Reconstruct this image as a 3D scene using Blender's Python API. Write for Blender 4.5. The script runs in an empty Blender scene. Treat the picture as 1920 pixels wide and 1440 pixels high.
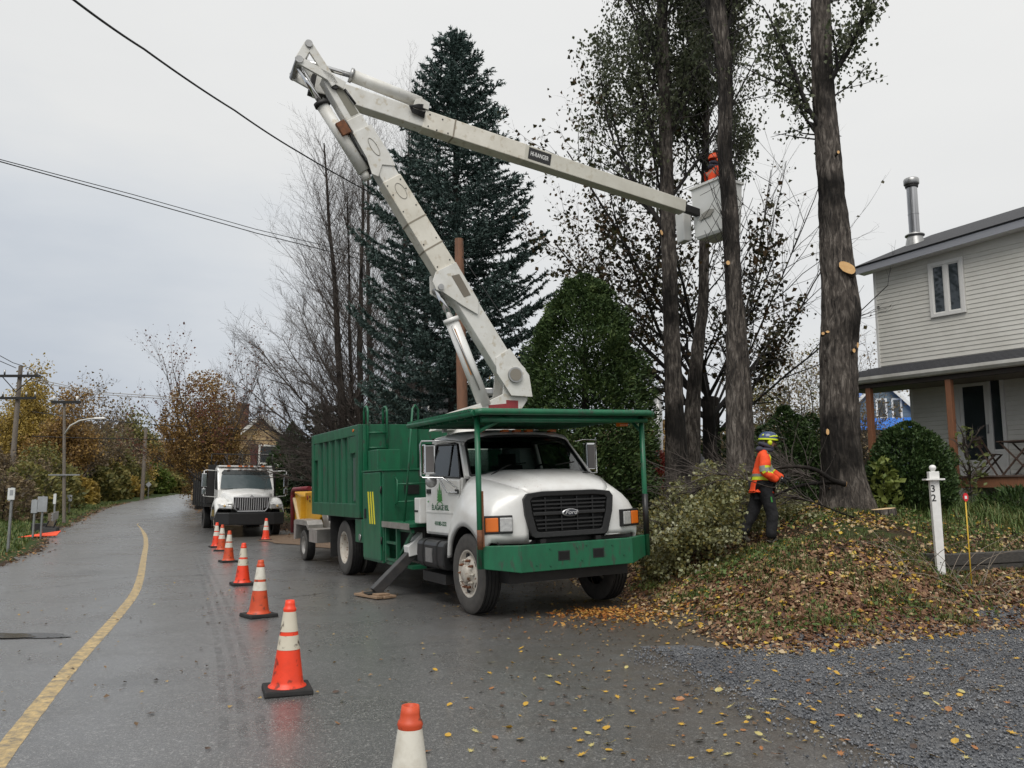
import bpy, bmesh, math, random
import numpy as np
from mathutils import Vector, Matrix, noise as mnoise
S = bpy.context.scene
COL = S.collection
PI = math.pi
# ---------------------------------------------------------------- camera
FPX, EYE = 1550.0, 1.6
PITCH = math.atan2(205, FPX)
cam_d = bpy.data.cameras.new('camera')
cam_d.sensor_width = 36.0
cam_d.lens = 36.0 * FPX / 1920.0
cam_d.clip_start, cam_d.clip_end = 0.1, 3000
cam = bpy.data.objects.new('camera', cam_d)
COL.objects.link(cam)
cam.location = (0, 0, EYE)
cam.rotation_euler = (PI / 2 + PITCH, 0, 0)
S.camera = cam
# ---------------------------------------------------------------- overcast sky
SUN_EL, SUN_AZ = math.radians(55), math.radians(190)
W = bpy.data.worlds.new('World')
S.world = W
W.use_nodes = True
nt = W.node_tree
nt.nodes.clear()
def wn(t, **k):
    n = nt.nodes.new(t)
    for a, b in k.items(): setattr(n, a, b)
    return n
wl = nt.links.new
w_out = wn('ShaderNodeOutputWorld'); w_bg = wn('ShaderNodeBackground')
w_bg.inputs['Strength'].default_value = 0.1
w_sky = wn('ShaderNodeTexSky', sky_type='NISHITA', sun_disc=False, sun_elevation=SUN_EL, sun_rotation=SUN_AZ, air_density=2.0, dust_density=6.0)
w_tc = wn('ShaderNodeTexCoord'); w_sep = wn('ShaderNodeSeparateXYZ')
wl(w_tc.outputs['Generated'], w_sep.inputs[0])
w_map = wn('ShaderNodeMapping'); w_map.inputs['Scale'].default_value = (1.6, 1.6, 5.0)
w_map.inputs['Rotation'].default_value = (0.0, 0.12, 0.0)
wl(w_tc.outputs['Generated'], w_map.inputs[0])
w_no = wn('ShaderNodeTexNoise'); w_no.inputs['Scale'].default_value = 1.3; w_no.inputs['Detail'].default_value = 5.0; w_no.inputs['Roughness'].default_value = .55
wl(w_map.outputs[0], w_no.inputs['Vector'])
# elevation (bent by the cloud noise and lifted towards the east) picks the grey of the overcast
w_a = wn('ShaderNodeMath', operation='MULTIPLY_ADD'); w_a.inputs[1].default_value = 0.46; w_a.inputs[2].default_value = -0.235
wl(w_no.outputs['Fac'], w_a.inputs[0])
w_b = wn('ShaderNodeMath', operation='MULTIPLY_ADD'); w_b.inputs[1].default_value = 0.26
wl(w_sep.outputs['X'], w_b.inputs[0]); wl(w_a.outputs[0], w_b.inputs[2])
w_c = wn('ShaderNodeMath', operation='ADD')
wl(w_sep.outputs['Z'], w_c.inputs[0]); wl(w_b.outputs[0], w_c.inputs[1])
w_r = wn('ShaderNodeValToRGB')
rr = w_r.color_ramp
rr.elements[0].position = 0.0; rr.elements[0].color = (.365, .40, .45, 1)
rr.elements[1].position = 0.62; rr.elements[1].color = (.60, .60, .592, 1)
e = rr.elements.new(0.13); e.color = (.455, .48, .51, 1)
e = rr.elements.new(0.32); e.color = (.55, .555, .555, 1)
wl(w_c.outputs[0], w_r.inputs[0])
w_s = wn('ShaderNodeVectorMath', operation='SCALE'); w_s.inputs['Scale'].default_value = 10.0
wl(w_r.outputs[0], w_s.inputs[0])
w_hs = wn('ShaderNodeHueSaturation'); w_hs.inputs['Saturation'].default_value = .25
wl(w_sky.outputs[0], w_hs.inputs['Color'])
w_mx = wn('ShaderNodeMix', data_type='RGBA'); w_mx.inputs['Factor'].default_value = 0.06
wl(w_s.outputs[0], w_mx.inputs['A']); wl(w_hs.outputs[0], w_mx.inputs['B'])
wl(w_mx.outputs['Result'], w_bg.inputs['Color']); wl(w_bg.outputs[0], w_out.inputs[0])
# ---------------------------------------------------------------- veiled sun
sun_d = bpy.data.lights.new('sun', 'SUN')
sun_d.energy = 1.5; sun_d.angle = math.radians(40); sun_d.color = (1.0, .97, .93)
sun = bpy.data.objects.new('sun', sun_d); COL.objects.link(sun)
sd = Vector((math.sin(SUN_AZ) * math.cos(SUN_EL), math.cos(SUN_AZ) * math.cos(SUN_EL), math.sin(SUN_EL)))
sun.rotation_euler = sd.to_track_quat('Z', 'Y').to_euler()
S.view_settings.view_transform = 'Standard'; S.view_settings.look = 'None'
S.view_settings.exposure = 0.55; S.view_settings.gamma = 1; S.view_settings.use_curve_mapping = False
S.cycles.max_bounces = 6; S.cycles.transparent_max_bounces = 8
S.cycles.diffuse_bounces = 3; S.cycles.glossy_bounces = 3; S.cycles.transmission_bounces = 4
S.cycles.use_denoising = True
# ================================================================ helpers
RNG = np.random.default_rng(7)
rnd = random.Random(11)
CP, SP = math.cos(PITCH), math.sin(PITCH)
def ray(px, py):
    a = (px - 960) / FPX; b = -(py - 720) / FPX
    return Vector((a, CP - b * SP, SP + b * CP))
def at(px, py, Y):                      # the place seen at a photo pixel, Y metres ahead
    d = ray(px, py); return Vector((0, 0, EYE)) + d * (Y / d.y)
def lerp(a, b, t): return a + (b - a) * t
def V(*a): return Vector(a)

def link(o, parent=None, **props):
    COL.objects.link(o)
    if parent is not None: o.parent = parent
    for k, v in props.items():
        if v is not None: o[k] = v
    return o
def thing(name, label, cat, loc=(0, 0, 0), rz=0, group=None, mw=None):
    o = bpy.data.objects.new(name, None)
    o.empty_display_size = .2
    link(o, None, label=label, category=cat, group=group)
    if mw is not None: o.matrix_world = mw
    else:
        o.location = loc; o.rotation_euler = (0, 0, rz)
    return o
def tag(o, label=None, cat=None, group=None, kind=None):
    for k, v in (('label', label), ('category', cat), ('group', group), ('kind', kind)):
        if v is not None: o[k] = v
    return o
def world_of(o):
    if o is None: return Matrix.Identity(4)
    m = o.matrix_basis.copy()
    return world_of(o.parent) @ m if o.parent else m
def copy_tree(o, parent=None, top=True):
    c = o.copy(); COL.objects.link(c)
    c.parent = parent
    for ch in list(o.children): copy_tree(ch, c, False)
    return c

class MB:
    """collects boxes, tubes, lathes, prisms; build() links them as ONE mesh object"""
    def __init__(s): s.v = []; s.f = []; s.m = []; s.sm = []
    def add(s, vs, fs, mi=0, smooth=False):
        n = len(s.v); s.v.extend([tuple(v) for v in vs])
        for f in fs:
            s.f.append([n + i for i in f]); s.m.append(mi); s.sm.append(smooth)
        return s
    def box(s, lo, hi, mi=0):
        (a, b, c), (d, e, f) = lo, hi
        a, d = min(a, d), max(a, d); b, e = min(b, e), max(b, e); c, f = min(c, f), max(c, f)
        return s.add([(a,b,c),(d,b,c),(d,e,c),(a,e,c),(a,b,f),(d,b,f),(d,e,f),(a,e,f)],
                     [(0,3,2,1),(4,5,6,7),(0,1,5,4),(1,2,6,5),(2,3,7,6),(3,0,4,7)], mi)
    def hexa(s, p, mi=0):               # eight corners: bottom ring, top ring
        return s.add(p, [(0,3,2,1),(4,5,6,7),(0,1,5,4),(1,2,6,5),(2,3,7,6),(3,0,4,7)], mi)
    def beam(s, p0, p1, w, h, up=(0, 0, 1), mi=0, w1=None, h1=None):
        p0, p1 = Vector(p0), Vector(p1); d = (p1 - p0).normalized(); u = Vector(up)
        sd_ = d.cross(u)
        if sd_.length < 1e-5: sd_ = d.cross(Vector((1, 0, 0)))
        sd_.normalize(); u = sd_.cross(d)
        w1 = w if w1 is None else w1; h1 = h if h1 is None else h1
        q = []
        for p, a, b in ((p0, w, h), (p1, w1, h1)):
            q += [p - sd_*a/2 - u*b/2, p + sd_*a/2 - u*b/2, p + sd_*a/2 + u*b/2, p - sd_*a/2 + u*b/2]
        return s.hexa(q, mi)
    def tube(s, pts, r, n=8, mi=0, caps=True, smooth=True):
        pts = [Vector(p) for p in pts]; k = len(pts)
        rs = [r] * k if not hasattr(r, '__len__') else r
        t = (pts[1] - pts[0]).normalized()
        ref = Vector((0, 0, 1)) if abs(t.z) < .9 else Vector((1, 0, 0))
        u = t.cross(ref).normalized(); vs = []
        for i in range(k):
            a = pts[max(i-1, 0)]; b = pts[min(i+1, k-1)]; t = (b - a)
            t = t.normalized() if t.length > 1e-9 else Vector((0,0,1))
            u = (u - t * u.dot(t)); u = u.normalized() if u.length > 1e-6 else t.orthogonal().normalized()
            w = t.cross(u)
            for j in range(n):
                an = 2 * PI * j / n
                vs.append(pts[i] + (u * math.cos(an) + w * math.sin(an)) * rs[i])
        fs = [(i*n+j, i*n+(j+1) % n, (i+1)*n+(j+1) % n, (i+1)*n+j) for i in range(k-1) for j in range(n)]
        s.add(vs, fs, mi, smooth)
        if caps:
            b = len(s.v) - k*n
            s.f.append([b + j for j in reversed(range(n))]); s.m.append(mi); s.sm.append(False)
            s.f.append([b + (k-1)*n + j for j in range(n)]); s.m.append(mi); s.sm.append(False)
        return s
    def cyl(s, p0, p1, r, n=16, mi=0, r1=None): return s.tube([p0, p1], [r, r if r1 is None else r1], n, mi)
    def prism(s, poly, fn, a, b, mi=0):  # poly in 2D, fn(u, v, w) -> 3D, extruded from w=a to w=b
        n = len(poly)
        vs = [fn(u, v, a) for u, v in poly] + [fn(u, v, b) for u, v in poly]
        fs = [tuple(reversed(range(n))), tuple(range(n, 2*n))] + [(i, (i+1) % n, n+(i+1) % n, n+i) for i in range(n)]
        return s.add(vs, fs, mi)
    def lathe(s, prof, n=24, fn=None, mi=0, smooth=True):   # prof: (radius, height)
        fn = fn or (lambda x, y, z: (x, y, z)); vs = []; k = len(prof)
        for r, h in prof:
            for j in range(n):
                a = 2*PI*j/n; vs.append(fn(r*math.cos(a), r*math.sin(a), h))
        fs = [(i*n+j, i*n+(j+1) % n, (i+1)*n+(j+1) % n, (i+1)*n+j) for i in range(k-1) for j in range(n)]
        return s.add(vs, fs, mi, smooth)
    def grid(s, rows, mi=0, smooth=True, closed=False):
        k = len(rows); n = len(rows[0]); vs = [p for r in rows for p in r]
        m = n if closed else n-1
        return s.add(vs, [(i*n+j, i*n+(j+1) % n, (i+1)*n+(j+1) % n, (i+1)*n+j) for i in range(k-1) for j in range(m)], mi, smooth)
    def sphere(s, c, r, n=12, m=8, mi=0, sc=(1, 1, 1)):
        rows = []
        for i in range(m+1):
            t = PI*i/m
            rows.append([(c[0]+sc[0]*r*math.sin(t)*math.cos(2*PI*j/n), c[1]+sc[1]*r*math.sin(t)*math.sin(2*PI*j/n), c[2]+sc[2]*r*math.cos(t)) for j in range(n)])
        return s.grid(rows, mi, True, True)
    def build(s, name, mats, parent=None, world=False, bevel=0, solid=0, **props):
        me = bpy.data.meshes.new(name)
        vs = s.v
        if world and parent is not None:
            inv = world_of(parent).inverted(); vs = [inv @ Vector(v) for v in vs]
        me.from_pydata(vs, [], s.f)
        for m in (mats if isinstance(mats, (list, tuple)) else [mats]): me.materials.append(m)
        me.polygons.foreach_set('material_index', s.m)
        me.polygons.foreach_set('use_smooth', s.sm)
        me.update()
        if bevel or solid:
            bm = bmesh.new(); bm.from_mesh(me)
            if bevel:
                bmesh.ops.recalc_face_normals(bm, faces=bm.faces)
                es = [e for e in bm.edges if len(e.link_faces) == 2 and e.calc_face_angle(0) > .5]
                bmesh.ops.bevel(bm, geom=es, offset=bevel, segments=2, affect='EDGES', profile=.6, clamp_overlap=True)
            if solid: bmesh.ops.solidify(bm, geom=list(bm.faces), thickness=solid)
            bm.to_mesh(me); bm.free()
        return link(bpy.data.objects.new(name, me), parent, **props)

def mesh_np(name, v, faces, mats, parent=None, mi=None, smooth=False, **props):
    """numpy mesh: v (n,3), faces (m,k) with a fixed k"""
    me = bpy.data.meshes.new(name)
    v = np.ascontiguousarray(v, dtype=np.float32); faces = np.ascontiguousarray(faces, dtype=np.int32)
    if parent is not None:
        inv = np.array(world_of(parent).inverted()); v = (v @ inv[:3, :3].T + inv[:3, 3]).astype(np.float32)
    m, k = faces.shape
    me.vertices.add(len(v)); me.vertices.foreach_set('co', v.ravel())
    me.loops.add(m*k); me.loops.foreach_set('vertex_index', faces.ravel())
    me.polygons.add(m); me.polygons.foreach_set('loop_start', np.arange(0, m*k, k, dtype=np.int32))
    for q in (mats if isinstance(mats, (list, tuple)) else [mats]): me.materials.append(q)
    if mi is not None: me.polygons.foreach_set('material_index', np.ascontiguousarray(mi, dtype=np.int32))
    if smooth: me.polygons.foreach_set('use_smooth', np.ones(m, dtype=bool))
    me.update(calc_edges=True)
    return link(bpy.data.objects.new(name, me), parent, **props)

def unit(a): return a / np.maximum(np.linalg.norm(a, axis=-1, keepdims=True), 1e-9)
def leaves_np(c, ln, wd, nrm=None, d=None, fold=.25, rng=RNG):
    """folded leaves: two triangles each side of a midrib -> (n*4 verts, n*2 tris)"""
    n = len(c)
    d = unit(rng.normal(size=(n, 3))) if d is None else unit(d)
    nr = unit(rng.normal(size=(n, 3))) if nrm is None else unit(nrm)
    sdv = unit(np.cross(d, nr)); nr = np.cross(sdv, d)
    ln = np.broadcast_to(ln, (n,))[:, None]; wd = np.broadcast_to(wd, (n,))[:, None]
    a = c - d*ln*.5; b = c + d*ln*.5
    l = c - d*ln*.08 + sdv*wd*.5 + nr*wd*fold; r = c - d*ln*.08 - sdv*wd*.5 + nr*wd*fold
    v = np.stack([a, l, b, r], 1).reshape(-1, 3)
    i = (np.arange(n)*4)[:, None]
    f = np.concatenate([i + np.array([0, 2, 1]), i + np.array([0, 3, 2])], 0)
    return v, f
def segs_np(P0, P1, R0, R1, n=3):
    """tapered n-sided sticks"""
    P0 = np.asarray(P0, float); P1 = np.asarray(P1, float); R0 = np.asarray(R0, float); R1 = np.asarray(R1, float)
    d = unit(P1 - P0); ref = np.where(np.abs(d[:, 2:3]) < .9, np.array([[0, 0, 1.]]), np.array([[1., 0, 0]]))
    u = unit(np.cross(d, ref)); w = np.cross(d, u); k = len(P0)
    an = 2*PI*np.arange(n)/n
    off = u[:, None, :]*np.cos(an)[None, :, None] + w[:, None, :]*np.sin(an)[None, :, None]
    v = np.concatenate([P0[:, None]+off*R0[:, None, None], P1[:, None]+off*R1[:, None, None]], 1).reshape(-1, 3)
    b = (np.arange(k)*2*n)[:, None, None]; j = np.arange(n); j1 = (j+1) % n
    f = (b + np.stack([j, j1, j1+n, j+n], -1)[None]).reshape(-1, 4)
    return v, f
def hash3(i, j, k):
    h = (i*374761393 + j*668265263 + k*2147483647) & 0xffffffff
    h = ((h ^ (h >> 13))*1274126177) & 0xffffffff
    return ((h ^ (h >> 16)) & 0xffff)/65535.0
def vnoise(p):                          # smooth value noise, 0..1, for arrays of points
    p = np.asarray(p, float); i = np.floor(p).astype(np.int64); f = p - i; f = f*f*(3-2*f); r = 0
    for a in (0, 1):
        for b in (0, 1):
            for c in (0, 1):
                w = (f[..., 0] if a else 1-f[..., 0])*(f[..., 1] if b else 1-f[..., 1])*(f[..., 2] if c else 1-f[..., 2])
                r = r + w*hash3(i[..., 0]+a, i[..., 1]+b, i[..., 2]+c)
    return r
def fbm(p, o=3):
    p = np.asarray(p, float); r = 0; a = .5; t = 0
    for _ in range(o): r = r + a*vnoise(p); t += a; p = p*2.03+17.1; a *= .5
    return r/t
def text(parent, s, size, mat_, mw, depth=.002, name='lettering', sx=1.0, shear=0):
    cu = bpy.data.curves.new(name, 'FONT'); cu.body = s; cu.size = size; cu.extrude = depth; cu.align_x = 'CENTER'; cu.align_y = 'CENTER'
    cu.shear = shear; cu.resolution_u = 3; cu.offset = size*.012
    o = bpy.data.objects.new(name, cu); COL.objects.link(o)
    bpy.context.view_layer.update()
    me = bpy.data.meshes.new_from_object(o.evaluated_get(bpy.context.evaluated_depsgraph_get()))
    bpy.data.objects.remove(o); me.name = name
    me.transform(mw @ Matrix.Diagonal((sx, 1, 1, 1)))
    me.materials.clear(); me.materials.append(mat_)
    return link(bpy.data.objects.new(name, me), parent)
def frame(o, x, y):                     # matrix with origin o, text running along x, up along y
    x = Vector(x).normalized(); y = Vector(y); y = (y - x*y.dot(x)).normalized(); z = x.cross(y)
    return Matrix(((x.x, y.x, z.x, o[0]), (x.y, y.y, z.y, o[1]), (x.z, y.z, z.z, o[2]), (0, 0, 0, 1)))

# ================================================================ materials
def mat(name, c, rough=.5, metal=0., c2=None, ns=6., nlo=.35, nhi=.7, bump=0., bs=60., spec=.5, coat=0., stretch=(1, 1, 1), c3=None, n3=40., glob=False, rvar=0., bdist=.01):
    m = bpy.data.materials.new(name); m.use_nodes = True
    t = m.node_tree; N = t.nodes; L = t.links.new; b = N['Principled BSDF']
    b.inputs['Roughness'].default_value = rough; b.inputs['Metallic'].default_value = metal
    b.inputs['Specular IOR Level'].default_value = spec; b.inputs['Coat Weight'].default_value = coat; b.inputs['Coat Roughness'].default_value = .12
    b.inputs['Base Color'].default_value = (*c, 1)
    if c2 is None and not bump: return m
    tc = N.new('ShaderNodeTexCoord'); mp = N.new('ShaderNodeMapping'); mp.inputs['Scale'].default_value = stretch
    if glob:
        ge = N.new('ShaderNodeNewGeometry'); L(ge.outputs['Position'], mp.inputs[0])
    else: L(tc.outputs['Object'], mp.inputs[0])
    if c2 is not None:
        n = N.new('ShaderNodeTexNoise'); n.inputs['Scale'].default_value = ns; n.inputs['Detail'].default_value = 6; n.inputs['Roughness'].default_value = .62
        L(mp.outputs[0], n.inputs['Vector'])
        r = N.new('ShaderNodeValToRGB'); r.color_ramp.elements[0].position = nlo; r.color_ramp.elements[1].position = nhi
        r.color_ramp.elements[0].color = (*c, 1); r.color_ramp.elements[1].color = (*c2, 1)
        L(n.outputs['Fac'], r.inputs[0]); out = r.outputs[0]
        if c3 is not None:
            n3_ = N.new('ShaderNodeTexNoise'); n3_.inputs['Scale'].default_value = n3; n3_.inputs['Detail'].default_value = 4
            L(mp.outputs[0], n3_.inputs['Vector'])
            r3 = N.new('ShaderNodeValToRGB'); r3.color_ramp.elements[0].position = .58; r3.color_ramp.elements[1].position = .68
            L(n3_.outputs['Fac'], r3.inputs[0])
            mx = N.new('ShaderNodeMix'); mx.data_type = 'RGBA'; mx.inputs['B'].default_value = (*c3, 1)
            L(r3.outputs[0], mx.inputs['Factor']); L(out, mx.inputs['A']); out = mx.outputs['Result']
        L(out, b.inputs['Base Color'])
        if rvar:
            ma = N.new('ShaderNodeMath'); ma.operation = 'MULTIPLY_ADD'; ma.inputs[1].default_value = rvar; ma.inputs[2].default_value = rough - rvar/2
            L(n.outputs['Fac'], ma.inputs[0]); L(ma.outputs[0], b.inputs['Roughness'])
    if bump:
        n2 = N.new('ShaderNodeTexNoise'); n2.inputs['Scale'].default_value = bs; n2.inputs['Detail'].default_value = 5
        L(mp.outputs[0], n2.inputs['Vector'])
        bp_ = N.new('ShaderNodeBump'); bp_.inputs['Strength'].default_value = bump; bp_.inputs['Distance'].default_value = bdist
        L(n2.outputs['Fac'], bp_.inputs['Height']); L(bp_.outputs[0], b.inputs['Normal'])
    return m
def leafmat(name, cols, rough=.55, trans=.25, spec=.3):
    """each leaf (mesh island) draws its own colour from the list"""
    m = bpy.data.materials.new(name); m.use_nodes = True
    t = m.node_tree; N = t.nodes; L = t.links.new; b = N['Principled BSDF']
    g = N.new('ShaderNodeNewGeometry'); r = N.new('ShaderNodeValToRGB'); r.color_ramp.interpolation = 'CONSTANT' if len(cols) > 3 else 'LINEAR'
    el = r.color_ramp.elements; n = len(cols)
    while len(el) < n: el.new(.5)
    for i, c in enumerate(cols):
        el[i].position = i/n if len(cols) > 3 else i/max(1, n-1); el[i].color = (*c, 1)
    no = N.new('ShaderNodeTexNoise'); no.inputs['Scale'].default_value = 1.9; no.inputs['Detail'].default_value = 3; L(g.outputs['Position'], no.inputs['Vector'])
    ma = N.new('ShaderNodeMath'); ma.operation = 'MULTIPLY_ADD'; ma.inputs[1].default_value = .62; L(g.outputs['Random Per Island'], ma.inputs[0])
    mb = N.new('ShaderNodeMath'); mb.operation = 'MULTIPLY_ADD'; mb.inputs[1].default_value = 1.1; mb.inputs[2].default_value = -.36; L(no.outputs['Fac'], mb.inputs[0]); L(mb.outputs[0], ma.inputs[2])
    L(ma.outputs[0], r.inputs[0]); L(r.outputs[0], b.inputs['Base Color'])
    b.inputs['Roughness'].default_value = rough; b.inputs['Specular IOR Level'].default_value = spec
    if trans:
        tr = N.new('ShaderNodeBsdfTranslucent'); mx = N.new('ShaderNodeMixShader'); mx.inputs[0].default_value = trans
        L(r.outputs[0], tr.inputs['Color']); L(b.outputs[0], mx.inputs[1]); L(tr.outputs[0], mx.inputs[2])
        L(mx.outputs[0], N['Material Output'].inputs['Surface'])
    return m
def glass(name, c=(.02, .025, .025), rough=.03):
    m = mat(name, c, rough, spec=.8); return m

white = mat('white_paint', (.74, .74, .72), .30, c2=(.58, .56, .52), ns=2.2, nlo=.42, nhi=.8, coat=.3)
boomw = mat('boom_paint', (.66, .655, .62), .45, c2=(.50, .48, .42), ns=3, nlo=.4, nhi=.8, c3=(.50, .46, .38), n3=9, bump=.1, bs=30)
fibre = mat('fibreglass', (.70, .67, .59), .5, c2=(.56, .53, .45), ns=2.5, c3=(.50, .45, .36), n3=8)
green = mat('green_paint', (.009, .112, .052), .42, c2=(.012, .070, .036), ns=2.2, nlo=.35, nhi=.70, rvar=.3, c3=(.030, .058, .036), n3=5, bump=.10, bs=5, stretch=(2.2, 2.2, .55), bdist=.02)
green2 = mat('green_paint_clean', (.010, .128, .058), .38, c2=(.010, .088, .043), ns=3, rvar=.25, c3=(.035, .07, .045), n3=8, stretch=(2, 2, .8), bump=.06, bs=8)
black = mat('black_plastic', (.009, .009, .0095), .42, c2=(.016, .016, .016), ns=20)
dark = mat('dark_steel', (.006, .006, .006), .6, c2=(.014, .0125, .011), ns=9)
rubber = mat('rubber', (.008, .008, .008), .75, c2=(.017, .016, .015), ns=14, bump=.25, bs=90)
tyre_wall = mat('tyre_sidewall', (.045, .042, .039), .7, c2=(.075, .068, .06), ns=9, bump=.15, bs=60)
rimw = mat('rim_cream', (.52, .49, .43), .5, c2=(.38, .33, .27), ns=8, c3=(.16, .08, .04), n3=18)
rustm = mat('rust', (.20, .075, .03), .85, c2=(.10, .045, .025), ns=12, bump=.4, bs=60)
chrome = mat('chrome', (.62, .62, .62), .12, metal=1)
steel = mat('galvanised_steel', (.42, .42, .41), .38, metal=.8, c2=(.30, .30, .30), ns=8)
alu = mat('aluminium', (.48, .46, .43), .4, metal=.7, c2=(.34, .32, .29), ns=7)
glassm = glass('window_glass')
glass2 = glass('house_glass', (.03, .038, .042), .04)
amber = mat('amber_lens', (.70, .16, .015), .2, coat=.5)
clear_l = mat('clear_lens', (.62, .62, .60), .12, metal=.35, c2=(.42, .42, .42), ns=25, coat=.6)
redp = mat('red_paint', (.17, .014, .02), .45, c2=(.11, .01, .014), ns=6)
redlabel = mat('red_label', (.28, .03, .035), .6, c2=(.18, .03, .03), ns=20)
yellowp = mat('yellow_paint', (.62, .33, .018), .42, c2=(.5, .25, .015), ns=5)
yellowtape = mat('yellow_tape', (.75, .66, .03), .45)
cone_o = mat('cone_orange', (.80, .052, .014), .42, c2=(.62, .042, .013), ns=9, nlo=.45, nhi=.8, bump=.05, bs=40, c3=(.22, .025, .012), n3=16)
cone_o2 = mat('cone_faded_orange', (.60, .075, .018), .5, c2=(.46, .055, .018), ns=9, c3=(.16, .04, .02), n3=13)
cone_w = mat('cone_band', (.66, .63, .55), .4, c2=(.50, .46, .38), ns=14, nlo=.42, nhi=.75)
cone_worn = mat('cone_worn_band', (.60, .56, .45), .5, c2=(.56, .5, .4), ns=8, c3=(.09, .065, .05), n3=15)
wood = mat('treated_wood', (.13, .10, .07), .8, c2=(.22, .17, .12), ns=5, stretch=(1, 1, 12), bump=.3, bs=40)
wood_h = mat('weathered_plank', (.20, .13, .08), .75, c2=(.32, .22, .14), ns=6, stretch=(14, 2, 2), bump=.3, bs=30)
cedarpost = mat('cedar_wood', (.25, .105, .05), .65, c2=(.17, .075, .04), ns=5, stretch=(8, 8, 1))
timber = mat('dark_timber', (.035, .032, .029), .85, c2=(.075, .068, .06), ns=6, stretch=(2, 2, 12), bump=.5, bs=30)
siding = mat('vinyl_siding', (.68, .665, .61), .45, c2=(.57, .555, .50), ns=1.2, glob=True)
trimw = mat('white_trim', (.72, .71, .68), .4)
shingle = mat('asphalt_shingle', (.025, .026, .03), .8, c2=(.055, .056, .062), ns=30, bump=.5, bs=60)
fascia = mat('grey_fascia', (.30, .31, .34), .5)
postw = mat('post_white', (.78, .77, .75), .45, c2=(.66, .65, .62), ns=9)
cutwood = mat('fresh_cut_wood', (.68, .43, .19), .7, c2=(.58, .33, .13), ns=18)
orange_hv = mat('hi_vis_orange', (.90, .085, .012), .75, c2=(.74, .06, .01), ns=9, bump=.3, bs=16, bdist=.03)
lime = mat('hi_vis_lime', (.62, .72, .03), .6)
reflect = mat('reflective_grey', (.22, .22, .19), .35, c2=(.30, .30, .27), ns=20)
trouser = mat('black_trousers', (.006, .006, .007), .85, c2=(.012, .012, .014), ns=9, bump=.5, bs=14, bdist=.03)
skin = mat('skin', (.50, .27, .19), .55, c2=(.42, .20, .14), ns=14)
hood_c = mat('grey_hood_fabric', (.045, .045, .065), .9, bump=.3, bs=20)
beard = mat('dark_beard', (.02, .014, .011), .9, bump=.5, bs=80)
boot = mat('boot_leather', (.05, .045, .035), .7, c2=(.08, .07, .055), ns=9)
glove = mat('black_glove', (.012, .012, .012), .8)
helm_b = mat('helmet_blue', (.025, .05, .13), .3, coat=.4)
helm_y = mat('helmet_lime', (.62, .74, .02), .35)
visor = mat('smoked_visor', (.03, .035, .035), .12, spec=.6)
helm_o = mat('helmet_orange', (.85, .10, .02), .35)
greypaint = mat('sign_back_grey', (.33, .345, .36), .5, c2=(.27, .28, .29), ns=6)
sign_or = mat('sign_orange', (.85, .07, .01), .5)
wirem = mat('cable_black', (.012, .012, .013), .6)
wirelight = mat('cable_grey', (.30, .29, .27), .5)
polewood = mat('pole_wood', (.13, .11, .09), .85, c2=(.22, .19, .16), ns=4, stretch=(6, 6, 1), bump=.3, bs=20)
polered = mat('pole_red_wood', (.24, .115, .065), .8, c2=(.13, .07, .045), ns=4, stretch=(9, 9, .8), bump=.3, bs=20)
bluetrim = mat('blue_metal_roof', (.03, .16, .55), .4)
tanwall = mat('tan_brick', (.55, .40, .22), .85, c2=(.46, .32, .17), ns=6, bump=.2, bs=30)
greywall = mat('grey_wall', (.16, .18, .19), .7, c2=(.20, .22, .235), ns=6)
darkwall = mat('dark_grey_wall', (.10, .10, .105), .7)
roofgrey = mat('grey_roof', (.16, .135, .12), .85, c2=(.12, .105, .095), ns=9)
maroon = mat('maroon_shutter', (.10, .018, .015), .6)
brickred = mat('red_brick', (.13, .055, .04), .85, c2=(.09, .045, .035), ns=20)
logo_g = mat('logo_green', (.05, .25, .05), .5)
text_g = mat('letter_dark_green', (.02, .10, .045), .5)
black_t = mat('letter_black', (.01, .01, .01), .5)
white_t = mat('letter_white', (.72, .72, .70), .5)
silver_t = mat('letter_silver', (.6, .6, .6), .3, metal=.6)
# ================================================================ terrain
E_Y = [-30, 0, 8.4, 11, 13.5, 18, 25, 30.5, 40, 50, 60, 70, 85, 110, 140, 400]
E_X = [9, 4.6, 2.45, 1.95, 1.6, -.6, -4.6, -8.1, -13.6, -18.6, -23, -26.6, -30.2, -35, -36, -36]
L_Y = [-30, 0, 10, 18.6, 24, 29.5, 38, 50, 60, 70, 82, 110, 140, 400]
L_X = [-8, -8.4, -9.3, -11.3, -13.4, -16.3, -19.6, -24.5, -27.6, -30.2, -33.4, -40, -42, -42]
R_Y = [-50, 24, 28, 35, 50, 70, 85, 110, 200, 900]
R_Z = [0, 0, .06, .28, .63, 1.15, 1.44, 1.62, 1.75, 2.0]
def edge_r(y): return np.interp(y, E_Y, E_X)
def edge_l(y): return np.interp(y, L_Y, L_X)
def bank_d(x, y):
    da = (x - edge_r(y))*.94
    db = -.43*(x-2.5) + .90*(y-8.3)
    k = .9; h = np.clip(.5 + .5*(db-da)/k, 0, 1)
    return db*(1-h) + da*h - k*h*(1-h), da, db
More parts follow.
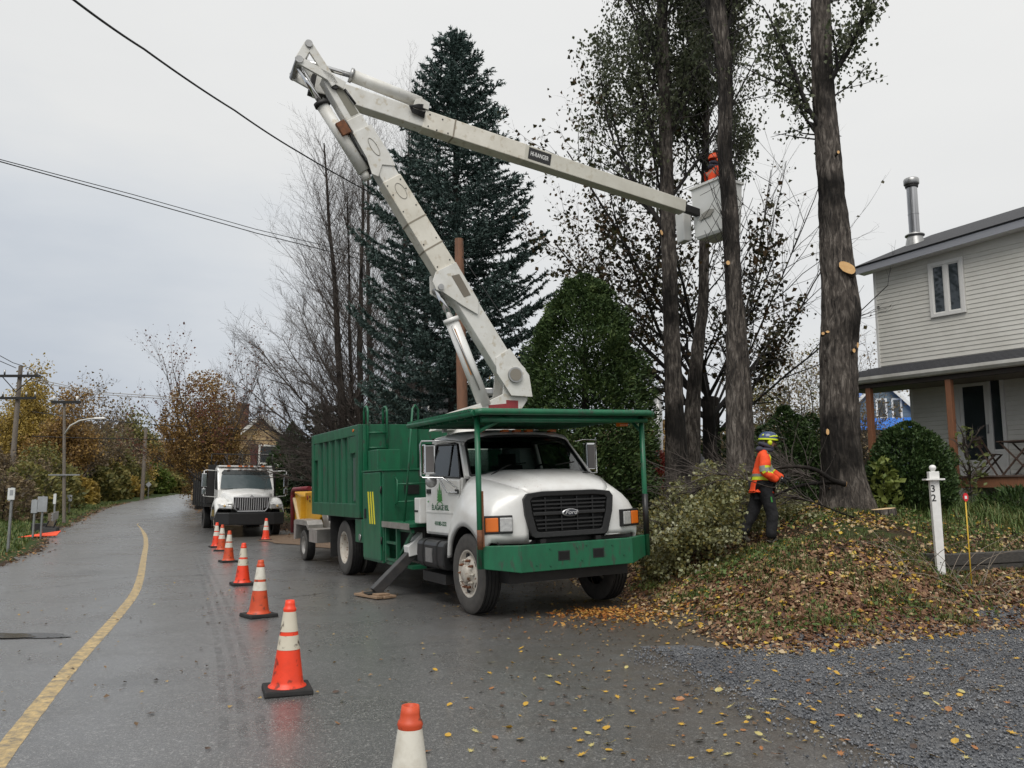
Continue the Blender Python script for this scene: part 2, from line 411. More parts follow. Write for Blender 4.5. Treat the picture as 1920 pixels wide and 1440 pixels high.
def gz(x, y, rough=True):
    x = np.asarray(x, float); y = np.asarray(y, float)
    z = np.interp(y, R_Y, R_Z)
    d, da, db = bank_d(x, y)
    amp = np.interp(y, [14, 30, 60], [1, .22, .5])
    b = np.interp(d, [-.3, 0, .5, 1.05, 1.85, 3.5, 5, 8, 14, 60], [0, .03, .20, .48, .86, 1.27, 1.48, 1.66, 1.78, 2.2])*amp
    P = np.stack([x*.55, y*.55, x*0], -1)
    if rough: b = b + np.clip(d, 0, 1.5)*.16*(vnoise(P)-.5) + np.clip(d, 0, .5)*.12*(vnoise(P*3.1+5)-.5)
    b = b + .035*np.clip(x-edge_r(y)+2.2, 0, 2.2)*np.interp(y, [6.5, 9, 20, 24], [0, 1, 1, 0])*np.clip(1-np.clip(d, 0, 1)*.5, 0, 1)
    dl = edge_l(y) - x                   # left verge, a low bank rising into the wood
    lb = np.interp(dl, [0, .4, 2.5, 6, 20, 80], [0, .03, .10, .25, 1.0, 3.0])
    if rough: lb = lb + np.clip(dl, 0, 3)*.05*(vnoise(P*.9+9)-.5)
    far = np.interp(np.abs(x) + np.abs(y-60), [200, 900], [0, 6])
    return z + b + lb + far
def g1(x, y): return float(gz(x, y))
def gp(px, py):                          # where a photo pixel meets the ground
    d = ray(px, py); o = Vector((0, 0, EYE)); t = 2.0; st = .25
    while t < 400:
        q = o + d*t
        if q.z < g1(q.x, q.y):
            a, b = t-st, t
            for _ in range(24):
                m = (a+b)/2; q = o + d*m
                if q.z < g1(q.x, q.y): b = m
                else: a = m
            return o + d*b
        st = max(.1, t*.01); t += st
    return o + d*60
def on(px, Y):                           # ground point in photo column px, Y metres ahead
    x = (px-960)/FPX*Y
    for _ in range(6):
        dep = Y*CP + (g1(x, Y)-EYE)*SP; x = (px-960)/FPX*dep
    return Vector((x, Y, g1(x, Y)))
def paved(x, y):
    d, da, db = bank_d(x, y)
    return (((da < -.3) | (db < -.35)) & (x > edge_l(y)+.3) & (y < 135))

def axis(dense, lo, hi, step, grow):
    a = [dense[0]]
    while a[-1] < dense[1]: a.append(a[-1]+step)
    s = step
    while a[-1] < hi: s *= grow; a.append(a[-1]+s)
    b = []; s = step; q = dense[0]
    while q > lo: s *= grow; q -= s; b.append(q)
    return np.array(b[::-1]+a)
gxs = axis((-6, 13), -700, 700, .12, 1.07); gys = axis((4, 20), -40, 900, .12, 1.06)
GX, GY = np.meshgrid(gxs, gys)
GZ = gz(GX, GY) - np.where(paved(GX, GY), .06, 0)
ny, nx = GX.shape
gv = np.stack([GX, GY, GZ], -1).reshape(-1, 3)
ii = (np.arange(ny-1)[:, None]*nx + np.arange(nx-1)[None]).reshape(-1)
gf = np.stack([ii, ii+1, ii+nx+1, ii+nx], -1)

def node_mat(name):
    m = bpy.data.materials.new(name); m.use_nodes = True
    t = m.node_tree; N = t.nodes; L = t.links.new
    ge = N.new('ShaderNodeNewGeometry')
    def noise(sc, det=5, ro=.6, vec=None, dim=None):
        n = N.new('ShaderNodeTexNoise'); n.inputs['Scale'].default_value = sc; n.inputs['Detail'].default_value = det; n.inputs['Roughness'].default_value = ro
        L(vec or ge.outputs['Position'], n.inputs['Vector']); return n.outputs['Fac']
    def voro(sc, feat='F1', out='Distance', vec=None):
        n = N.new('ShaderNodeTexVoronoi'); n.inputs['Scale'].default_value = sc; n.feature = feat
        L(vec or ge.outputs['Position'], n.inputs['Vector']); return n.outputs[out]
    def ramp(v, stops):
        r = N.new('ShaderNodeValToRGB'); el = r.color_ramp.elements
        while len(el) < len(stops): el.new(.5)
        for q, (p, c) in zip(el, stops): q.position = p; q.color = (*c, 1) if hasattr(c, '__len__') else (c, c, c, 1)
        L(v, r.inputs[0]); return r.outputs[0]
    def mix(f, a, b, mode='MIX'):
        x = N.new('ShaderNodeMix'); x.data_type = 'RGBA'; x.blend_type = mode
        for k, v in (('Factor', f), ('A', a), ('B', b)):
            if hasattr(v, 'is_linked') or hasattr(v, 'links'): L(v, x.inputs[k])
            elif k == 'Factor': x.inputs[k].default_value = v
            else: x.inputs[k].default_value = (*v, 1)
        return x.outputs['Result']
    def math_(op, a, b=0., c=0.):
        x = N.new('ShaderNodeMath'); x.operation = op
        for k, v in enumerate((a, b, c)):
            if hasattr(v, 'links'): L(v, x.inputs[k])
            else: x.inputs[k].default_value = v
        return x.outputs[0]
    def bump(h, st, dist, nrm=None):
        x = N.new('ShaderNodeBump'); x.inputs['Strength'].default_value = st; x.inputs['Distance'].default_value = dist
        L(h, x.inputs['Height'])
        if nrm is not None: L(nrm, x.inputs['Normal'])
        return x.outputs[0]
    def sepxyz():
        x = N.new('ShaderNodeSeparateXYZ'); L(ge.outputs['Position'], x.inputs[0]); return x.outputs
    def scalev(s):
        x = N.new('ShaderNodeMapping'); x.inputs['Scale'].default_value = s; L(ge.outputs['Position'], x.inputs[0]); return x.outputs[0]
    class K: pass
    k = K(); k.m = m; k.b = N['Principled BSDF']; k.L = L; k.N = N
    k.noise, k.voro, k.ramp, k.mix, k.math, k.bump, k.sep, k.scalev = noise, voro, ramp, mix, math_, bump, sepxyz, scalev
    return k
# soil, humus and short grass
k = node_mat('ground_soil')
big = k.noise(.55, 6, .65); fine = k.noise(9, 6, .7); vf = k.noise(60, 4, .7)
soil = k.ramp(fine, [(.3, (.020, .014, .010)), (.52, (.050, .034, .022)), (.75, (.095, .060, .036))])
grs = k.ramp(vf, [(.3, (.018, .030, .008)), (.6, (.045, .070, .018)), (.8, (.09, .105, .035))])
vm = bpy.data.materials
at_ = k.N.new('ShaderNodeAttribute'); at_.attribute_name = 'grass'
gm = k.math('ADD', at_.outputs['Fac'], k.math('MULTIPLY_ADD', big, 1.5, -.75))
gmr = k.ramp(gm, [(.42, 0.), (.62, 1.)])
k.L(k.mix(gmr, soil, grs), k.b.inputs['Base Color'])
k.b.inputs['Roughness'].default_value = .9; k.b.inputs['Specular IOR Level'].default_value = .15
k.L(k.bump(fine, .8, .04, k.bump(vf, .7, .015)), k.b.inputs['Normal'])
ground_m = k.m
ground = mesh_np('ground', gv, gf, ground_m, smooth=True, kind='structure')
dB, dA_, dB_ = bank_d(GX, GY)
gmask = np.interp(dB, [0, .8, 2.5, 5, 9], [.05, .25, .42, .62, .85])
gmask = np.where(GX < edge_l(GY), np.interp(edge_l(GY)-GX, [0, .3, .8, 5, 7, 9], [.2, .6, 1.1, 1.0, .5, .15]), gmask)
gmask = np.where((GX > edge_r(GY)) & (GY > 24), np.interp(GX-edge_r(GY), [0, 1.2, 2.5], [.1, .25, 1.0]), gmask)
a = ground.data.attributes.new('grass', 'FLOAT', 'POINT'); a.data.foreach_set('value', gmask.ravel().astype(np.float32))

# wet asphalt
k = node_mat('wet_asphalt')
sx, sy, sz = k.sep()
agg = k.voro(165, out='Color'); aggd = k.voro(165); agg2 = k.voro(70, out='Color')
bw = k.N.new('ShaderNodeRGBToBW'); k.L(agg, bw.inputs[0])
bw2 = k.N.new('ShaderNodeRGBToBW'); k.L(agg2, bw2.inputs[0])
big = k.noise(.35, 5, .6); mid = k.noise(2.6, 6, .65)
stone = k.ramp(bw.outputs[0], [(.0, (.040, .040, .041)), (.55, (.088, .087, .086)), (.80, (.16, .157, .15)), (.90, (.33, .325, .31))])
speck = k.ramp(bw2.outputs[0], [(.80, 0.), (.90, .8)])
base = k.mix(speck, stone, (.30, .295, .28))
base = k.mix(k.math('MULTIPLY', k.ramp(big, [(.35, 0.), (.7, 1.)]), .4), base, (.125, .125, .127))
# the shoulder towards the bank is muddied brown
at2 = k.N.new('ShaderNodeAttribute'); at2.attribute_name = 'mud'
mud = k.ramp(k.math('ADD', at2.outputs['Fac'], k.math('MULTIPLY_ADD', mid, .9, -.45)), [(.35, 0.), (.8, .9)])
mudc = k.ramp(k.noise(45, 5, .7), [(.3, (.038, .031, .024)), (.7, (.105, .088, .070))])
base = k.mix(mud, base, mudc)
dk = k.ramp(k.noise(1.0, 4, .6, vec=k.scalev((.5, .5, 1))), [(.58, 0.), (.74, .5)])
base = k.mix(dk, base, (.040, .040, .042))
k.L(base, k.b.inputs['Base Color'])
wet = k.ramp(k.noise(.7, 5, .65), [(.3, .20), (.7, .40)])
wet = k.math('ADD', wet, k.math('MULTIPLY', mud, .22))
k.L(wet, k.b.inputs['Roughness'])
k.b.inputs['Specular IOR Level'].default_value = .5
k.b.inputs['Coat IOR'].default_value = 1.42; k.b.inputs['Coat Roughness'].default_value = .27
k.L(k.math('MULTIPLY', k.ramp(k.noise(.45, 6, .65), [(.30, .22), (.62, .72)]), k.math('SUBTRACT', 1.0, k.math('MULTIPLY', mud, .55))), k.b.inputs['Coat Weight'])
k.L(k.bump(aggd, .55, .006, k.bump(mid, .25, .05)), k.b.inputs['Normal'])
asphalt_m = k.m
# blue-grey crushed gravel
k = node_mat('crushed_gravel')
ce = k.voro(105, out='Color'); cd = k.voro(105)
bw = k.N.new('ShaderNodeRGBToBW'); k.L(ce, bw.inputs[0])
c = k.ramp(bw.outputs[0], [(.1, (.036, .039, .045)), (.5, (.105, .112, .125)), (.8, (.19, .195, .205)), (.95, (.30, .30, .30))])
c = k.mix(k.ramp(k.noise(1.1, 5, .65), [(.45, 0.), (.75, .75)]), c, (.055, .048, .042))
k.L(c, k.b.inputs['Base Color']); k.b.inputs['Roughness'].default_value = .5
k.L(k.bump(cd, .9, .012, k.bump(k.noise(3, 4), .3, .05)), k.b.inputs['Normal'])
gravel_m = k.m

def strip(name, rows, mat_, lift, **props):
    n = len(rows[0]); v = np.array(rows, float).reshape(-1, 2)
    z = gz(v[:, 0], v[:, 1]) if props.pop('rough', True) else gz(v[:, 0], v[:, 1], False)
    lf_ = lift + np.interp(v[:, 1], [15, 60, 110], [0, .03, .06])
    m = len(rows); ii = (np.arange(m-1)[:, None]*n + np.arange(n-1)[None]).reshape(-1)
    return mesh_np(name, np.column_stack([v, z+lf_]), np.stack([ii, ii+1, ii+n+1, ii+n], -1), mat_, smooth=True, **props), v
ys = np.concatenate([np.arange(-12, 32, .2), np.arange(32, 131, 1.0)])
rows = []
for y in ys:
    l = float(edge_l(y)) + .10*math.sin(y*1.7) + .08*math.sin(y*4.1+1); r = float(edge_r(y)) + .12*math.sin(y*2.3) + .25 - .1*math.sin(y*5.3)
    t = np.linspace(0, 1, 60); rows.append([(lerp(l, r, q), y) for q in t])
road, rv = strip('road', rows, asphalt_m, .012, kind='structure')
d_, da_, db_ = bank_d(rv[:, 0], rv[:, 1])
mudv = np.interp(rv[:, 0]-edge_r(rv[:, 1]), [-6.5, -4.5, -1.5, -.3], [-.25, .12, .62, 1.0]) * np.interp(rv[:, 1], [2, 6, 34], [.5, 1, 1])
mudv = np.where(rv[:, 1] > 34, np.interp(rv[:, 0]-edge_r(rv[:, 1]), [-1.5, -.2], [-.1, .8]), mudv)
mudv = np.maximum(mudv, np.interp(rv[:, 0]-edge_l(rv[:, 1]), [0, .8], [.9, -.2]))
a = road.data.attributes.new('mud', 'FLOAT', 'POINT'); a.data.foreach_set('value', mudv.astype(np.float32))
# gravel driveway
TOPX, TOPY = [1.35, 2.5, 5.6, 9, 15], [8.42, 8.30, 9.95, 11.6, 14.6]
rows = []
for v in np.linspace(0, 1, 130):
    row = []
    for i, u in enumerate(np.linspace(0, 1, 90)):
        tx = lerp(1.35, 15, u); ty = float(np.interp(tx, TOPX, TOPY)) + .5*(float(fbm(np.array([tx*2.2, 7.3, 0]), 3))-.5) + .25
        bx = lerp(3.2, 15, u); by = 2.0
        wob = (.30*(float(fbm(np.array([v*14, 3.3, 0]), 4))-.5) + .12*(float(vnoise(np.array([v*70, 1.3, 0])))-.5))*(1-u)**6
        row.append((lerp(tx, bx, v)+wob, lerp(ty, by, v)))
    rows.append(row)
driveway, _ = strip('driveway', rows, gravel_m, .017, kind='structure')
# a fan of brown chips and gravel where the far drive meets the road
rows = []
for y in np.linspace(22.6, 29.8, 30):
    l = float(np.interp(y, [22.6, 24, 27, 29.8], [-4.3, -5.2, -8.1, -8.6])); r = float(edge_r(y)) + 3.2
    rows.append([(lerp(l, r, q) + .15*math.sin(y*5+q*3), y) for q in np.linspace(0, 1, 20)])
k = node_mat('brown_chips')
c = k.ramp(k.noise(14, 6, .75), [(.3, (.06, .042, .028)), (.55, (.16, .105, .065)), (.8, (.27, .19, .12))])
k.L(c, k.b.inputs['Base Color']); k.b.inputs['Roughness'].default_value = .85; k.L(k.bump(k.noise(30, 4), .6, .02), k.b.inputs['Normal'])
apron, _ = strip('gravel_apron', rows, k.m, .030, kind='structure')
# worn yellow centre line
k = node_mat('worn_yellow_line')
w_ = k.ramp(k.noise(11, 7, .8), [(.38, .1), (.60, 1.)])
c = k.mix(w_, (.13, .115, .09), k.ramp(k.noise(40, 3), [(.3, (.46, .32, .13)), (.7, (.60, .44, .20))]))
k.L(c, k.b.inputs['Base Color']); k.b.inputs['Roughness'].default_value = .5
k.L(k.bump(k.voro(165), .4, .005), k.b.inputs['Normal'])
cl = [(2.2, -2.05), (3.6, -2.45), (5.31, -3.13), (7.86, -4.06), (10.5, -4.94), (13.5, -6.0), (16.49, -7.24), (20, -8.75), (25.5, -11.1), (29, -12.65), (33, -14.6), (36, -16.2)]
yy = np.arange(2.3, 36, .15); cxs = np.interp(yy, [q[0] for q in cl], [q[1] for q in cl])
cxs = np.convolve(np.pad(cxs, 8, 'edge'), np.ones(17)/17, 'valid')
rows = []
for x, y in zip(cxs, yy):
    w2 = .072*(1+.03*math.sin(y*9)+.04*math.sin(y*23)) * (1 if y < 30 else max(.25, (36-y)/6))
    rows.append([(x-w2, y), (x, y), (x+w2, y)])
line, _ = strip('road_line', rows, k.m, .0138, kind='structure')
# puddle in a dip at the left edge, with its dark wet margin
def blob(name, c, rx, ry, rot, mat_, lift, seed, inner=1.0, **kw):
    rr_ = random.Random(seed); n = 40; v = [(c[0], c[1], g1(c[0], c[1])+lift)]
    ph = [rr_.uniform(0, 6) for _ in range(3)]
    for i in range(n):
        a = 2*PI*i/n; r = 1+.18*math.sin(2*a+ph[0])+.10*math.sin(5*a+ph[1])+.05*math.sin(9*a+ph[2])
        x, y = math.cos(a)*rx*r, math.sin(a)*ry*r
        X, Y = c[0]+x*math.cos(rot)-y*math.sin(rot), c[1]+x*math.sin(rot)+y*math.cos(rot)
        v.append((X, Y, g1(X, Y)+lift))
    return MB().add(v, [(0, 1+i, 1+(i+1) % n) for i in range(n)]).build(name, mat_, kind='structure', **kw)
wetm = mat('wet_patch', (.04, .04, .041), .25, c2=(.055, .055, .055), ns=8, bump=.12, bs=120)
q = gp(75, 1196)
blob('wet_patch', (q.x-.40, q.y+.04), .62, .22, -.05, wetm, .020, 3)
blob('puddle', (q.x-.50, q.y), .46, .17, .06, mat('puddle_water', (.02, .02, .02), .12, spec=1.0), .025, 5)
q = gp(185, 1283); 
for px, py, rx, ry in ((600/3.43, 660+1128/3.43, .9, .5),):
    q = gp(px+20, py); blob('wet_patch', (q.x-.6, q.y), .9, .16, 0, wetm, .024, 9)

tm = bpy.data.materials.new('tyre_mark'); tm.use_nodes = True
_N = tm.node_tree.nodes; _L = tm.node_tree.links.new; _b = _N['Principled BSDF']; _b.inputs['Base Color'].default_value = (.03, .03, .031, 1); _b.inputs['Roughness'].default_value = .35
_g = _N.new('ShaderNodeNewGeometry'); _n = _N.new('ShaderNodeTexNoise'); _n.inputs['Scale'].default_value = 7; _n.inputs['Detail'].default_value = 6; _L(_g.outputs['Position'], _n.inputs['Vector'])
_r = _N.new('ShaderNodeValToRGB'); _r.color_ramp.elements[0].position = .40; _r.color_ramp.elements[1].position = .75; _L(_n.outputs['Fac'], _r.inputs[0])
_m = _N.new('ShaderNodeMath'); _m.operation = 'MULTIPLY'; _m.inputs[1].default_value = .28; _L(_r.outputs[0], _m.inputs[0])
_t = _N.new('ShaderNodeBsdfTransparent'); _x = _N.new('ShaderNodeMixShader'); _L(_m.outputs[0], _x.inputs[0]); _L(_t.outputs[0], _x.inputs[1]); _L(_b.outputs[0], _x.inputs[2]); _L(_x.outputs[0], _N['Material Output'].inputs['Surface'])
for off in (-.13, .0, .13):
    pts = [gp(*q_) for q_ in ((374, 1046), (398, 1105), (420, 1170), (440, 1250), (452, 1330), (458, 1420))]; vs = []
    for i in range(len(pts)-1):
        for k_ in range(8):
            q = pts[i].lerp(pts[i+1], k_/8); 
            for s in (-.035, .035): vs.append((q.x+off+s, q.y, g1(q.x+off+s, q.y)+.016))
    MB().add(vs, [(2*i, 2*i+1, 2*i+3, 2*i+2) for i in range(len(vs)//2-1)]).build('tyre_track', tm, kind='structure')
# road-side cracks: thin tar lines
for k_, (p0, p1) in enumerate((((0, 1115), (278, 1079)), ((283, 1084), (440, 1077)), ((520, 1125), (610, 1113)), ((330, 1000), (352, 1022)))):
    a_, b_ = gp(*p0), gp(*p1); n = 30; vs = []
    for i in range(n+1):
        q = a_.lerp(b_, i/n); w2 = .016+.008*math.sin(i*2.1); off = .05*math.sin(i*.9)+.03*math.sin(i*2.7)
        for s in (-1, 1):
            y_ = q.y+off+s*w2; vs.append((q.x, y_, g1(q.x, y_)+.016))
    MB().add(vs, [(2*i, 2*i+2, 2*i+3, 2*i+1) for i in range(n)]).build('road_crack', dark, kind='structure')
# ================================================================ buildings
HZ = math.radians(-55.05)
def place(C, rz): return Matrix.Translation(C) @ Matrix.Rotation(rz, 4, 'Z')
def siding_rows(parent, x0, x1, z0, z1, pitch, y, holes=(), name='siding_board', m=siding, th=.016):
    """every course is its own lapped board, split where an opening stands in it"""
    cache = {}
    z = z0
    while z + pitch*.6 < z1:
        spans = [(x0, x1)]
        for hx0, hx1, hz0, hz1 in holes:
            if z + pitch > hz0 and z < hz1:
                spans = [q for a, b in spans for q in ((a, min(b, hx0)), (max(a, hx1), b)) if q[1]-q[0] > .02]
        h = min(pitch, z1-z)
        for a, b in spans:
            key = (round(a, 3), round(b, 3), round(h, 3))
            if key not in cache:
                bm = MB(); L_ = b-a
                bm.add([(0, -.004, h), (L_, -.004, h), (L_, -th, .012), (0, -th, .012), (L_, -th*.4, 0), (0, -th*.4, 0), (L_, 0, 0), (0, 0, 0), (0, 0, h), (L_, 0, h)],
                       [(0, 3, 2, 1), (3, 5, 4, 2), (5, 7, 6, 4), (8, 0, 1, 9)], 0)
                o = bm.build(name, m, parent); cache[key] = o.data
            else: o = link(bpy.data.objects.new(name, cache[key]), parent)
            o.location = (a, y, z)
        z += pitch
def window_at(parent, x0, x1, z0, z1, y, lights=2, fr=.075, m=trimw, gm=None, name='window', proud=.045):
    f = MB()
    f.box((x0, y-proud, z0), (x0+fr, y+.03, z1)); f.box((x1-fr, y-proud, z0), (x1, y+.03, z1))
    f.box((x0+fr, y-proud, z1-fr), (x1-fr, y+.03, z1)); f.box((x0+fr, y-proud, z0), (x1-fr, y+.03, z0+fr))
    w = (x1-x0-2*fr)/lights
    for i in range(1, lights):
        q = x0+fr+w*i; f.box((q-fr*.5, y-proud+.004, z0+fr), (q+fr*.5, y+.03, z1-fr))
    o = f.build(name, m, parent, bevel=.006)
    for i in range(lights):
        a = x0+fr+w*i + (fr*.5 if i else 0); b = x0+fr+w*(i+1) - (fr*.5 if i < lights-1 else 0)
        s = MB(); t = .028
        s.box((a, y-.022, z0+fr), (a+t, y+.02, z1-fr)); s.box((b-t, y-.022, z0+fr), (b, y+.02, z1-fr))
        s.box((a+t, y-.022, z1-fr-t), (b-t, y+.02, z1-fr)); s.box((a+t, y-.022, z0+fr), (b-t, y+.02, z0+fr+t))
        s.build('sash', m, o)
        MB().box((a+t, y-.004, z0+fr+t), (b-t, y+.004, z1-fr-t)).build('pane', gm or glass2, o)
    return o

H = thing('house', 'two storey house in cream siding with covered porch and steel chimney pipe', 'house', mw=place((9.37, 20.9, 0), HZ))
gl = g1(9.37, 20.9)
wall = MB()
wall.prism([(0, 4.6), (10, 4.6), (10, 7.86), (0, 7.36)], lambda u, v, w: (u, w, v), 0.02, 7)
wall.box((.78, .02, 1.2), (10, 6.8, 4.6))
wl_ = wall.build('wall', siding, H)
siding_rows(wl_, .06, 10, 4.80, 7.34, .108, .018, [(1.43, 2.30, 5.80, 7.20)])
siding_rows(wl_, .84, 10, 2.02, 4.22, .108, .018, [(1.84, 2.98, 1.9, 4.32)])
c = MB(); c.box((0, -.012, 4.72), (.06, .05, 7.36)); c.box((-.012, .04, 4.72), (.0, .10, 7.36)); c.build('corner_trim', trimw, H)
MB().box((.78, -.012, 1.95), (.84, .05, 4.25)).build('corner_trim', trimw, H)
window_at(H, 1.45, 2.28, 5.82, 7.16, .0, 2, .085)
rf = MB()
def rz_(x, y): return 7.43 + .05*x + .40*(y+.35)
for a, b in ((-.30, 10.5),):
    rf.hexa([(a, -.35, rz_(a, -.35)-.02), (b, -.35, rz_(b, -.35)-.02), (b, 3.6, rz_(b, 3.6)-.02), (a, 3.6, rz_(a, 3.6)-.02),
             (a, -.38, rz_(a, -.38)+.03), (b, -.38, rz_(b, -.38)+.03), (b, 3.6, rz_(b, 3.6)+.03), (a, 3.6, rz_(a, 3.6)+.03)])
    rf.hexa([(a, 3.6, rz_(a, 3.6)-.02), (b, 3.6, rz_(b, 3.6)-.02), (b, 7.5, rz_(b, -.3)), (a, 7.5, rz_(a, -.3)),
             (a, 3.6, rz_(a, 3.6)+.03), (b, 3.6, rz_(b, 3.6)+.03), (b, 7.5, rz_(b, -.3)+.05), (a, 7.5, rz_(a, -.3)+.05)])
ro = rf.build('roof', shingle, H)
f = MB()
f.hexa([(-.29, -.345, 7.43-.20), (10.4, -.345, 7.95-.20), (10.4, -.32, 7.95-.20), (-.29, -.32, 7.43-.20), (-.29, -.345, 7.40), (10.4, -.345, 7.92), (10.4, -.32, 7.92), (-.29, -.32, 7.40)])
f.hexa([(-.292, -.318, 7.235), (-.265, -.318, 7.235), (-.265, 3.5, 8.80), (-.292, 3.5, 8.80), (-.292, -.318, 7.40), (-.265, -.318, 7.40), (-.265, 3.5, 8.955), (-.292, 3.5, 8.955)])
f.build('fascia', fascia, ro)
MB().hexa([(-.262, -.316, 7.25), (10.4, -.316, 7.78), (10.4, .018, 7.78), (-.262, .018, 7.25), (-.262, -.316, 7.27), (10.4, -.316, 7.80), (10.4, .018, 7.80), (-.262, .018, 7.27)]).build('soffit', trimw, ro)
# chimney pipe
ch = MB(); ch.lathe([(.30, 8.0), (.24, 8.40), (.19, 8.62)], 20, lambda x, y, z: (x+.09, y+2, z)); ch.build('chimney_flashing', steel, H)
p = MB(); fn = lambda x, y, z: (x+.09, y+2, z)
p.lathe([(.138, 8.3), (.138, 9.2), (.143, 9.205), (.143, 9.235), (.138, 9.24), (.138, 9.98)], 24, fn, 0, False)
pp = p.build('chimney_pipe', mat('bright_steel', (.50, .50, .50), .30, metal=1, c2=(.22, .22, .23), ns=2.5, stretch=(9, 9, .3)), H)
MB().lathe([(.138, 8.60), (.25, 8.60), (.25, 8.63), (.143, 8.69)], 24, fn).build('storm_collar', steel, pp)
MB().lathe([(.16, 9.98), (.17, 10.02), (.17, 10.06), (.0, 10.06)], 24, fn).build('cap_ring', dark, pp)
MB().lathe([(.18, 10.06), (.20, 10.08), (.20, 10.21), (.18, 10.24), (0, 10.25)], 24, fn).build('pipe_cap', steel, pp)
# porch
pr = MB()
pr.hexa([(-.45, -1.86, 4.27), (10, -1.86, 4.27), (10, .01, 4.74), (-.1, .01, 4.74), (-.45, -1.86, 4.31), (10, -1.86, 4.31), (10, .01, 4.79), (-.1, .01, 4.79)])
pro = pr.build('porch_roof', shingle, H)
tri = MB()
for i in range(7):                        # shingle courses, each a step
    y0 = -1.84 + i*.262; z0 = 4.312 + i*.0665
    tri.hexa([(-.44+.045*i, y0, z0), (10, y0, z0), (10, y0+.27, z0+.0685), (-.44+.045*i, y0+.27, z0+.0685), (-.44+.045*i, y0, z0+.018), (10, y0, z0+.018), (10, y0+.27, z0+.072), (-.44+.045*i, y0+.27, z0+.072)])
tri.build('shingle_course', shingle, pro)
gt = MB(); gt.prism([(-1.87, 4.14), (-1.93, 4.16), (-1.98, 4.22), (-1.98, 4.29), (-1.87, 4.29)], lambda u, v, w: (w, u, v), -.45, 10)
gt.build('gutter', mat('gutter_white', (.62, .61, .57), .4, c2=(.42, .40, .36), ns=2), H)
MB().box((-.4, -1.80, 4.04), (10, -1.68, 4.20)).build('porch_beam', mat('brown_beam', (.035, .026, .02), .7), H)
MB().box((-.35, -1.66, 4.14), (10, .0, 4.17)).build('porch_ceiling', mat('porch_ceiling', (.20, .17, .14), .7), H)
for x in (.77, 2.64, 5.4):
    MB().box((x-.06, -1.80, 1.9 if x > 1 else 1.7), (x+.06, -1.66, 4.04)).build('porch_post', cedarpost, H, bevel=.01)
dk_ = MB(); dk_.box((2.15, -1.78, 1.72), (10, -1.73, 1.93)); dk_.box((2.15, -1.73, 1.72), (2.20, .0, 1.93)); dko = dk_.build('deck', cedarpost, H)
for i in range(13):
    MB().box((2.10, -1.82+i*.14, 1.932), (10, -1.69+i*.14, 1.965)).build('deck_board', mat('deck_brown', (.07, .045, .035), .7, c2=(.11, .075, .06), ns=6) if i == 0 else bpy.data.materials['deck_brown'], dko)
for x in (2.4, 4.2, 6.0): MB().box((x, -1.6, 1.0), (x+.12, -1.48, 1.72)).build('deck_leg', wood, H)
# door with side light
d = MB(); y = .0
for x0, x1, z0, z1 in ((1.86, 1.98, 1.97, 4.24), (2.62, 2.69, 1.97, 4.24), (2.90, 2.97, 1.97, 4.24), (1.98, 2.62, 4.14, 4.24), (2.69, 2.90, 4.14, 4.24), (2.69, 2.90, 1.97, 2.58)):
    d.box((x0, -.05, z0), (x1, .04, z1))
do = d.build('door', trimw, H, bevel=.005)
d = MB()
for x0, x1, z0, z1 in ((1.985, 2.06, 1.97, 4.13), (2.54, 2.615, 1.97, 4.13), (2.06, 2.54, 4.06, 4.13), (2.06, 2.54, 1.97, 2.36)): d.box((x0, -.03, z0), (x1, .03, z1))
d.build('door_leaf', trimw, do)
MB().box((2.06, -.004, 2.36), (2.54, .006, 4.06)).build('door_glass', glass2, do)
MB().box((2.69, -.004, 2.58), (2.90, .006, 4.14)).build('side_light', glass2, do)
MB().box((2.57, -.07, 2.95), (2.60, -.03, 3.15)).build('door_handle', steel, do)
MB().prism([(2.17, 2.40), (2.27, 2.40), (2.26, 3.5), (2.22, 3.72), (2.18, 3.5)], lambda u, v, w: (u, w, v), .012, .03).build('curtain', mat('net_curtain', (.16, .18, .19), .8), do)

# folding wooden chair and table on the porch
brownw = mat('brown_slat_wood', (.055, .032, .022), .6, c2=(.085, .05, .035), ns=8)
def folding_chair(C, rz):
    t = thing('folding_chair', 'dark slatted folding chair on the porch deck', 'chair', C, rz)
    for s in (-.2, .2):
        MB().beam((s, -.22, 0), (s, .24, .88), .03, .035, (1, 0, 0)).build('leg', brownw, t)
        MB().beam((s*.86, .24, 0), (s*.86, -.20, .46), .03, .035, (1, 0, 0)).build('leg', brownw, t)
    for i in range(6): MB().box((-.21, -.21+i*.07, .45), (.21, -.155+i*.07, .468)).build('seat_slat', brownw, t)
    for i in range(3): MB().box((-.215, .175+i*.02, .62+i*.085), (.215, .19+i*.02, .69+i*.085)).build('back_slat', brownw, t)
    return t
def folding_table(C, rz):
    t = thing('folding_table', 'dark slatted folding table beside the chair on the porch', 'table', C, rz)
    for s in (-.3, .3):
        MB().beam((s, -.3, 0), (s, .3, .70), .03, .035, (1, 0, 0)).build('leg', brownw, t)
        MB().beam((s*.9, .3, 0), (s*.9, -.3, .70), .03, .035, (1, 0, 0)).build('leg', brownw, t)
    for i in range(7): MB().box((-.36, -.35+i*.1, .70), (.36, -.26+i*.1, .722)).build('top_slat', brownw, t)
    return t
hm = place((9.37, 20.9, 0), HZ)
folding_chair(hm @ V(2.98, -.95, 1.966), HZ+math.radians(95)); folding_table(hm @ V(3.68, -1.0, 1.966), HZ+math.radians(90))

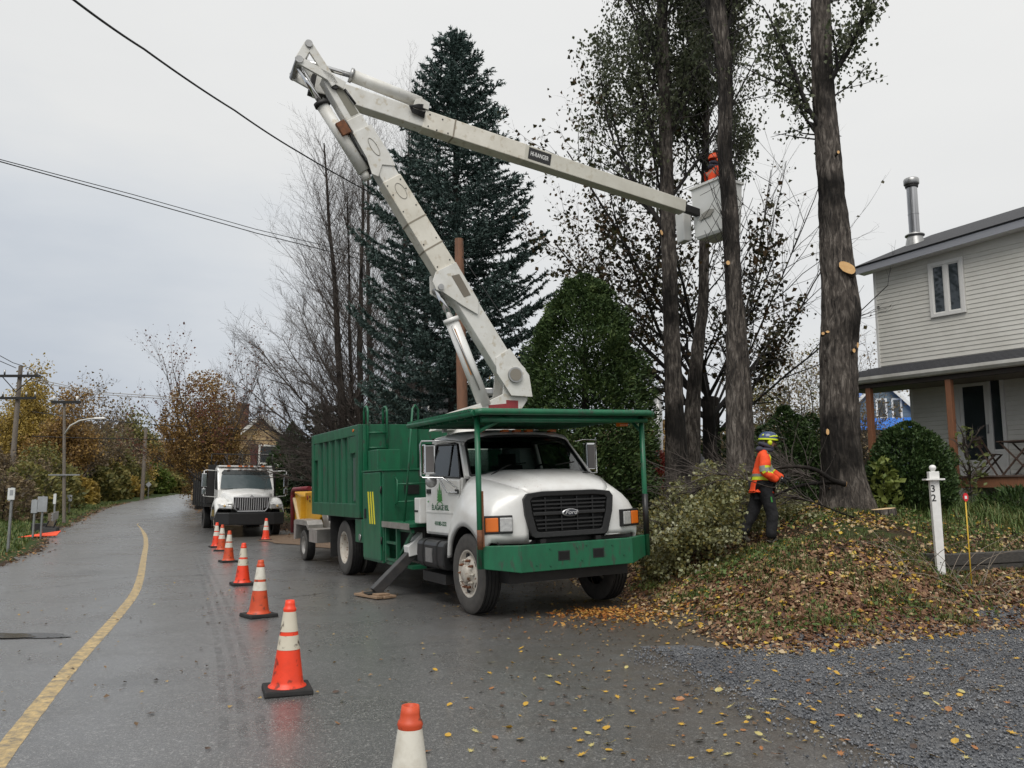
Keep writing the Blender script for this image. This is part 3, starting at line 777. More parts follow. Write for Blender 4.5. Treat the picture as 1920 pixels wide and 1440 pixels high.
# blue house far behind the porch
def gable_house(name, label, C, rz, w, dp, hw, hr, wm, rm, trim, wins, doorless=True, oh=.35, chimney=None, boards=0):
    t = thing(name, label, 'house', C, rz)
    b = MB(); b.prism([(-w/2, 0), (w/2, 0), (w/2, hw), (0, hr), (-w/2, hw)], lambda u, v, q: (u, q, v), 0, dp)
    wo = b.build('wall', wm, t)
    k_ = (hr-hw)/(w/2)
    for s in (-1, 1):
        r = MB(); e = w/2+oh
        ps = []
        for dz in (.03, .16):
            ps += [(0, -oh, hr+dz), (s*e, -oh, hr-k_*e+dz), (s*e, dp+oh, hr-k_*e+dz), (0, dp+oh, hr+dz)]
        r.hexa(ps); ro_ = r.build('roof', rm, t)
        f_ = MB(); f_.beam((0, -oh-.03, hr+.06), (s*e, -oh-.03, hr-k_*e+.06), .05, .22, (0, 0, 1)); f_.build('barge_board', trim, ro_)
    if boards:
        z = .2
        while z < hr-.3:
            hwid = w/2 if z < hw else (hr-z)/(hr-hw)*w/2
            MB().box((-hwid+.05, -.02, z), (hwid-.05, 0, z+boards*.9)).build('siding_board', wm, wo); z += boards
    for x0, x1, z0, z1, n in wins: window_at(t, x0, x1, z0, z1, -.04, n, .11, trimw, glass2)
    if chimney:
        x, y_, z0, z1 = chimney
        MB().box((x-.4, y_-.4, z0), (x+.4, y_+.4, z1)).box((x-.46, y_-.46, z1), (x+.46, y_+.46, z1+.12)).build('chimney', brickred, t)
    return t
bluewall = mat('blue_grey_siding', (.115, .16, .20), .6, c2=(.14, .19, .235), ns=4)
bh = at(1672, 800, 62); zb = g1(bh.x, 62)
BH = gable_house('house', 'small blue grey gabled house with bright blue roof seen under the porch', (bh.x-.75, 62, zb), math.radians(-12), 5.6, 8, 5.3, 8.2, bluewall, bluetrim, trimw,
    [(-.35, .45, 5.2, 6.75, 1), (.75, 1.5, 5.15, 6.75, 1), (-2.7, -1.5, 2.3, 3.9, 1), (-.9, 1.3, 2.3, 4.0, 2)], boards=.26)
MB().hexa([(-3.6, -2.2, 4.25), (3.2, -2.2, 4.25), (3.2, .0, 4.75), (-3.6, .0, 4.75), (-3.6, -2.2, 4.4), (3.2, -2.2, 4.4), (3.2, .0, 5.3), (-3.6, .0, 5.3)]).build('porch_roof', bluetrim, BH)

# tan house behind the parked truck, with maroon shutters
th_ = at(490, 905, 58)
TH = gable_house('house', 'tan brick house with maroon shutters and red chimney behind the parked truck', (th_.x-.2, 58, g1(th_.x, 58)-.6), math.radians(24), 7.6, 11, 2.6, 6.3-.2, tanwall, roofgrey, trimw,
    [(-.1, 1.15, 2.75, 4.15, 1)], chimney=(-.9, 3.4, 4.5, 7.2))
for a, b in ((-.62, -.13), (1.18, 1.6)): MB().box((a, -.09, 2.72), (b, -.03, 4.18)).build('shutter', maroon, TH)
MB().box((.05, -.075, 3.43), (1.0, -.055, 3.48)).build('window_bar', trimw, TH)
# grey house glimpsed behind the spruce
gh = at(800, 800, 40)
GH = gable_house('house', 'dark grey house with white windows glimpsed behind the spruce', (gh.x, 40, 0), math.radians(-15), 9, 9, 4.8, 7.6, darkwall, roofgrey, trimw, [(-1.2, .2, 4.7, 6.2, 3), (1.4, 2.4, 4.7, 6.2, 1)], boards=.3)
# white shed by the small cedar
gs = at(578, 900, 46)
t = gable_house('shed', 'small white shed behind the wood chipper', (gs.x, 46, g1(gs.x, 46)), math.radians(10), 2.6, 3, 2.3, 3.1, mat('shed_white', (.66, .66, .65), .5), roofgrey, trimw, [])
t['category'] = 'shed'
# ================================================================ vegetation
def barkmat(name, c1, c2, c3, st=(7, 7, 1.1), sc=2.2):
    m = bpy.data.materials.new(name); m.use_nodes = True
    t = m.node_tree; N = t.nodes; L = t.links.new; b = N['Principled BSDF']
    ge = N.new('ShaderNodeNewGeometry'); mp = N.new('ShaderNodeMapping'); mp.inputs['Scale'].default_value = st; L(ge.outputs['Position'], mp.inputs[0])
    n = N.new('ShaderNodeTexNoise'); n.inputs['Scale'].default_value = sc; n.inputs['Detail'].default_value = 7; n.inputs['Roughness'].default_value = .68; n.inputs['Distortion'].default_value = .6
    L(mp.outputs[0], n.inputs['Vector'])
    r = N.new('ShaderNodeValToRGB'); e = r.color_ramp.elements; e[0].position = .34; e[0].color = (*c1, 1); e[1].position = .72; e[1].color = (*c3, 1)
    q = e.new(.52); q.color = (*c2, 1); L(n.outputs['Fac'], r.inputs[0])
    n2 = N.new('ShaderNodeTexNoise'); n2.inputs['Scale'].default_value = .9; n2.inputs['Detail'].default_value = 5; L(ge.outputs['Position'], n2.inputs['Vector'])
    r2 = N.new('ShaderNodeValToRGB'); r2.color_ramp.elements[0].position = .46; r2.color_ramp.elements[1].position = .60
    L(n2.outputs['Fac'], r2.inputs[0])
    mx = N.new('ShaderNodeMix'); mx.data_type = 'RGBA'; mx.inputs['A'].default_value = (1, 1, 1, 1); mx.inputs['B'].default_value = (.16, .155, .15, 1)
    L(r2.outputs[0], mx.inputs['Factor'])
    mu = N.new('ShaderNodeMix'); mu.data_type = 'RGBA'; mu.blend_type = 'MULTIPLY'; mu.inputs['Factor'].default_value = 1
    L(r.outputs[0], mu.inputs['A']); L(mx.outputs['Result'], mu.inputs['B']); L(mu.outputs['Result'], b.inputs['Base Color'])
    b.inputs['Roughness'].default_value = .85; b.inputs['Specular IOR Level'].default_value = .25
    bp_ = N.new('ShaderNodeBump'); bp_.inputs['Strength'].default_value = .9; bp_.inputs['Distance'].default_value = .03
    L(n.outputs['Fac'], bp_.inputs['Height']); L(bp_.outputs[0], b.inputs['Normal'])
    return m
bark_p = barkmat('poplar_bark', (.013, .011, .010), (.078, .066, .056), (.26, .23, .20), (9, 9, 1.9), 2.2)
bark_d = barkmat('dark_bark', (.010, .009, .008), (.030, .025, .021), (.065, .055, .045))
bark_b = barkmat('bare_tree_bark', (.020, .016, .014), (.045, .036, .030), (.085, .07, .058), sc=3)
twig_m = mat('twig_brown', (.062, .050, .043), .8, c2=(.105, .088, .076), ns=2)
twig_d = mat('twig_dark', (.018, .015, .013), .8)
twig_g = mat('twig_greybrown', (.075, .060, .050), .8)
lf_pop = leafmat('poplar_leaf', [(.032, .042, .020), (.055, .070, .034), (.080, .094, .048), (.11, .124, .068), (.15, .156, .095)], trans=.3)
lf_brush = leafmat('poplar_leaf_underside', [(.085, .088, .030), (.13, .13, .045), (.17, .17, .070), (.23, .195, .06), (.26, .27, .14), (.34, .34, .21), (.44, .44, .31)], rough=.45, trans=.2)
lf_maple = leafmat('maple_leaf', [(.030, .036, .012), (.060, .052, .018), (.022, .022, .010), (.085, .050, .020), (.040, .045, .014)], trans=.2)
lf_cedar = leafmat('cedar_spray', [(.018, .034, .012), (.034, .062, .019), (.050, .086, .025), (.072, .112, .032), (.100, .140, .042)], rough=.6, trans=.1)
lf_spruce = leafmat('spruce_needle', [(.026, .046, .040), (.044, .074, .063), (.064, .102, .090), (.090, .134, .122), (.12, .165, .148)], rough=.6, trans=0)
lf_bush = leafmat('bush_leaf', [(.018, .038, .010), (.034, .066, .018), (.055, .090, .026), (.024, .046, .013)], trans=.12)
lf_yel = leafmat('yellow_autumn_leaf', [(.18, .14, .045), (.26, .19, .05), (.35, .25, .06), (.43, .31, .075), (.50, .38, .11)], trans=.3)
lf_ora = leafmat('orange_autumn_leaf', [(.13, .085, .045), (.19, .115, .045), (.25, .15, .05), (.32, .20, .06), (.38, .25, .08)], trans=.3)
lf_brn = leafmat('brown_autumn_leaf', [(.10, .080, .058), (.145, .108, .070), (.18, .135, .08), (.22, .165, .09), (.27, .20, .11)], trans=.25)
lf_red = leafmat('red_autumn_leaf', [(.28, .05, .035), (.38, .11, .09), (.18, .035, .025), (.33, .16, .05)], trans=.3)
lf_olive = leafmat('olive_autumn_leaf', [(.09, .10, .04), (.13, .135, .045), (.18, .17, .055), (.24, .21, .065), (.30, .25, .08)], trans=.25)

def trunk_np(path, rad, n=28, step=.12, amp=.02, fr=7.0, flare=0.0):
    """a bark-ridged trunk along a path of points (numpy)"""
    path = np.array([tuple(p) for p in path], float); rad = np.array(rad, float)
    s = np.concatenate([[0], np.cumsum(np.linalg.norm(np.diff(path, axis=0), axis=1))])
    q = np.arange(0, s[-1], step); q = np.append(q, s[-1])
    P = np.stack([np.interp(q, s, path[:, i]) for i in range(3)], 1); R = np.interp(q, s, rad)
    if len(q) > 9:
        kk = np.array([1, 2, 3, 2, 1.])/9
        for i in range(3): P[2:-2, i] = np.convolve(P[:, i], kk, 'valid')
        R[2:-2] = np.convolve(R, kk, 'valid')
    a = 2*PI*np.arange(n)/n
    ca, sa = np.cos(a), np.sin(a)
    cyl = np.stack([np.broadcast_to(ca, (len(q), n))*R[:, None], np.broadcast_to(sa, (len(q), n))*R[:, None], np.broadcast_to(q[:, None], (len(q), n))*.22 + P[0, 0]], -1)
    nz = vnoise(cyl*fr); rdg = 1-np.abs(2*vnoise(cyl*fr*2.1)-1); nz2 = vnoise(cyl*np.array([2.0, 2.0, 1.6])+9)
    nz3 = 1-np.abs(2*vnoise(cyl*np.array([1, 1, 2.4])*fr*1.7+31)-1)
    disp = amp*(rdg**.7-.85)*1.7 + amp*.6*(nz3-.8) + amp*1.6*(nz2-.6)
    if flare:
        lobes = .5+.5*np.cos(a*5+P[0, 0]); disp = disp + flare*np.exp(-q/.45)[:, None]*(.25+.75*lobes)[None]
    rr_ = R[:, None] + disp*np.minimum(1, R[:, None]/.1)
    v = np.stack([P[:, None, 0] + rr_*ca, P[:, None, 1] + rr_*sa, np.broadcast_to(P[:, 2:3], rr_.shape)], -1).reshape(-1, 3)
    m = len(q); i = np.arange(m-1)[:, None]*n; j = np.arange(n)[None]; j1 = (j+1) % n
    f = np.stack([i+j, i+j1, i+n+j1, i+n+j], -1).reshape(-1, 4)
    return v, f, P, R

class Twigs:
    def __init__(s): s.a = []; s.b = []; s.ra = []; s.rb = []; s.tips = []; s.td = []; s.lv = []
    def grow(s, p, d, L, r, lv, P, rg):
        """p start, d direction, L length; P[lv] = (segs, wiggle, up, children, length ratio, angle, start)"""
        n, wig, up, ch, lr, ang, st = P[lv][:7]
        pts = [np.array(p, float)]; d = np.array(d, float); d /= np.linalg.norm(d); h = L/n
        for k in range(n):
            d = d + rg.normal(size=3)*wig + np.array([0, 0, up]); d /= np.linalg.norm(d)
            q = pts[-1] + d*h
            r0 = r*(1-k/n*.75); r1 = r*(1-(k+1)/n*.75)
            s.a.append(pts[-1]); s.b.append(q); s.ra.append(r0); s.rb.append(r1)
            if lv >= len(P)-2: s.tips.append((pts[-1]+q)/2); s.td.append(d); s.lv.append(lv)
            pts.append(q)
            if lv+1 < len(P) and (k+1)/n >= st:
                c = ch/(n*(1-st)); c = int(c) + (rg.random() < c-int(c))
                for _ in range(c):
                    ax = np.cross(d, rg.normal(size=3)); ax /= np.linalg.norm(ax)+1e-9
                    t = ang*(.7+.6*rg.random()); nd = d*math.cos(t) + ax*math.sin(t)
                    s.grow(q-d*h*rg.random(), nd, L*lr*(.65+.6*rg.random())*(1-.35*(k/n)), max(r1*.62, P[-1][7] if len(P[-1]) > 7 else .003), lv+1, P, rg)
        return s
    def mesh(s, n=3): return segs_np(s.a, s.b, s.ra, s.rb, n)

def make_tree(name, label, path, rad, bark, limbs, twigmat, leafm=None, leaf=None, group=None, cat='tree', n=28, step=.12, amp=.02, flare=0., per=6, spread=.16, up=.0, seed=1, rg=None, hang=False, jitter_leaf=.4):
    base = path[0]
    t = thing(name, label, cat, base, group=group)
    v, f, P, R = trunk_np(path, rad, n, step, amp, 7., flare)
    tr = mesh_np('trunk', v, f, bark, t, smooth=False)
    rg = rg or np.random.default_rng(seed)
    if limbs is not None and limbs.a:
        v, f = limbs.mesh(4 if len(limbs.a) < 4000 else 3)
        mesh_np('branches', v, f, twigmat, t, kind='stuff')
    if leafm is not None and limbs.tips:
        tp = np.array(limbs.tips); n_ = len(tp)
        k = np.repeat(np.arange(n_), int(round(per))) if per >= 1 else np.nonzero(rg.random(n_) < per)[0]
        c = tp[k] + rg.normal(size=(len(k), 3))*spread
        if hang: d = np.stack([rg.normal(size=len(k))*.5, rg.normal(size=len(k))*.5, -np.ones(len(k))], -1)
        else: d = None
        sz = leaf*(1-jitter_leaf+2*jitter_leaf*rg.random(len(k)))
        v, f = leaves_np(c, sz, sz*.85, d=d, rng=rg)
        mesh_np('crown', v, f, leafm, t, kind='stuff')
    return t

def px_path(pts, Y):
    pa, ra = [], []
    for px, py, w in pts:
        pa.append(at(px, py, Y)); ra.append(w/2*Y/FPX*(.97 if w > 60 else .88))
    return pa, ra
def poplar(label, pts, Y, h0, limb_n, seed, ztop=17, leafy=1.0, left=1.0, right=1.0, reach=3.0, flare=.05, hair=0, n=44, amp=.020, steep=.5):
    rg = np.random.default_rng(seed)
    pa, ra = px_path(pts, Y)
    pa[0] = Vector((pa[0].x, pa[0].y, g1(pa[0].x, pa[0].y)-.12))
    top = pa[-1]; d = (pa[-1]-pa[-3]).normalized()
    z = top.z
    while z < ztop:
        z += 1.0; pa.append(pa[-1]+Vector((d.x*.5+rg.normal()*.04, rg.normal()*.04, 1))); ra.append(ra[-1]*.86)
    tw = Twigs()
    P = [(7, .07, .10, 7, .50, .55, .12), (5, .12, .08, 5, .52, .6, .15), (4, .16, .05, 0, .5, .6, .2)]
    zs = np.array([p.z for p in pa])
    for i in range(limb_n):
        zz = h0 + (ztop-1-h0)*(i/limb_n)**1.1 + rg.normal()*.15
        j = int(np.searchsorted(zs, zz)); j = min(max(j, 1), len(pa)-1)
        tt = (zz-zs[j-1])/max(1e-6, zs[j]-zs[j-1]); p = pa[j-1].lerp(pa[j], tt); r = lerp(ra[j-1], ra[j], tt)
        a = rg.random()*2*PI; dx, dy = math.cos(a), math.sin(a)
        w = left if dx < 0 else right
        if dy < -.25 and rg.random() < .72: continue
        if rg.random() > w: continue
        L = reach*(.65+.6*rg.random())*(.75+.35*w)*(1-.45*max(0, (zz-h0)/(ztop-h0)))
        tl = steep*(.75+.6*rg.random())
        tw.grow((p.x+dx*r*.7, p.y+dy*r*.7, p.z), (dx*math.sin(tl), dy*math.sin(tl), math.cos(tl)), L, min(.06, r*.33), 0, P, rg)
    for i in range(hair):                # epicormic shoots on the stem
        zz = 3.0 + rg.random()*(ztop-7); j = int(np.searchsorted(zs, zz)); j = min(max(j, 1), len(pa)-1)
        tt = (zz-zs[j-1])/max(1e-6, zs[j]-zs[j-1]); p = pa[j-1].lerp(pa[j], tt); r = lerp(ra[j-1], ra[j], tt)
        a = rg.random()*2*PI; dx, dy = math.cos(a), math.sin(a)
        q = np.array([p.x+dx*r, p.y+dy*r, p.z]); dd = np.array([dx*.5, dy*.5, .9*(1 if rg.random() < .7 else -.6)])
        L = .3+.6*rg.random()
        for _ in range(3):
            dd = unit(dd+rg.normal(size=3)*.12+np.array([0, 0, .1])); q2 = q+dd*L/3
            tw.a.append(q); tw.b.append(q2); tw.ra.append(.007); tw.rb.append(.005); q = q2
    return make_tree('poplar_tree', label, pa, ra, bark_p, tw, twig_d, lf_pop, .074, 'row of tall poplars', n=n, step=.06, amp=amp, flare=flare, per=5*leafy, spread=.10, rg=rg, hang=True)

# the five poplars of the row, left to right
T1 = poplar('leftmost tall poplar with dense leafy limbs reaching out over the boom', [(1272, 905, 62), (1269, 880, 52), (1266, 800, 44), (1264, 740, 41), (1260, 640, 36), (1257, 560, 34), (1253, 440, 31), (1252, 389, 30), (1249, 290, 29), (1247, 194, 28), (1243, 100, 25), (1241, 0, 23)], 17.5, 7.3, 46, 3, leafy=.8, left=1.0, right=.5, reach=3.5, steep=.50)
T2 = poplar('slim poplar whose foot leans against the leftmost trunk', [(1294, 900, 46), (1296, 860, 40), (1300, 740, 31), (1307, 660, 26), (1316, 600, 23), (1319, 560, 21), (1321, 428, 20), (1323, 300, 17), (1324, 194, 15), (1326, 0, 12)], 19, 8.2, 32, 5, leafy=.8, reach=2.4, steep=.36)
T4 = poplar('poplar standing right in front of the lifted bucket', [(1390, 900, 64), (1389, 850, 58), (1386, 740, 56), (1382, 650, 44), (1378, 560, 35), (1373, 486, 35), (1369, 389, 34), (1360, 300, 31), (1358, 272, 30), (1361, 190, 31), (1359, 120, 33), (1345, 30, 42), (1340, 0, 44)], 14.8, 8.9, 44, 8, leafy=.8, left=.6, right=.8, reach=2.3, hair=420, steep=.5)
T5 = poplar('thickest poplar, nearest the house, with a fresh sawn limb scar', [(1592, 948, 108), (1588, 930, 92), (1581, 890, 80), (1576, 820, 73), (1573, 740, 72), (1570, 660, 72), (1577, 590, 76), (1573, 540, 68), (1566, 460, 63), (1559, 360, 59), (1552, 280, 56), (1545, 194, 53), (1540, 100, 50), (1538, 0, 48)], 14.0, 7.95, 44, 13, leafy=.8, left=.30, right=.95, reach=2.5, n=72, amp=.032, flare=.07, steep=.62)
# fresh saw cuts on the stems
def cut_face(parent, px, py, Y, w, h, tilt, seed, rx=0):
    c = at(px, py, Y); c = world_of(parent).inverted() @ c
    b = MB(); n = 18; rr_ = random.Random(seed)
    q = [(math.cos(2*PI*i/n)*w*(1+.06*rr_.uniform(-1, 1)), math.sin(2*PI*i/n)*h*(1+.06*rr_.uniform(-1, 1))) for i in range(n)]
    R_ = Matrix.Rotation(rx, 3, 'Z') @ Matrix.Rotation(tilt, 3, 'Y')
    vs = [c + R_ @ Vector((u, -.045, v)) for u, v in q] + [c + R_ @ Vector((u*1.25, .12, v*1.25)) for u, v in q]
    b.add(vs, [tuple(reversed(range(n)))], 0); b.add(vs, [(i, (i+1) % n, n+(i+1) % n, n+i) for i in range(n)], 1)
    return b.build('saw_cut', [cutwood, bark_p], parent)
cut_face(T5, 1588, 503, 13.68, .150, .085, .65, 4, -.25)
cut_face(T5, 1570, 287, 13.74, .022, .028, 0, 5); cut_face(T5, 1604, 648, 13.77, .028, .05, .2, 6, .6); cut_face(T5, 1598, 658, 13.7, .03, .035, 0, 7, .3)
cut_face(T5, 1551, 810, 13.66, .025, .05, 0, 8, -.2); cut_face(T5, 1543, 626, 13.7, .025, .025, 0, 10, -.3); cut_face(T5, 1550, 623, 13.66, .03, .02, 0, 11)
cut_face(T1, 1241, 437, 17.33, .025, .06, -.3, 12, -.3); cut_face(T4, 1364, 494, 14.56, .035, .04, 0, 14)

# maple with sparse dark leaves behind the poplars
def spread_tree(name, label, base, Y, H, dirs, P, bark, twm, leafm, leaf, per, spread, seed, r0=.16, cat='tree', group=None, trunk_h=2.0, lean=0., rlimb=.07, zcut=.0):
    rg = np.random.default_rng(seed)
    b = on(base, Y) if not isinstance(base, Vector) else base
    b = Vector((b.x, b.y, b.z-.1)); tw = Twigs()
    top = b + Vector((lean, 0, trunk_h))
    pa = [b, b.lerp(top, .5), top]; ra = [r0*1.25, r0, r0*.85]
    for (dx, dz, L, fr) in dirs:
        p = b.lerp(top, fr); dy = rg.normal()*.35
        tw.grow(tuple(p), (dx, dy, dz), L, rlimb*(.8+.4*rg.random()), 0, P, rg)
    return make_tree(name, label, pa, ra, bark, tw, twm, leafm, leaf, group, cat, n=14, step=.25, amp=.015, flare=.05, per=per, spread=spread, rg=rg)
MP = [(9, .06, .05, 11, .42, .7, .2), (6, .11, .05, 6, .45, .7, .15), (4, .16, .03, 3, .5, .7, .2), (3, .2, 0, 0, .5, .6, .2)]
spread_tree('maple_tree', 'wide maple with sparse dark leaves behind the poplars', 1335, 22, 12, [(-.75, .9, 6.6, .9), (-.55, 1, 7.6, 1), (-.3, 1, 8.5, 1), (-.95, .75, 5.2, .8), (-.1, 1, 7.6, 1), (.35, 1, 4.2, 1), (-.42, 1, 8.0, .9), (.7, .8, 3.6, .8), (-.62, .85, 6.0, .85)], MP, bark_d, twig_d, lf_maple, .115, .62, .13, 21, r0=.19, trunk_h=3.2, rlimb=.075)
MP2 = [(9, .05, .03, 8, .40, .55, .25), (5, .10, .03, 4, .42, .6, .15), (3, .14, 0, 0, .5, .6, .2)]
spread_tree('bare_tree', 'bare thin limbed tree reaching right between the poplars', 1348, 24, 12, [(.62, .9, 7.6, .8), (.5, 1, 8.6, .9), (.75, .75, 6.8, .7), (.4, 1, 8.8, 1), (.7, .6, 6.2, .7)], MP2, bark_d, twig_d, lf_maple, .11, .10, .1, 22, r0=.13, trunk_h=3.6, rlimb=.05)

# bare trees left of the spruce: stems fanning up, with thousands of twigs
BP = [(10, .035, .045, 17, .42, .62, .10), (7, .07, .07, 10, .47, .6, .10), (5, .10, .08, 5.5, .5, .55, .12), (3, .13, .05, 0, .5, .5, .2)]
def bare(label, px, Y, H, stems, seed, arms=()):
    rg = np.random.default_rng(seed); b = on(px, Y); b = Vector((b.x, b.y, b.z-.1))
    t = thing('bare_tree', label, 'tree', b, group='bare trees left of the spruce')
    tw = Twigs(); mv, mf, off = [], [], 0
    for (ox, lx, h, r) in stems:
        pa = []; p = b + Vector((ox, rg.normal()*.2, 0))
        k = 9
        for i in range(k+1):
            q = i/k; pa.append(p + Vector((lx*q**1.15 + rg.normal()*.03, rg.normal()*.05, h*q)))
        ra = [r*(1-.86*i/k) for i in range(k+1)]
        v, f, PP, RR = trunk_np(pa, ra, 10, .3, .01, 7, .04); mv.append(v); mf.append(f+off); off += len(v)
        for i in range(int(h*3.6)):
            q = .16 + .82*rg.random(); j = q*k; a = pa[int(j)].lerp(pa[min(k, int(j)+1)], j-int(j))
            an = rg.random()*2*PI; el = .45 + .65*q
            tw.grow(tuple(a), (math.cos(an)*(1.1-el*.5)-.08, math.sin(an)*(1.1-el*.5), el), (h*.36)*(1-.62*q)*(.7+.5*rg.random()), .028*(1-.6*q), 1, BP, rg)
    for (z, dx, dz, L) in arms:
        tw.grow((b.x+.1, b.y, b.z+z), (dx, rg.normal()*.25, dz), L, .055, 0, BP, rg)
    mesh_np('trunk', np.concatenate(mv), np.concatenate(mf), bark_b, t, smooth=False)
    v, f = tw.mesh(3); mesh_np('branches', v, f, twig_m, t, kind='stuff')
    return t
bare('bare tree with a fan of low limbs sweeping left over the road', 652, 29, 11, [(0, -1.2, 14.2, .20), (.35, -.1, 14.8, .17), (.2, -.6, 12.5, .12)], 31, [(2.2, -1, .22, 4.2), (2.7, -1, .38, 4.6), (3.2, -.95, .5, 4.8), (1.8, -1, .08, 3.6), (3.8, -.9, .75, 4.8), (2.4, -.9, .3, 4.3), (4.4, -.7, .9, 4.6)])
bare('taller bare tree half hidden by the spruce', 694, 33, 13, [(0, -.5, 16.2, .20), (.9, .4, 17, .17), (1.7, 1.0, 17, .15)], 33, [(4, -.6, .9, 4)])

# blue spruce
def conifer(label, px, Y, ztop, prof, seed, mats=(lf_spruce,), whorl=.27, tw_n=11, needle=.105, name='spruce_tree', group=None, z0=.3, leaders=3, droop=.28, dens=1.0, zlo=None):
    rg = np.random.default_rng(seed); b = on(px, Y); zt = ztop
    t = thing(name, label, 'tree', b, group=group)
    pa = [b+Vector((0, 0, -.1)), b+Vector((.05, 0, (zt-b.z)*.5)), Vector((b.x-.05, b.y, zt))]
    v, f, P, R = trunk_np(pa, [.24, .16, .02], 10, .3, .012, 7, .05)
    tw = Twigs(); C, D, Nn, S_ = [], [], [], []
    def needles(p, d, L, k, side=None):
        n = max(3, int(k*dens)); u = rg.random(n)
        c = p + d*(u*L)[:, None]; dv = unit(d*.8 + rg.normal(size=(n, 3))*.62)
        C.append(c+dv*needle*.4); D.append(dv); S_.append(np.full(n, needle)*(.7+.6*rg.random(n)))
    z = b.z + z0 if zlo is None else zlo
    while z < zt-.12:
        q = (z-b.z)/(zt-b.z); Lr = prof(q)
        nb = 7 if q < .85 else 5
        a0 = rg.random()*6
        for i in range(nb):
            a = a0 + 2*PI*i/nb + rg.normal()*.22; L = Lr*(.78+.42*rg.random())
            if L < .12: L = .12
            d = np.array([math.cos(a), math.sin(a), .12 - droop*(1-q) + .75*max(0, q-.72)/.28]); d /= np.linalg.norm(d)
            p = np.array([b.x, b.y, z + rg.normal()*.06]); ns = max(3, int(L/.26)); h = L/ns
            for k in range(ns):
                d = d + np.array([0, 0, .055 + .03*(k/ns)]) + rg.normal(size=3)*.03; d /= np.linalg.norm(d)
                q2 = p + d*h; r = .022*(1-.8*k/ns)*(.4+L*.3)
                tw.a.append(p); tw.b.append(q2); tw.ra.append(r); tw.rb.append(r*.85)
                sd_ = np.cross(d, [0, 0, 1.]); sd_ /= np.linalg.norm(sd_)+1e-9
                if k >= ns*.18:
                    fr = 1-(k/ns); tl = (.16 + .34*fr*min(1, L/2.2))
                    for s in (-1, 1):
                        for m in range(2):
                            dd = unit(d*.75 + sd_*s*(.75+.2*rg.random()) + np.array([0, 0, -.22+.12*rg.normal()]))
                            st = p + d*h*rg.random()
                            needles(st, dd, tl*(.7+.6*rg.random()), tw_n)
                needles(p, d, h, tw_n)
                p = q2
            needles(p, d, .16, tw_n*.7)
        z += whorl*(.75+.5*rg.random())*(1 if q < .8 else .75)
    for i in range(leaders):
        o = np.array([b.x+rg.normal()*.38, b.y+rg.normal()*.25, zt-.7-rg.random()*.5]) if i else np.array([b.x, b.y, zt-.8])
        L = .75+.5*rg.random() if i else 1.0
        needles(o, np.array([.0, 0, 1.]), L, 40)
        for k in range(6): needles(o+np.array([0, 0, L*.75*rg.random()]), unit(np.array([rg.normal(), rg.normal(), 1.0])), .22, 8)
    mesh_np('trunk', v, f, bark_d, t)
    v, f = tw.mesh(3); mesh_np('branches', v, f, twig_d, t, kind='stuff')
    c = np.concatenate(C); d = np.concatenate(D); s = np.concatenate(S_)
    v, f = leaves_np(c, s*1.3, s*.40, d=d, fold=.1, rng=rg)
    mesh_np('crown', v, f, mats[0], t, kind='stuff')
    return t
def sprof(q):
    return float(np.interp(q, [0, .08, .2, .36, .5, .62, .75, .86, .94, 1], [2.45, 2.75, 2.95, 3.05, 2.95, 2.45, 1.75, 1.30, .80, .10]))
SPR = conifer('tall dark blue spruce with layered drooping boughs behind the boom', 848, 25, at(845, 68, 25).z, sprof, 41, tw_n=15, whorl=.27, z0=1.0)
# dark pines behind the chip truck
def pprof(q): return float(np.interp(q, [0, .3, .7, 1], [1.7, 1.9, 1.2, .15]))
lf_pine = leafmat('dark_pine_needle', [(.010, .018, .010), (.018, .028, .014), (.026, .036, .018)], trans=0)
conifer('dark low pine behind the green chip box', 606, 36, at(606, 760, 36).z, pprof, 43, (lf_pine,), .34, 7, .17, 'pine_tree', dens=.8)
conifer('dark pine under the bare trees', 652, 38, at(650, 745, 38).z, pprof, 44, (lf_pine,), .34, 7, .17, 'pine_tree', dens=.8)

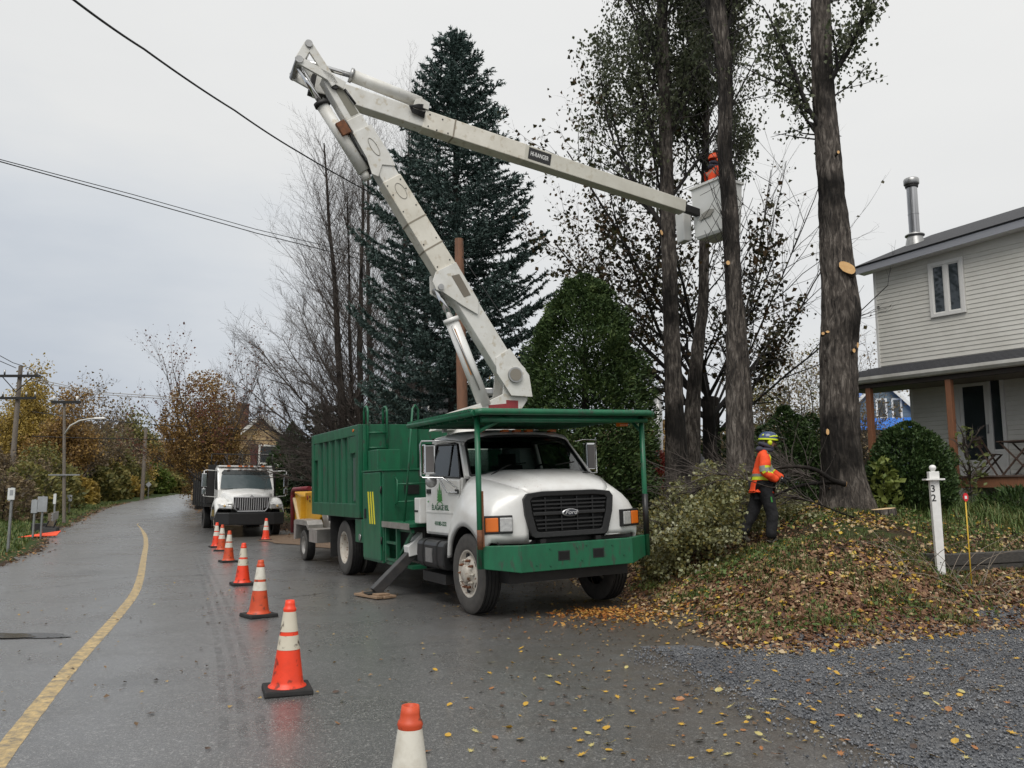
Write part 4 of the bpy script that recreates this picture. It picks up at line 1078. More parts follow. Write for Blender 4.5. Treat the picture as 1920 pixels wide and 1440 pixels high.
def mass(name, label, b, prof, H, N, size, m, seed, cat='tree', group=None, trunk=True, aspect=.55, lump=.25, sx=1.0, sy=1.0, upness=.5, inner=.25, bark=bark_d, lf=1.0, trunk_r=.12, twigs=0):
    """foliage held on a hidden stem: sprays spread through the outer part of the crown's volume"""
    rg = np.random.default_rng(seed)
    t = thing(name, label, cat, b, group=group)
    q = rg.random(N*2); w = np.array([prof(x) for x in np.linspace(0, 1, 64)]); pr = np.interp(q, np.linspace(0, 1, 64), w)
    keep = rg.random(N*2) < pr/w.max(); q = q[keep][:N]; pr = pr[keep][:N]; n = len(q)
    a = rg.random(n)*2*PI
    P = np.stack([np.cos(a)*pr*sx, np.sin(a)*pr*sy, q*H], -1)*(1.1/max(.35, min(1.6, w.max()))**.6)
    lm = 1 + lump*((fbm(P*1.15+seed, 2)-.5)*1.5 + (vnoise(P*3.4+seed)-.5)*.75)
    rr_ = np.where(rg.random(n) < inner, np.sqrt(rg.random(n))*.85, .72 + .30*rg.random(n)**.7)
    r = pr*lm*rr_
    c = np.stack([b[0]+np.cos(a)*r*sx, b[1]+np.sin(a)*r*sy, b[2]+q*H + lump*.5*w.max()*(vnoise(P*2.2+40)-.5)*q], -1)
    kp = rg.random(n) < np.clip((fbm(c*3.1/max(.5, min(1.6, w.max()))+seed, 2)-.30)/.22, .12, 1); c, a = c[kp], a[kp]; n = len(c)
    out = np.stack([np.cos(a), np.sin(a), np.full(n, upness)], -1)
    d = unit(out + rg.normal(size=(n, 3))*.55); nr = unit(out + rg.normal(size=(n, 3))*.8)
    s = size*(.55+.9*rg.random(n))
    v, f = leaves_np(c, s, s*aspect, d=d, nrm=nr, rng=rg)
    if trunk:
        vv, ff, _, _ = trunk_np([Vector(b)+Vector((0, 0, -.1)), Vector(b)+Vector((0, 0, H*.5)), Vector(b)+Vector((0, 0, H*.93))], [trunk_r, trunk_r*.7, trunk_r*.2], 8, .4, .008)
        mesh_np('trunk', vv, ff, bark, t)
    if twigs:
        tw = Twigs()
        for i in range(twigs):
            z = H*(.15+.6*rg.random()); an = rg.random()*2*PI
            tw.grow((b[0], b[1], b[2]+z), (math.cos(an)*.7, math.sin(an)*.7, .6), prof(z/H)*.95+.25, .03, 0, [(5, .1, .05, 5, .5, .6, .2), (4, .14, .03, 3, .5, .6, .2), (3, .15, 0, 0, .5, .6, .2)], rg)
        vv, ff = tw.mesh(3); mesh_np('branches', vv, ff, twig_g, t, kind='stuff')
    mesh_np('crown', v, f, m, t, kind='stuff')
    return t
# big cedar behind the cab
cb = on(1100, 18.0); CH = at(1120, 520, 18).z - cb.z
def cprof(q): return float(np.interp(q, [0, .12, .30, .45, .6, .75, .88, .96, 1], [1.25, 1.40, 1.50, 1.46, 1.36, 1.20, .95, .62, .12]))
CED = mass('cedar_tree', 'broad dark green cedar behind the truck cab', cb, cprof, CH, 120000, .095, lf_cedar, 51, lump=.55, upness=.55, aspect=.36, inner=.30)
# small cedar beside the tan house
cb = on(543, 44); 
mass('cedar_tree', 'small pointed cedar beside the tan house', cb, lambda q: float(np.interp(q, [0, .2, .5, .8, 1], [1.35, 1.5, 1.25, .6, .05])), at(543, 788, 44).z-cb.z, 20000, .16, leafmat('green_cedar', [(.018, .040, .010), (.032, .065, .016), (.05, .085, .022)]), 52, lump=.3, upness=.9, aspect=.45)
# round clipped bush in front of the porch
bb = gp(1712, 948); bb = on(1712, 14.6)
mass('round_bush', 'rounded dark green bush in front of the porch', bb, lambda q: float(np.interp(q, [0, .15, .4, .65, .85, 1], [.52, .66, .72, .63, .40, .06])), at(1712, 785, 14.6).z-bb.z, 30000, .060, lf_bush, 53, 'bush', lump=.28, upness=.8, aspect=.5, trunk_r=.05)
# dark shrubs between the big poplar and the worker
for i, (px, Y, py, r, n) in enumerate(((1478, 19.5, 762, 1.05, 9000), (1530, 22, 775, .9, 5000), (1352, 24, 790, 1.0, 4000))):
    b = on(px, Y)
    mass('shrub', ['dark green shrub behind the worker in the orange jacket', 'shrub right behind the thickest poplar trunk', 'low shrub seen between the poplar trunks'][i], b, lambda q, r=r: r*float(np.interp(q, [0, .2, .5, .8, 1], [.8, 1, .95, .6, .1])), at(px, py, Y).z-b.z, n*2, .085, lf_bush, 54+i, 'bush', lump=.35, trunk_r=.05)
b = on(1222, 21); mass('red_shrub', 'pink and red autumn shrub behind the green bumper post', b, lambda q: .62*float(np.interp(q, [0, .3, .6, .9, 1], [.5, .9, 1, .6, .1])), at(1222, 838, 21).z-b.z, 2600, .13, lf_red, 57, 'bush', lump=.4, inner=.5, trunk_r=.03)
b = on(1210, 19.5); mass('shrub', 'olive yellow shrub right of the truck fender', b, lambda q: .55*float(np.interp(q, [0, .3, .6, .9, 1], [.7, 1, 1, .6, .1])), .85, 1800, .12, lf_olive, 58, 'bush', lump=.4, inner=.5, trunk_r=.03)
b = on(1652, 16.5); mass('vine_bush', 'straggly yellow green leaves at the foot of the bush', on(1660, 14.1), lambda q: .32*float(np.interp(q, [0, .5, 1], [.8, 1, .3])), .85, 420, .12, leafmat('lime_leaf', [(.10, .14, .03), (.18, .21, .05), (.06, .10, .02)]), 59, 'bush', inner=.6, trunk_r=.012)
b = on(1822, 17.0); mass('shrub', 'thin young shrub in front of the glass door', b, lambda q: .42*float(np.interp(q, [0, .4, .8, 1], [.35, 1, .8, .2])), at(1845, 800, 17).z-b.z, 230, .12, leafmat('pale_shrub_leaf', [(.10, .13, .04), (.16, .18, .06), (.05, .08, .02)]), 60, 'bush', inner=.8, trunk_r=.015, twigs=9)
b = on(1915, 15.5); mass('shrub', 'green perennials along the edge of the deck', b, lambda q: 1.0*float(np.interp(q, [0, .5, 1], [1, .9, .3])), .5, 1500, .14, lf_bush, 61, 'bush', inner=.7, trunk_r=.01, upness=1.5, aspect=.25)

# autumn wood along the left of the road and behind: every tree on its own
WP = [(7, .07, .05, 8, .5, .6, .2), (5, .12, .04, 6, .5, .65, .15), (4, .16, .03, 2.5, .5, .6, .2), (3, .14, .05, 0, .5, .6, .2, .009)]
woods = [ # px, Y, top py, half width px, leaves, label
 (8, 84, 735, 62, lf_yel, 'yellow leaved tree at the far left edge of the wood', 1.6), (48, 70, 722, 62, lf_yel, 'bright yellow tree beside the near power pole', 1.7), (105, 47, 735, 60, lf_ora, 'orange brown tree behind the near power pole', 1.3),
 (150, 55, 712, 60, lf_brn, 'tall thin brown tree behind the street lamp', .5), (185, 62, 755, 55, lf_brn, 'bare brown tree right of the street lamp', .5), (136, 51, 812, 45, lf_brn, 'low brown tree under the street lamp', 1.2),
 (232, 70, 765, 45, lf_brn, 'brown tree above the bend in the road', .6), (200, 58, 828, 40, lf_olive, 'olive shrubby tree along the grass verge', 1.5), (262, 78, 790, 40, lf_olive, 'faded tree beside the far pole', 1.2),
 (165, 49, 850, 36, lf_yel, 'small yellow tree on the left verge', 1.3), (15, 31, 860, 60, lf_brn, 'brown thicket tree behind the small signs', 1.2), (70, 36, 850, 45, lf_olive, 'olive thicket tree behind the grey signs', 1.5),
 (238, 64, 868, 32, lf_yel, 'low yellow bush tree near the diamond sign', 1.5), (312, 84, 868, 42, lf_olive, 'green leaved tree at the end of the road', 1.6), (480, 66, 770, 50, lf_brn, 'thin brown tree behind the red chimney', .35), (440, 80, 760, 60, lf_brn, 'far thin tree left of the chimney', .35),
 (1480, 40, 690, 62, lf_brn, 'fading brown tree behind the poplars', .8), (1530, 44, 668, 60, lf_olive, 'fading olive tree left of the thick poplar', .7), (1625, 50, 660, 45, lf_brn, 'thin autumn tree behind the house corner', .4), (1655, 70, 640, 40, lf_brn, 'pinkish bare tree above the blue house', .3), (1440, 46, 735, 50, lf_olive, 'low olive tree seen beside the worker', 1.0),
 (960, 60, 690, 40, lf_yel, 'yellow tree glimpsed beside the boom base', 1.5), (1225, 52, 800, 40, lf_ora, 'orange tree glimpsed beside the leftmost poplar', 1.2), (760, 55, 780, 60, lf_brn, 'brown tree behind the grey house', .6),
]
for i, (px, Y, py, hw, lm, lab, den) in enumerate(woods):
    rg = np.random.default_rng(100+i); b = on(px, Y)
    while px < 350 and b.x > float(edge_l(Y))-4.6 and Y < 120: Y += 1.5; b = on(px, Y)
    Hh = at(px, py, Y).z - b.z; R_ = hw/FPX*Y
    b = Vector((b.x, b.y, b.z-.1)); tw = Twigs(); th_ = Hh*.3
    for k_ in range(9):
        an = 2*PI*k_/9 + rg.normal()*.3; el = rg.uniform(.35, 1.2); L = (Hh*.62)*(.55+.45*rg.random()) if el > .9 else R_*1.15
        tw.grow((b.x, b.y, b.z+th_*(.35+.65*rg.random())), (math.cos(an)*min(1, R_/Hh*1.9), math.sin(an)*min(1, R_/Hh*1.9), el), L, .05, 0, WP, rg)
    tw.grow((b.x, b.y, b.z+th_), (0, 0, 1), Hh*.66, .07, 0, WP, rg)
    make_tree('wood_tree', lab, [b, b+Vector((rg.normal()*.2, 0, th_*.6)), b+Vector((rg.normal()*.2, 0, th_*1.1))], [.16, .13, .10], bark_b, tw, twig_g if lm is lf_brn else twig_m, lm, .0028*Y, 'autumn trees along the road and behind the houses', n=7, step=.6, amp=.01, per=max(1, round(1.5*den)) if den >= 1.0 else den*.6, spread=.0055*Y, rg=rg)
# large orange brown tree behind the parked white truck
rg = np.random.default_rng(77); b = on(378, 50); b = Vector((b.x, b.y, b.z-.1)); tw = Twigs(); Hh = at(378, 655, 50).z-b.z; OS = Hh/6.9
OP = [(8, .05, .06, 10, .48, .5, .15), (6, .09, .06, 6, .5, .5, .12), (4, .12, .05, 3, .5, .5, .2), (3, .13, .05, 0, .5, .5, .2)]
for k_ in range(13):
    an = 2*PI*k_/13 + rg.normal()*.2; el = [1.5, .75, .38][k_ % 3]
    tw.grow((b.x, b.y, b.z+1.0+.9*rg.random()), (math.cos(an), math.sin(an), el), [5.9, 3.7, 3.0][k_ % 3]*OS*(.9+.2*rg.random()), .07, 0, OP, rg)
BIG = make_tree('wood_tree', 'big round orange brown tree behind the parked white truck', [b, b+Vector((0, 0, 1)), b+Vector((.1, 0, 2.2))], [.34, .28, .2], bark_d, tw, twig_m, None, n=12, step=.3, amp=.02, flare=.12)
tp = np.array(tw.tips); lv = np.array(tw.lv); rr_ = np.linalg.norm((tp-np.array([b.x, b.y, b.z+3.4]))/np.array([1, 1, 1.15]), axis=1)
prob = np.interp(rr_, [0, 2.7, 3.4, 4.4], [2.0, 1.9, .5, .2]); kk = np.concatenate([np.nonzero(rg.random(len(tp)) < prob-o_)[0] for o_ in (0, 1)])
c = tp[kk]+rg.normal(size=(len(kk), 3))*.16; inn = rr_[kk] < 3.3
for nm, sel, mm in (('crown', inn, lf_ora), ('outer_leaves', ~inn, leafmat('russet_leaf', [(.17, .06, .04), (.12, .045, .03), (.22, .10, .06)], trans=.3))):
    cc = c[sel]; s = .125*(.6+.8*rg.random(len(cc))); v, f = leaves_np(cc, s, s*.8, rng=rg); mesh_np(nm, v, f, mm, BIG, kind='stuff')
n_ = 26000; u = rg.normal(size=(n_, 3)); u = unit(u)*(rg.random((n_, 1))**.4); u[:, 2] = np.where(u[:, 2] < 0, u[:, 2]*.8, u[:, 2])
c = np.array([b.x-.1, b.y, b.z+Hh*.50]) + u*np.array([2.55, 2.3, Hh*.37]); c[:, 0] -= np.clip(.55-(c[:, 2]-b.z)/Hh, 0, 1)*1.6*(rg.random(n_))
c = c[fbm(c*np.array([2.6, 2.6, 1.1])+3, 3) > .50]; s = .12*(.6+.8*rg.random(len(c))); v, f = leaves_np(c, s, s*.8, rng=rg); mesh_np('inner_leaves', v, f, leafmat('amber_brown_leaf', [(.13, .078, .034), (.18, .105, .04), (.23, .135, .045), (.29, .175, .055), (.36, .23, .07)], trans=.25), BIG, kind='stuff')
# undergrowth along the verge: low olive and yellow thickets
for i, px in enumerate((5, 48, 92, 140, 182, 205, 228, 250, 285, 322)):
    Y = [27, 33, 36, 42, 50, 56, 62, 70, 80, 88][i]; b = on(px, Y)
    while b.x > float(edge_l(Y))-2.9 and Y < 125: Y += 1; b = on(px, Y)
    mass('thicket', ['rust brown', 'olive', 'dull yellow', 'olive yellow', 'pale olive', 'yellow green', 'bright yellow', 'dark olive', 'leafy green', 'green'][i] + ' thicket on the verge ' + ['under the small white signs', 'behind the grey sign backs', 'by the guard rail end', 'at the foot of the lamp pole', 'right of the lamp pole', 'halfway to the bend', 'before the far pole', 'at the far pole', 'by the diamond sign', 'where the road leaves view'][i], b,
         lambda q: 1.7*float(np.interp(q, [0, .3, .7, 1], [.9, 1, .75, .2])), 2.1+.5*(i % 3), 2200, .006*Y, [lf_brn, lf_olive, lf_olive, lf_yel, lf_olive, lf_olive, lf_yel, lf_olive, leafmat('verge_green', [(.07, .11, .02), (.12, .16, .03), (.05, .08, .02)]), lf_olive][i], 200+i, 'bush', 'thickets along the verge', lump=.5, inner=.4, trunk_r=.04, twigs=5)
# far-off wood closing the horizon
rg = np.random.default_rng(5); cs = []
for x0, x1, y0, y1, h in ((-190, -30, 110, 190, 9), (-30, 120, 95, 160, 8), (-120, -45, 60, 110, 8)):
    n = 9000; x = rg.uniform(x0, x1, n); y = rg.uniform(y0, y1, n); ok = (x < edge_l(y)-6) | (x > edge_r(y)+8); x, y = x[ok], y[ok]
    hh = h*(.45+.75*fbm(np.stack([x*.09, y*.09, x*0], -1), 3)); cs.append(np.stack([x, y, gz(x, y, False)+hh*rg.random(len(x))**.6], -1))
cs = np.concatenate(cs); s = .9+.9*rg.random(len(cs)); v, f = leaves_np(cs, s, s*.8, rng=rg)
mesh_np('far_wood', v, f, lf_brn, kind='stuff')
# ================================================================ bucket truck
TH_, ROLL = math.radians(27.0), math.radians(2.0)
FW = Vector((math.sin(TH_), -math.cos(TH_), 0)); LF0 = Vector((math.cos(TH_), math.sin(TH_), 0))
LF = LF0*math.cos(ROLL) + Vector((0, 0, math.sin(ROLL))); UP = FW.cross(LF)
T0 = Vector((-.578, 11.23, 0.012)) + LF*1.12
TM = Matrix(((FW.x, LF.x, UP.x, T0.x), (FW.y, LF.y, UP.y, T0.y), (FW.z, LF.z, UP.z, T0.z), (0, 0, 0, 1)))
TK = thing('bucket_truck', 'white cab bucket truck with green chip box and raised articulated boom', 'truck', mw=TM)

def make_wheel(parent, c, sgn, R, wd, rr_, kind, rim_m=rimw):
    """sgn -1: outer face towards -y"""
    fn = lambda x, y, z: (c[0]+x, c[1]+sgn*z, c[2]+y)
    b = MB(); h = wd/2
    prof = [(rr_, -h*.85), (rr_+.02, -h*.95), (R*.80, -h), (R*.93, -h*.96), (R*.985, -h*.80)]
    g = [(-.80, 0), (-.62, 0), (-.60, -.012), (-.54, -.012), (-.52, 0), (-.24, 0), (-.22, -.012), (-.16, -.012), (-.14, 0), (.14, 0), (.16, -.012), (.22, -.012), (.24, 0), (.52, 0), (.54, -.012), (.60, -.012), (.62, 0), (.80, 0)]
    tread = [(R*(1-.015*abs(a)) + d*R/.53, h*a) for a, d in g]
    b.lathe(prof, 40, fn, 1); b.lathe(tread, 40, fn, 0, False)
    b.lathe([(R*.985, h*.80), (R*.93, h*.96), (R*.86, h*1.005), (R*.80, h), (R*.70, h*.985), (rr_+.02, h*.95), (rr_, h*.85)], 40, fn, 1)
    w = b.build('wheel', [rubber, tyre_wall], parent)
    r = MB()
    if kind == 'steer':
        r.lathe([(rr_+.012, h*.93), (rr_-.012, h*.93), (rr_-.03, h*.55), (rr_*.80, h*.50), (rr_*.72, h*.78), (rr_*.50, h*.92), (0, h*.92)], 40, fn)
    elif kind == 'dual':
        r.lathe([(rr_+.012, h*.93), (rr_-.012, h*.93), (rr_-.03, h*.3), (rr_*.86, -h*.5), (rr_*.55, -h*.75), (rr_*.42, -h*.75), (0, -h*.7)], 40, fn)
    else:
        r.lathe([(rr_+.01, h*.9), (rr_-.01, h*.9), (rr_-.02, h*.4), (rr_*.6, h*.35), (rr_*.45, h*.6), (0, h*.6)], 28, fn)
    ro = r.build('rim', rim_m, w)
    if kind == 'steer':
        hb = MB(); hb.lathe([(rr_*.40, h*.9), (rr_*.40, h*1.25), (rr_*.33, h*1.38), (0, h*1.38)], 24, fn); hb.build('hub', rimw, w)
        for i in range(10):
            a = 2*PI*i/10; p = fn(rr_*.60*math.cos(a), rr_*.60*math.sin(a), h*.88); q = fn(rr_*.60*math.cos(a), rr_*.60*math.sin(a), h*1.20)
            MB().cyl(p, q, .020, 6).cyl(q, fn(rr_*.60*math.cos(a), rr_*.60*math.sin(a), h*1.38), .012, 6).build('lug_nut', rustm if i % 3 else rimw, w)
        hh = MB()
        for i in range(5):
            a = 2*PI*(i+.5)/5; p = fn(rr_*.78*math.cos(a), rr_*.78*math.sin(a), h*.62); q = fn(rr_*.78*math.cos(a), rr_*.78*math.sin(a), h*.74)
            hh.cyl(p, q, .038, 10)
        hh.build('hand_hole', dark, w)
    elif kind == 'dual':
        for i in range(10):
            a = 2*PI*i/10; MB().cyl(fn(rr_*.5*math.cos(a), rr_*.5*math.sin(a), -h*.78), fn(rr_*.5*math.cos(a), rr_*.5*math.sin(a), -h*.5), .02, 6).build('lug_nut', dark, w)
        MB().cyl(fn(0, 0, -h*.75), fn(0, 0, h*.1), rr_*.26, 16).build('hub', dark, w)
    return w
for s in (-1, 1):
    make_wheel(TK, (0, s*.985, .53), s, .53, .27, .30, 'steer')
    make_wheel(TK, (-6.0, s*.985, .53), s, .53, .26, .30, 'dual'); make_wheel(TK, (-6.0, s*.68, .53), s, .53, .26, .30, 'dual', dark)
f = MB()
for s in (-.42, .42): f.box((-8.1, s-.04, .74), (.85, s+.04, .98))
for x in (-8.0, -6.9, -4.8, -3.2, -1.9, -.8, .5): f.box((x-.05, -.38, .78), (x+.05, .38, .94))
f.cyl((-6, -1.0, .53), (-6, 1.0, .53), .09).box((-6.22, -.2, .36), (-5.78, .2, .72)).box((-.08, -.85, .42), (.08, .85, .56))
f.box((-.5, -.35, .45), (.7, .35, 1.2)).box((-4.3, -.5, .40), (-2.0, .5, .74))
f.build('chassis_frame', dark, TK)
# --- chip box
b = MB()
b.box((-8.12, -1.15, 1.28), (-4.66, 1.15, 2.78)); bo = b.build('chip_box', green, TK)
for s in (-1, 1):
    y0, y1 = s*1.152, s*1.22
    for x in (-7.62, -7.16, -6.70, -6.22, -5.75, -5.30):
        MB().hexa([(x-.055, y0, 1.40), (x+.055, y0, 1.40), (x+.03, y1-s*.005, 1.40), (x-.03, y1-s*.005, 1.40), (x-.055, y0, 2.66), (x+.055, y0, 2.66), (x+.03, y1-s*.005, 2.66), (x-.03, y1-s*.005, 2.66)]).build('side_rib', green, bo)
    MB().box((-8.15, y0, 2.66), (-4.60, y1, 2.86)).build('top_rail', green2, bo, bevel=.012)
    MB().box((-8.15, y0, 1.14), (-4.60, y1, 1.40)).build('bottom_rail', green, bo, bevel=.012)
    for x0, x1 in ((-8.16, -7.98), (-4.78, -4.58)): MB().box((x0, y0-s*.01, 1.143), (x1, y1+s*.006, 2.855)).build('corner_post', green, bo, bevel=.012)
    for x0, x1, z0, z1 in ((-7.975, -7.70, 2.30, 2.655), (-5.22, -4.785, 2.34, 2.655)): MB().box((x0, y0, z0), (x1, y1-s*.012, z1)).build('side_plate', green2, bo, bevel=.01)
    MB().box((-5.14, y0, 1.45), (-4.86, s*1.165, 2.26)).build('side_hatch', mat('hatch_grey_green', (.06, .10, .08), .6, c2=(.035, .075, .055), ns=6) if s < 0 else bpy.data.materials['hatch_grey_green'], bo)
    MB().cyl((-4.9, y1, 2.76), (-4.9, y1+s*.015, 2.76), .03, 10).build('marker_lamp', amber, bo)
MB().box((-4.655, -1.14, 1.14), (-4.585, 1.14, 2.86)).build('front_wall', green2, bo, bevel=.01)
MB().box((-8.16, -1.14, 2.79), (-8.08, 1.14, 2.86)).build('rear_rail', green, bo)
MB().box((-8.05, -1.1, 2.75), (-4.7, 1.1, 2.80)).build('lid', green2, bo)
MB().box((-8.0, -.9, .98), (-4.7, .9, 1.13)).build('subframe', dark, TK)
for s in (-1, 1): MB().box((-6.85, s*1.12-.02 if s > 0 else -1.16, .30), (-6.83, s*.60, 1.12)).build('mud_flap', rubber, TK)
# ladder hoops on the chip box front
for y in (-1.05, -.68):
    ld = MB().tube([(-4.54, y, 2.12), (-4.54, y, 3.08), (-4.56, y, 3.15), (-4.62, y, 3.19), (-4.70, y, 3.19), (-4.76, y, 3.15), (-4.78, y, 3.08), (-4.78, y, 2.84)], .022, 8)
    lo = ld.build('ladder_rail', green2, TK)
for z in (2.14, 2.42, 2.70): MB().cyl((-4.54, -1.05, z), (-4.54, -.68, z), .018, 8).build('rung', green2, lo)
# --- tool cabinet across the truck
MB().box((-4.46, -1.17, .62), (-3.36, 1.17, 1.97)).build('cabinet', green, TK, bevel=.012)
for s in (-1, 1):
    y = s*1.172
    MB().hexa([(-4.46, y, .42), (-3.37, y, .42), (-3.37, s*.8, .55), (-4.46, s*.8, .55), (-4.46, y, .62), (-3.37, y, .62), (-3.37, s*.8, .62), (-4.46, s*.8, .62)]).build('cabinet_skirt', green, TK)
    d = MB(); d.box((-4.42, y, .46), (-3.42, y+s*.028, 1.95)); do = d.build('cabinet_door', green2, TK, bevel=.008)
    for z in (.80, 1.65): MB().cyl((-3.40, y+s*.02, z-.06), (-3.40, y+s*.02, z+.06), .016, 8).build('hinge', dark, do)
    MB().box((-4.30, y+s*.028, 1.15), (-4.22, y+s*.045, 1.32)).build('latch', dark, do)
    for i in range(3):
        x = -4.06+i*.13; MB().hexa([(x+.04, y+s*.028, 1.06), (x+.10, y+s*.028, 1.06), (x+.10, y+s*.031, 1.06), (x+.04, y+s*.031, 1.06), (x-.06, y+s*.028, 1.62), (x, y+s*.028, 1.62), (x, y+s*.031, 1.62), (x-.06, y+s*.031, 1.62)]).build('yellow_stripe', yellowtape, do)
MB().box((-4.48, -1.2, 1.97), (-3.34, 1.2, 1.995)).build('cabinet_top', green2, TK, bevel=.006)
MB().box((-4.40, -1.10, 1.996), (-3.86, -.66, 2.36)).build('top_box', green2, TK, bevel=.015)
MB().box((-4.95, -1.19, .70), (-4.48, -.85, 1.12)).build('side_box', green, TK, bevel=.012)
MB().cyl((-4.60, -1.2, .80), (-4.60, -1.215, .80), .06, 16).build('filler_cap', steel, TK)
fr = MB()
for y in (-.95, -.30): fr.tube([(-3.34, y, 1.40), (-3.24, y, 1.42), (-3.24, y, 1.80), (-3.34, y, 1.86)], .014, 6)
for z in (1.44, 1.74): fr.cyl((-3.24, -.95, z), (-3.24, -.30, z), .014, 6)
fr.build('grab_frame', green2, TK)
MB().box((-3.355, -.78, 1.56), (-3.33, -.52, 1.72)).build('vent_slot', dark, TK)
MB().box((-3.355, .05, 2.0), (-3.33, 1.1, 2.3)).build('console_box', green, TK)
# --- step deck and its frame
MB().box((-3.34, -1.18, 1.06), (-2.05, 1.18, 1.115)).build('step_deck', green2, TK, bevel=.005)
MB().box((-3.34, -1.205, 1.03), (-2.04, -1.182, 1.125)).build('step_edge', alu, TK)
sf = MB()
for x in (-3.28, -2.72): sf.box((x-.03, -1.16, .46), (x+.03, -1.10, 1.06))
for z in (.50, .78): sf.box((-3.25, -1.155, z-.02), (-2.75, -1.105, z+.02))
sf.box((-2.69, -1.13, .98), (-2.1, -1.08, 1.03)); sf.beam((-2.69, -1.1, .60), (-2.1, -1.1, 1.0), .04, .05)
sf.box((-3.30, -1.14, .42), (-2.05, -.9, .47)); sf.build('step_frame', green, TK)
MB().box((-3.30, -.9, .50), (-2.1, .9, 1.05)).build('pump_housing', dark, TK)
MB().tube([(-2.95, -.94, 1.11), (-2.92, -.84, 2.2), (-2.90, -.78, 3.0), (-2.93, -.72, 3.06), (-2.96, -.66, 3.0), (-2.98, -.66, 2.0)], .020, 8).build('grab_pole', green2, TK)
# --- outriggers
for s in (-1, 1):
    og = MB(); og.prism([(s*.42, .70), (s*.80, .66), (s*1.12, .60), (s*1.14, .76), (s*.74, 1.10), (s*.42, 1.10)], lambda u, v, w: (w, u, v), -2.45, -2.22)
    og.build('outrigger_housing', white, TK, bevel=.012)
    MB().beam((-2.335, s*.86, .80), (-2.335, s*1.66, .10 if s < 0 else .30), .15, .17, (1, 0, 0)).build('outrigger_leg', mat('leg_dark', (.028, .028, .03), .5, c2=(.055, .05, .046), ns=7) if s < 0 else bpy.data.materials['leg_dark'], TK, bevel=.01)
    MB().cyl((-2.46, s*.95, .74), (-2.21, s*.95, .74), .035, 10).build('pin', steel, TK)
    if s < 0: MB().box((-2.47, -1.80, .075), (-2.20, -1.52, .10)).build('foot_plate', dark, TK, bevel=.006)
# --- fuel tank
t_ = MB(); pr_ = []
for i in range(16):
    a = 2*PI*i/16; u = math.cos(a); v = math.sin(a)
    pr_.append((-.97+.21*(abs(u)**.5)*(1 if u > 0 else -1), .71+.21*(abs(v)**.5)*(1 if v > 0 else -1)))
t_.prism(pr_, lambda u, v, w: (w, u, v), -1.74, -.70); to = t_.build('fuel_tank', black, TK, bevel=.02)
for x in (-1.50, -.95):
    q = MB(); q.prism([(-.97+(u+.97)*1.03, .71+(v-.71)*1.03) for u, v in pr_], lambda u, v, w: (w, u, v), x-.025, x+.025); q.build('tank_strap', dark, to)
MB().box((-1.35, -1.19, .60), (-1.10, -1.172, .80)).build('tank_label', steel, to)
MB().box((-1.70, -1.10, .30), (-.8, -.75, .44)).build('step_bar', dark, TK)
# --- cab shell
def cab_side(s):
    b = MB()
    P = [(-1.76, .98), (-.78, .98), (-.62, 1.12), (-.42, 1.40), (-.34, 1.80), (-1.76, 1.85)]
    b.prism(P, lambda u, v, w: (u, w, v), s*.94, s*1.005)
    b.box((-1.77, s*.3, 1.0), (-1.72, s*1.0, 2.30))
    # pillars
    b.beam((-1.69, s*.985, 1.83), (-1.69, s*.865, 2.33), .06, .15, (1, 0, 0))
    b.beam((-.22, s*.985, 1.80), (-.70, s*.85, 2.34), .07, .085, (0, 1, 0))
    b.beam((-1.72, s*.865, 2.335), (-.68, s*.85, 2.35), .06, .06)
    return b
for s in (-1, 1): cab_side(s).build('cab_side', white, TK, bevel=.012)
rows = []
for x, dz, k in ((-1.78, -.14, .93), (-1.76, -.05, .97), (-1.70, -.01, .99), (-1.2, .01, 1.0), (-.85, .0, 1.0), (-.68, -.03, .99), (-.58, -.08, .96)):
    hp = [(.90, 2.32), (.89, 2.38), (.84, 2.42), (.70, 2.455), (.35, 2.475), (0, 2.48)]
    rows.append([(x, -y*k, z+dz) for y, z in hp] + [(x, y*k, z+dz) for y, z in hp[-2::-1]])
ro = MB().grid(rows).build('cab_roof', white, TK, solid=.02)
for y in (-.6, -.2, 0, .2, .6): MB().box((-.66, y-.05, 2.45), (-.56, y+.05, 2.485)).build('roof_lamp', amber, ro)
c = MB(); c.box((-1.76, -.94, .95), (-.3, .94, 1.0)); c.box((-1.74, -.95, 1.0), (-1.70, .95, 1.72)); c.box((-1.74, -.9, 2.26), (-1.70, .9, 2.42)); c.build('cab_floor', dark, TK); MB().box((-1.70, -.80, 2.36), (-.75, .80, 2.38)).build('headliner', dark, TK)
for s in (-1, 1): MB().box((-1.69, s*.93, 1.02), (-.40, s*.936, 1.80)).build('door_liner', dark, TK)
inn = MB()
for y in (-.52, .30): inn.box((-1.55, y-.26, 1.2), (-1.1, y+.26, 1.45)).box((-1.62, y-.24, 1.4), (-1.48, y+.24, 1.98)).box((-1.60, y-.13, 1.98), (-1.5, y+.13, 2.16))
inn.box((-.55, -.92, 1.35), (-.15, .92, 1.78)); inn.build('seats_and_dash', dark, TK)
MB().tube([(-.72+.05*math.sin(2*PI*i/20), .48+.20*math.cos(2*PI*i/20), 1.78+.19*math.sin(2*PI*i/20)) for i in range(21)], .014, 6).build('steering_wheel', black, TK)
glass_t = bpy.data.materials.new('cab_glass'); glass_t.use_nodes = True
N_ = glass_t.node_tree.nodes; L_ = glass_t.node_tree.links.new
g_ = N_.new('ShaderNodeBsdfGlossy'); g_.inputs['Roughness'].default_value = .02; g_.inputs['Color'].default_value = (.9, .92, .92, 1)
tr_ = N_.new('ShaderNodeBsdfTransparent'); tr_.inputs['Color'].default_value = (.36, .43, .41, 1); mx_ = N_.new('ShaderNodeMixShader'); fz = N_.new('ShaderNodeFresnel'); fz.inputs[0].default_value = 1.52
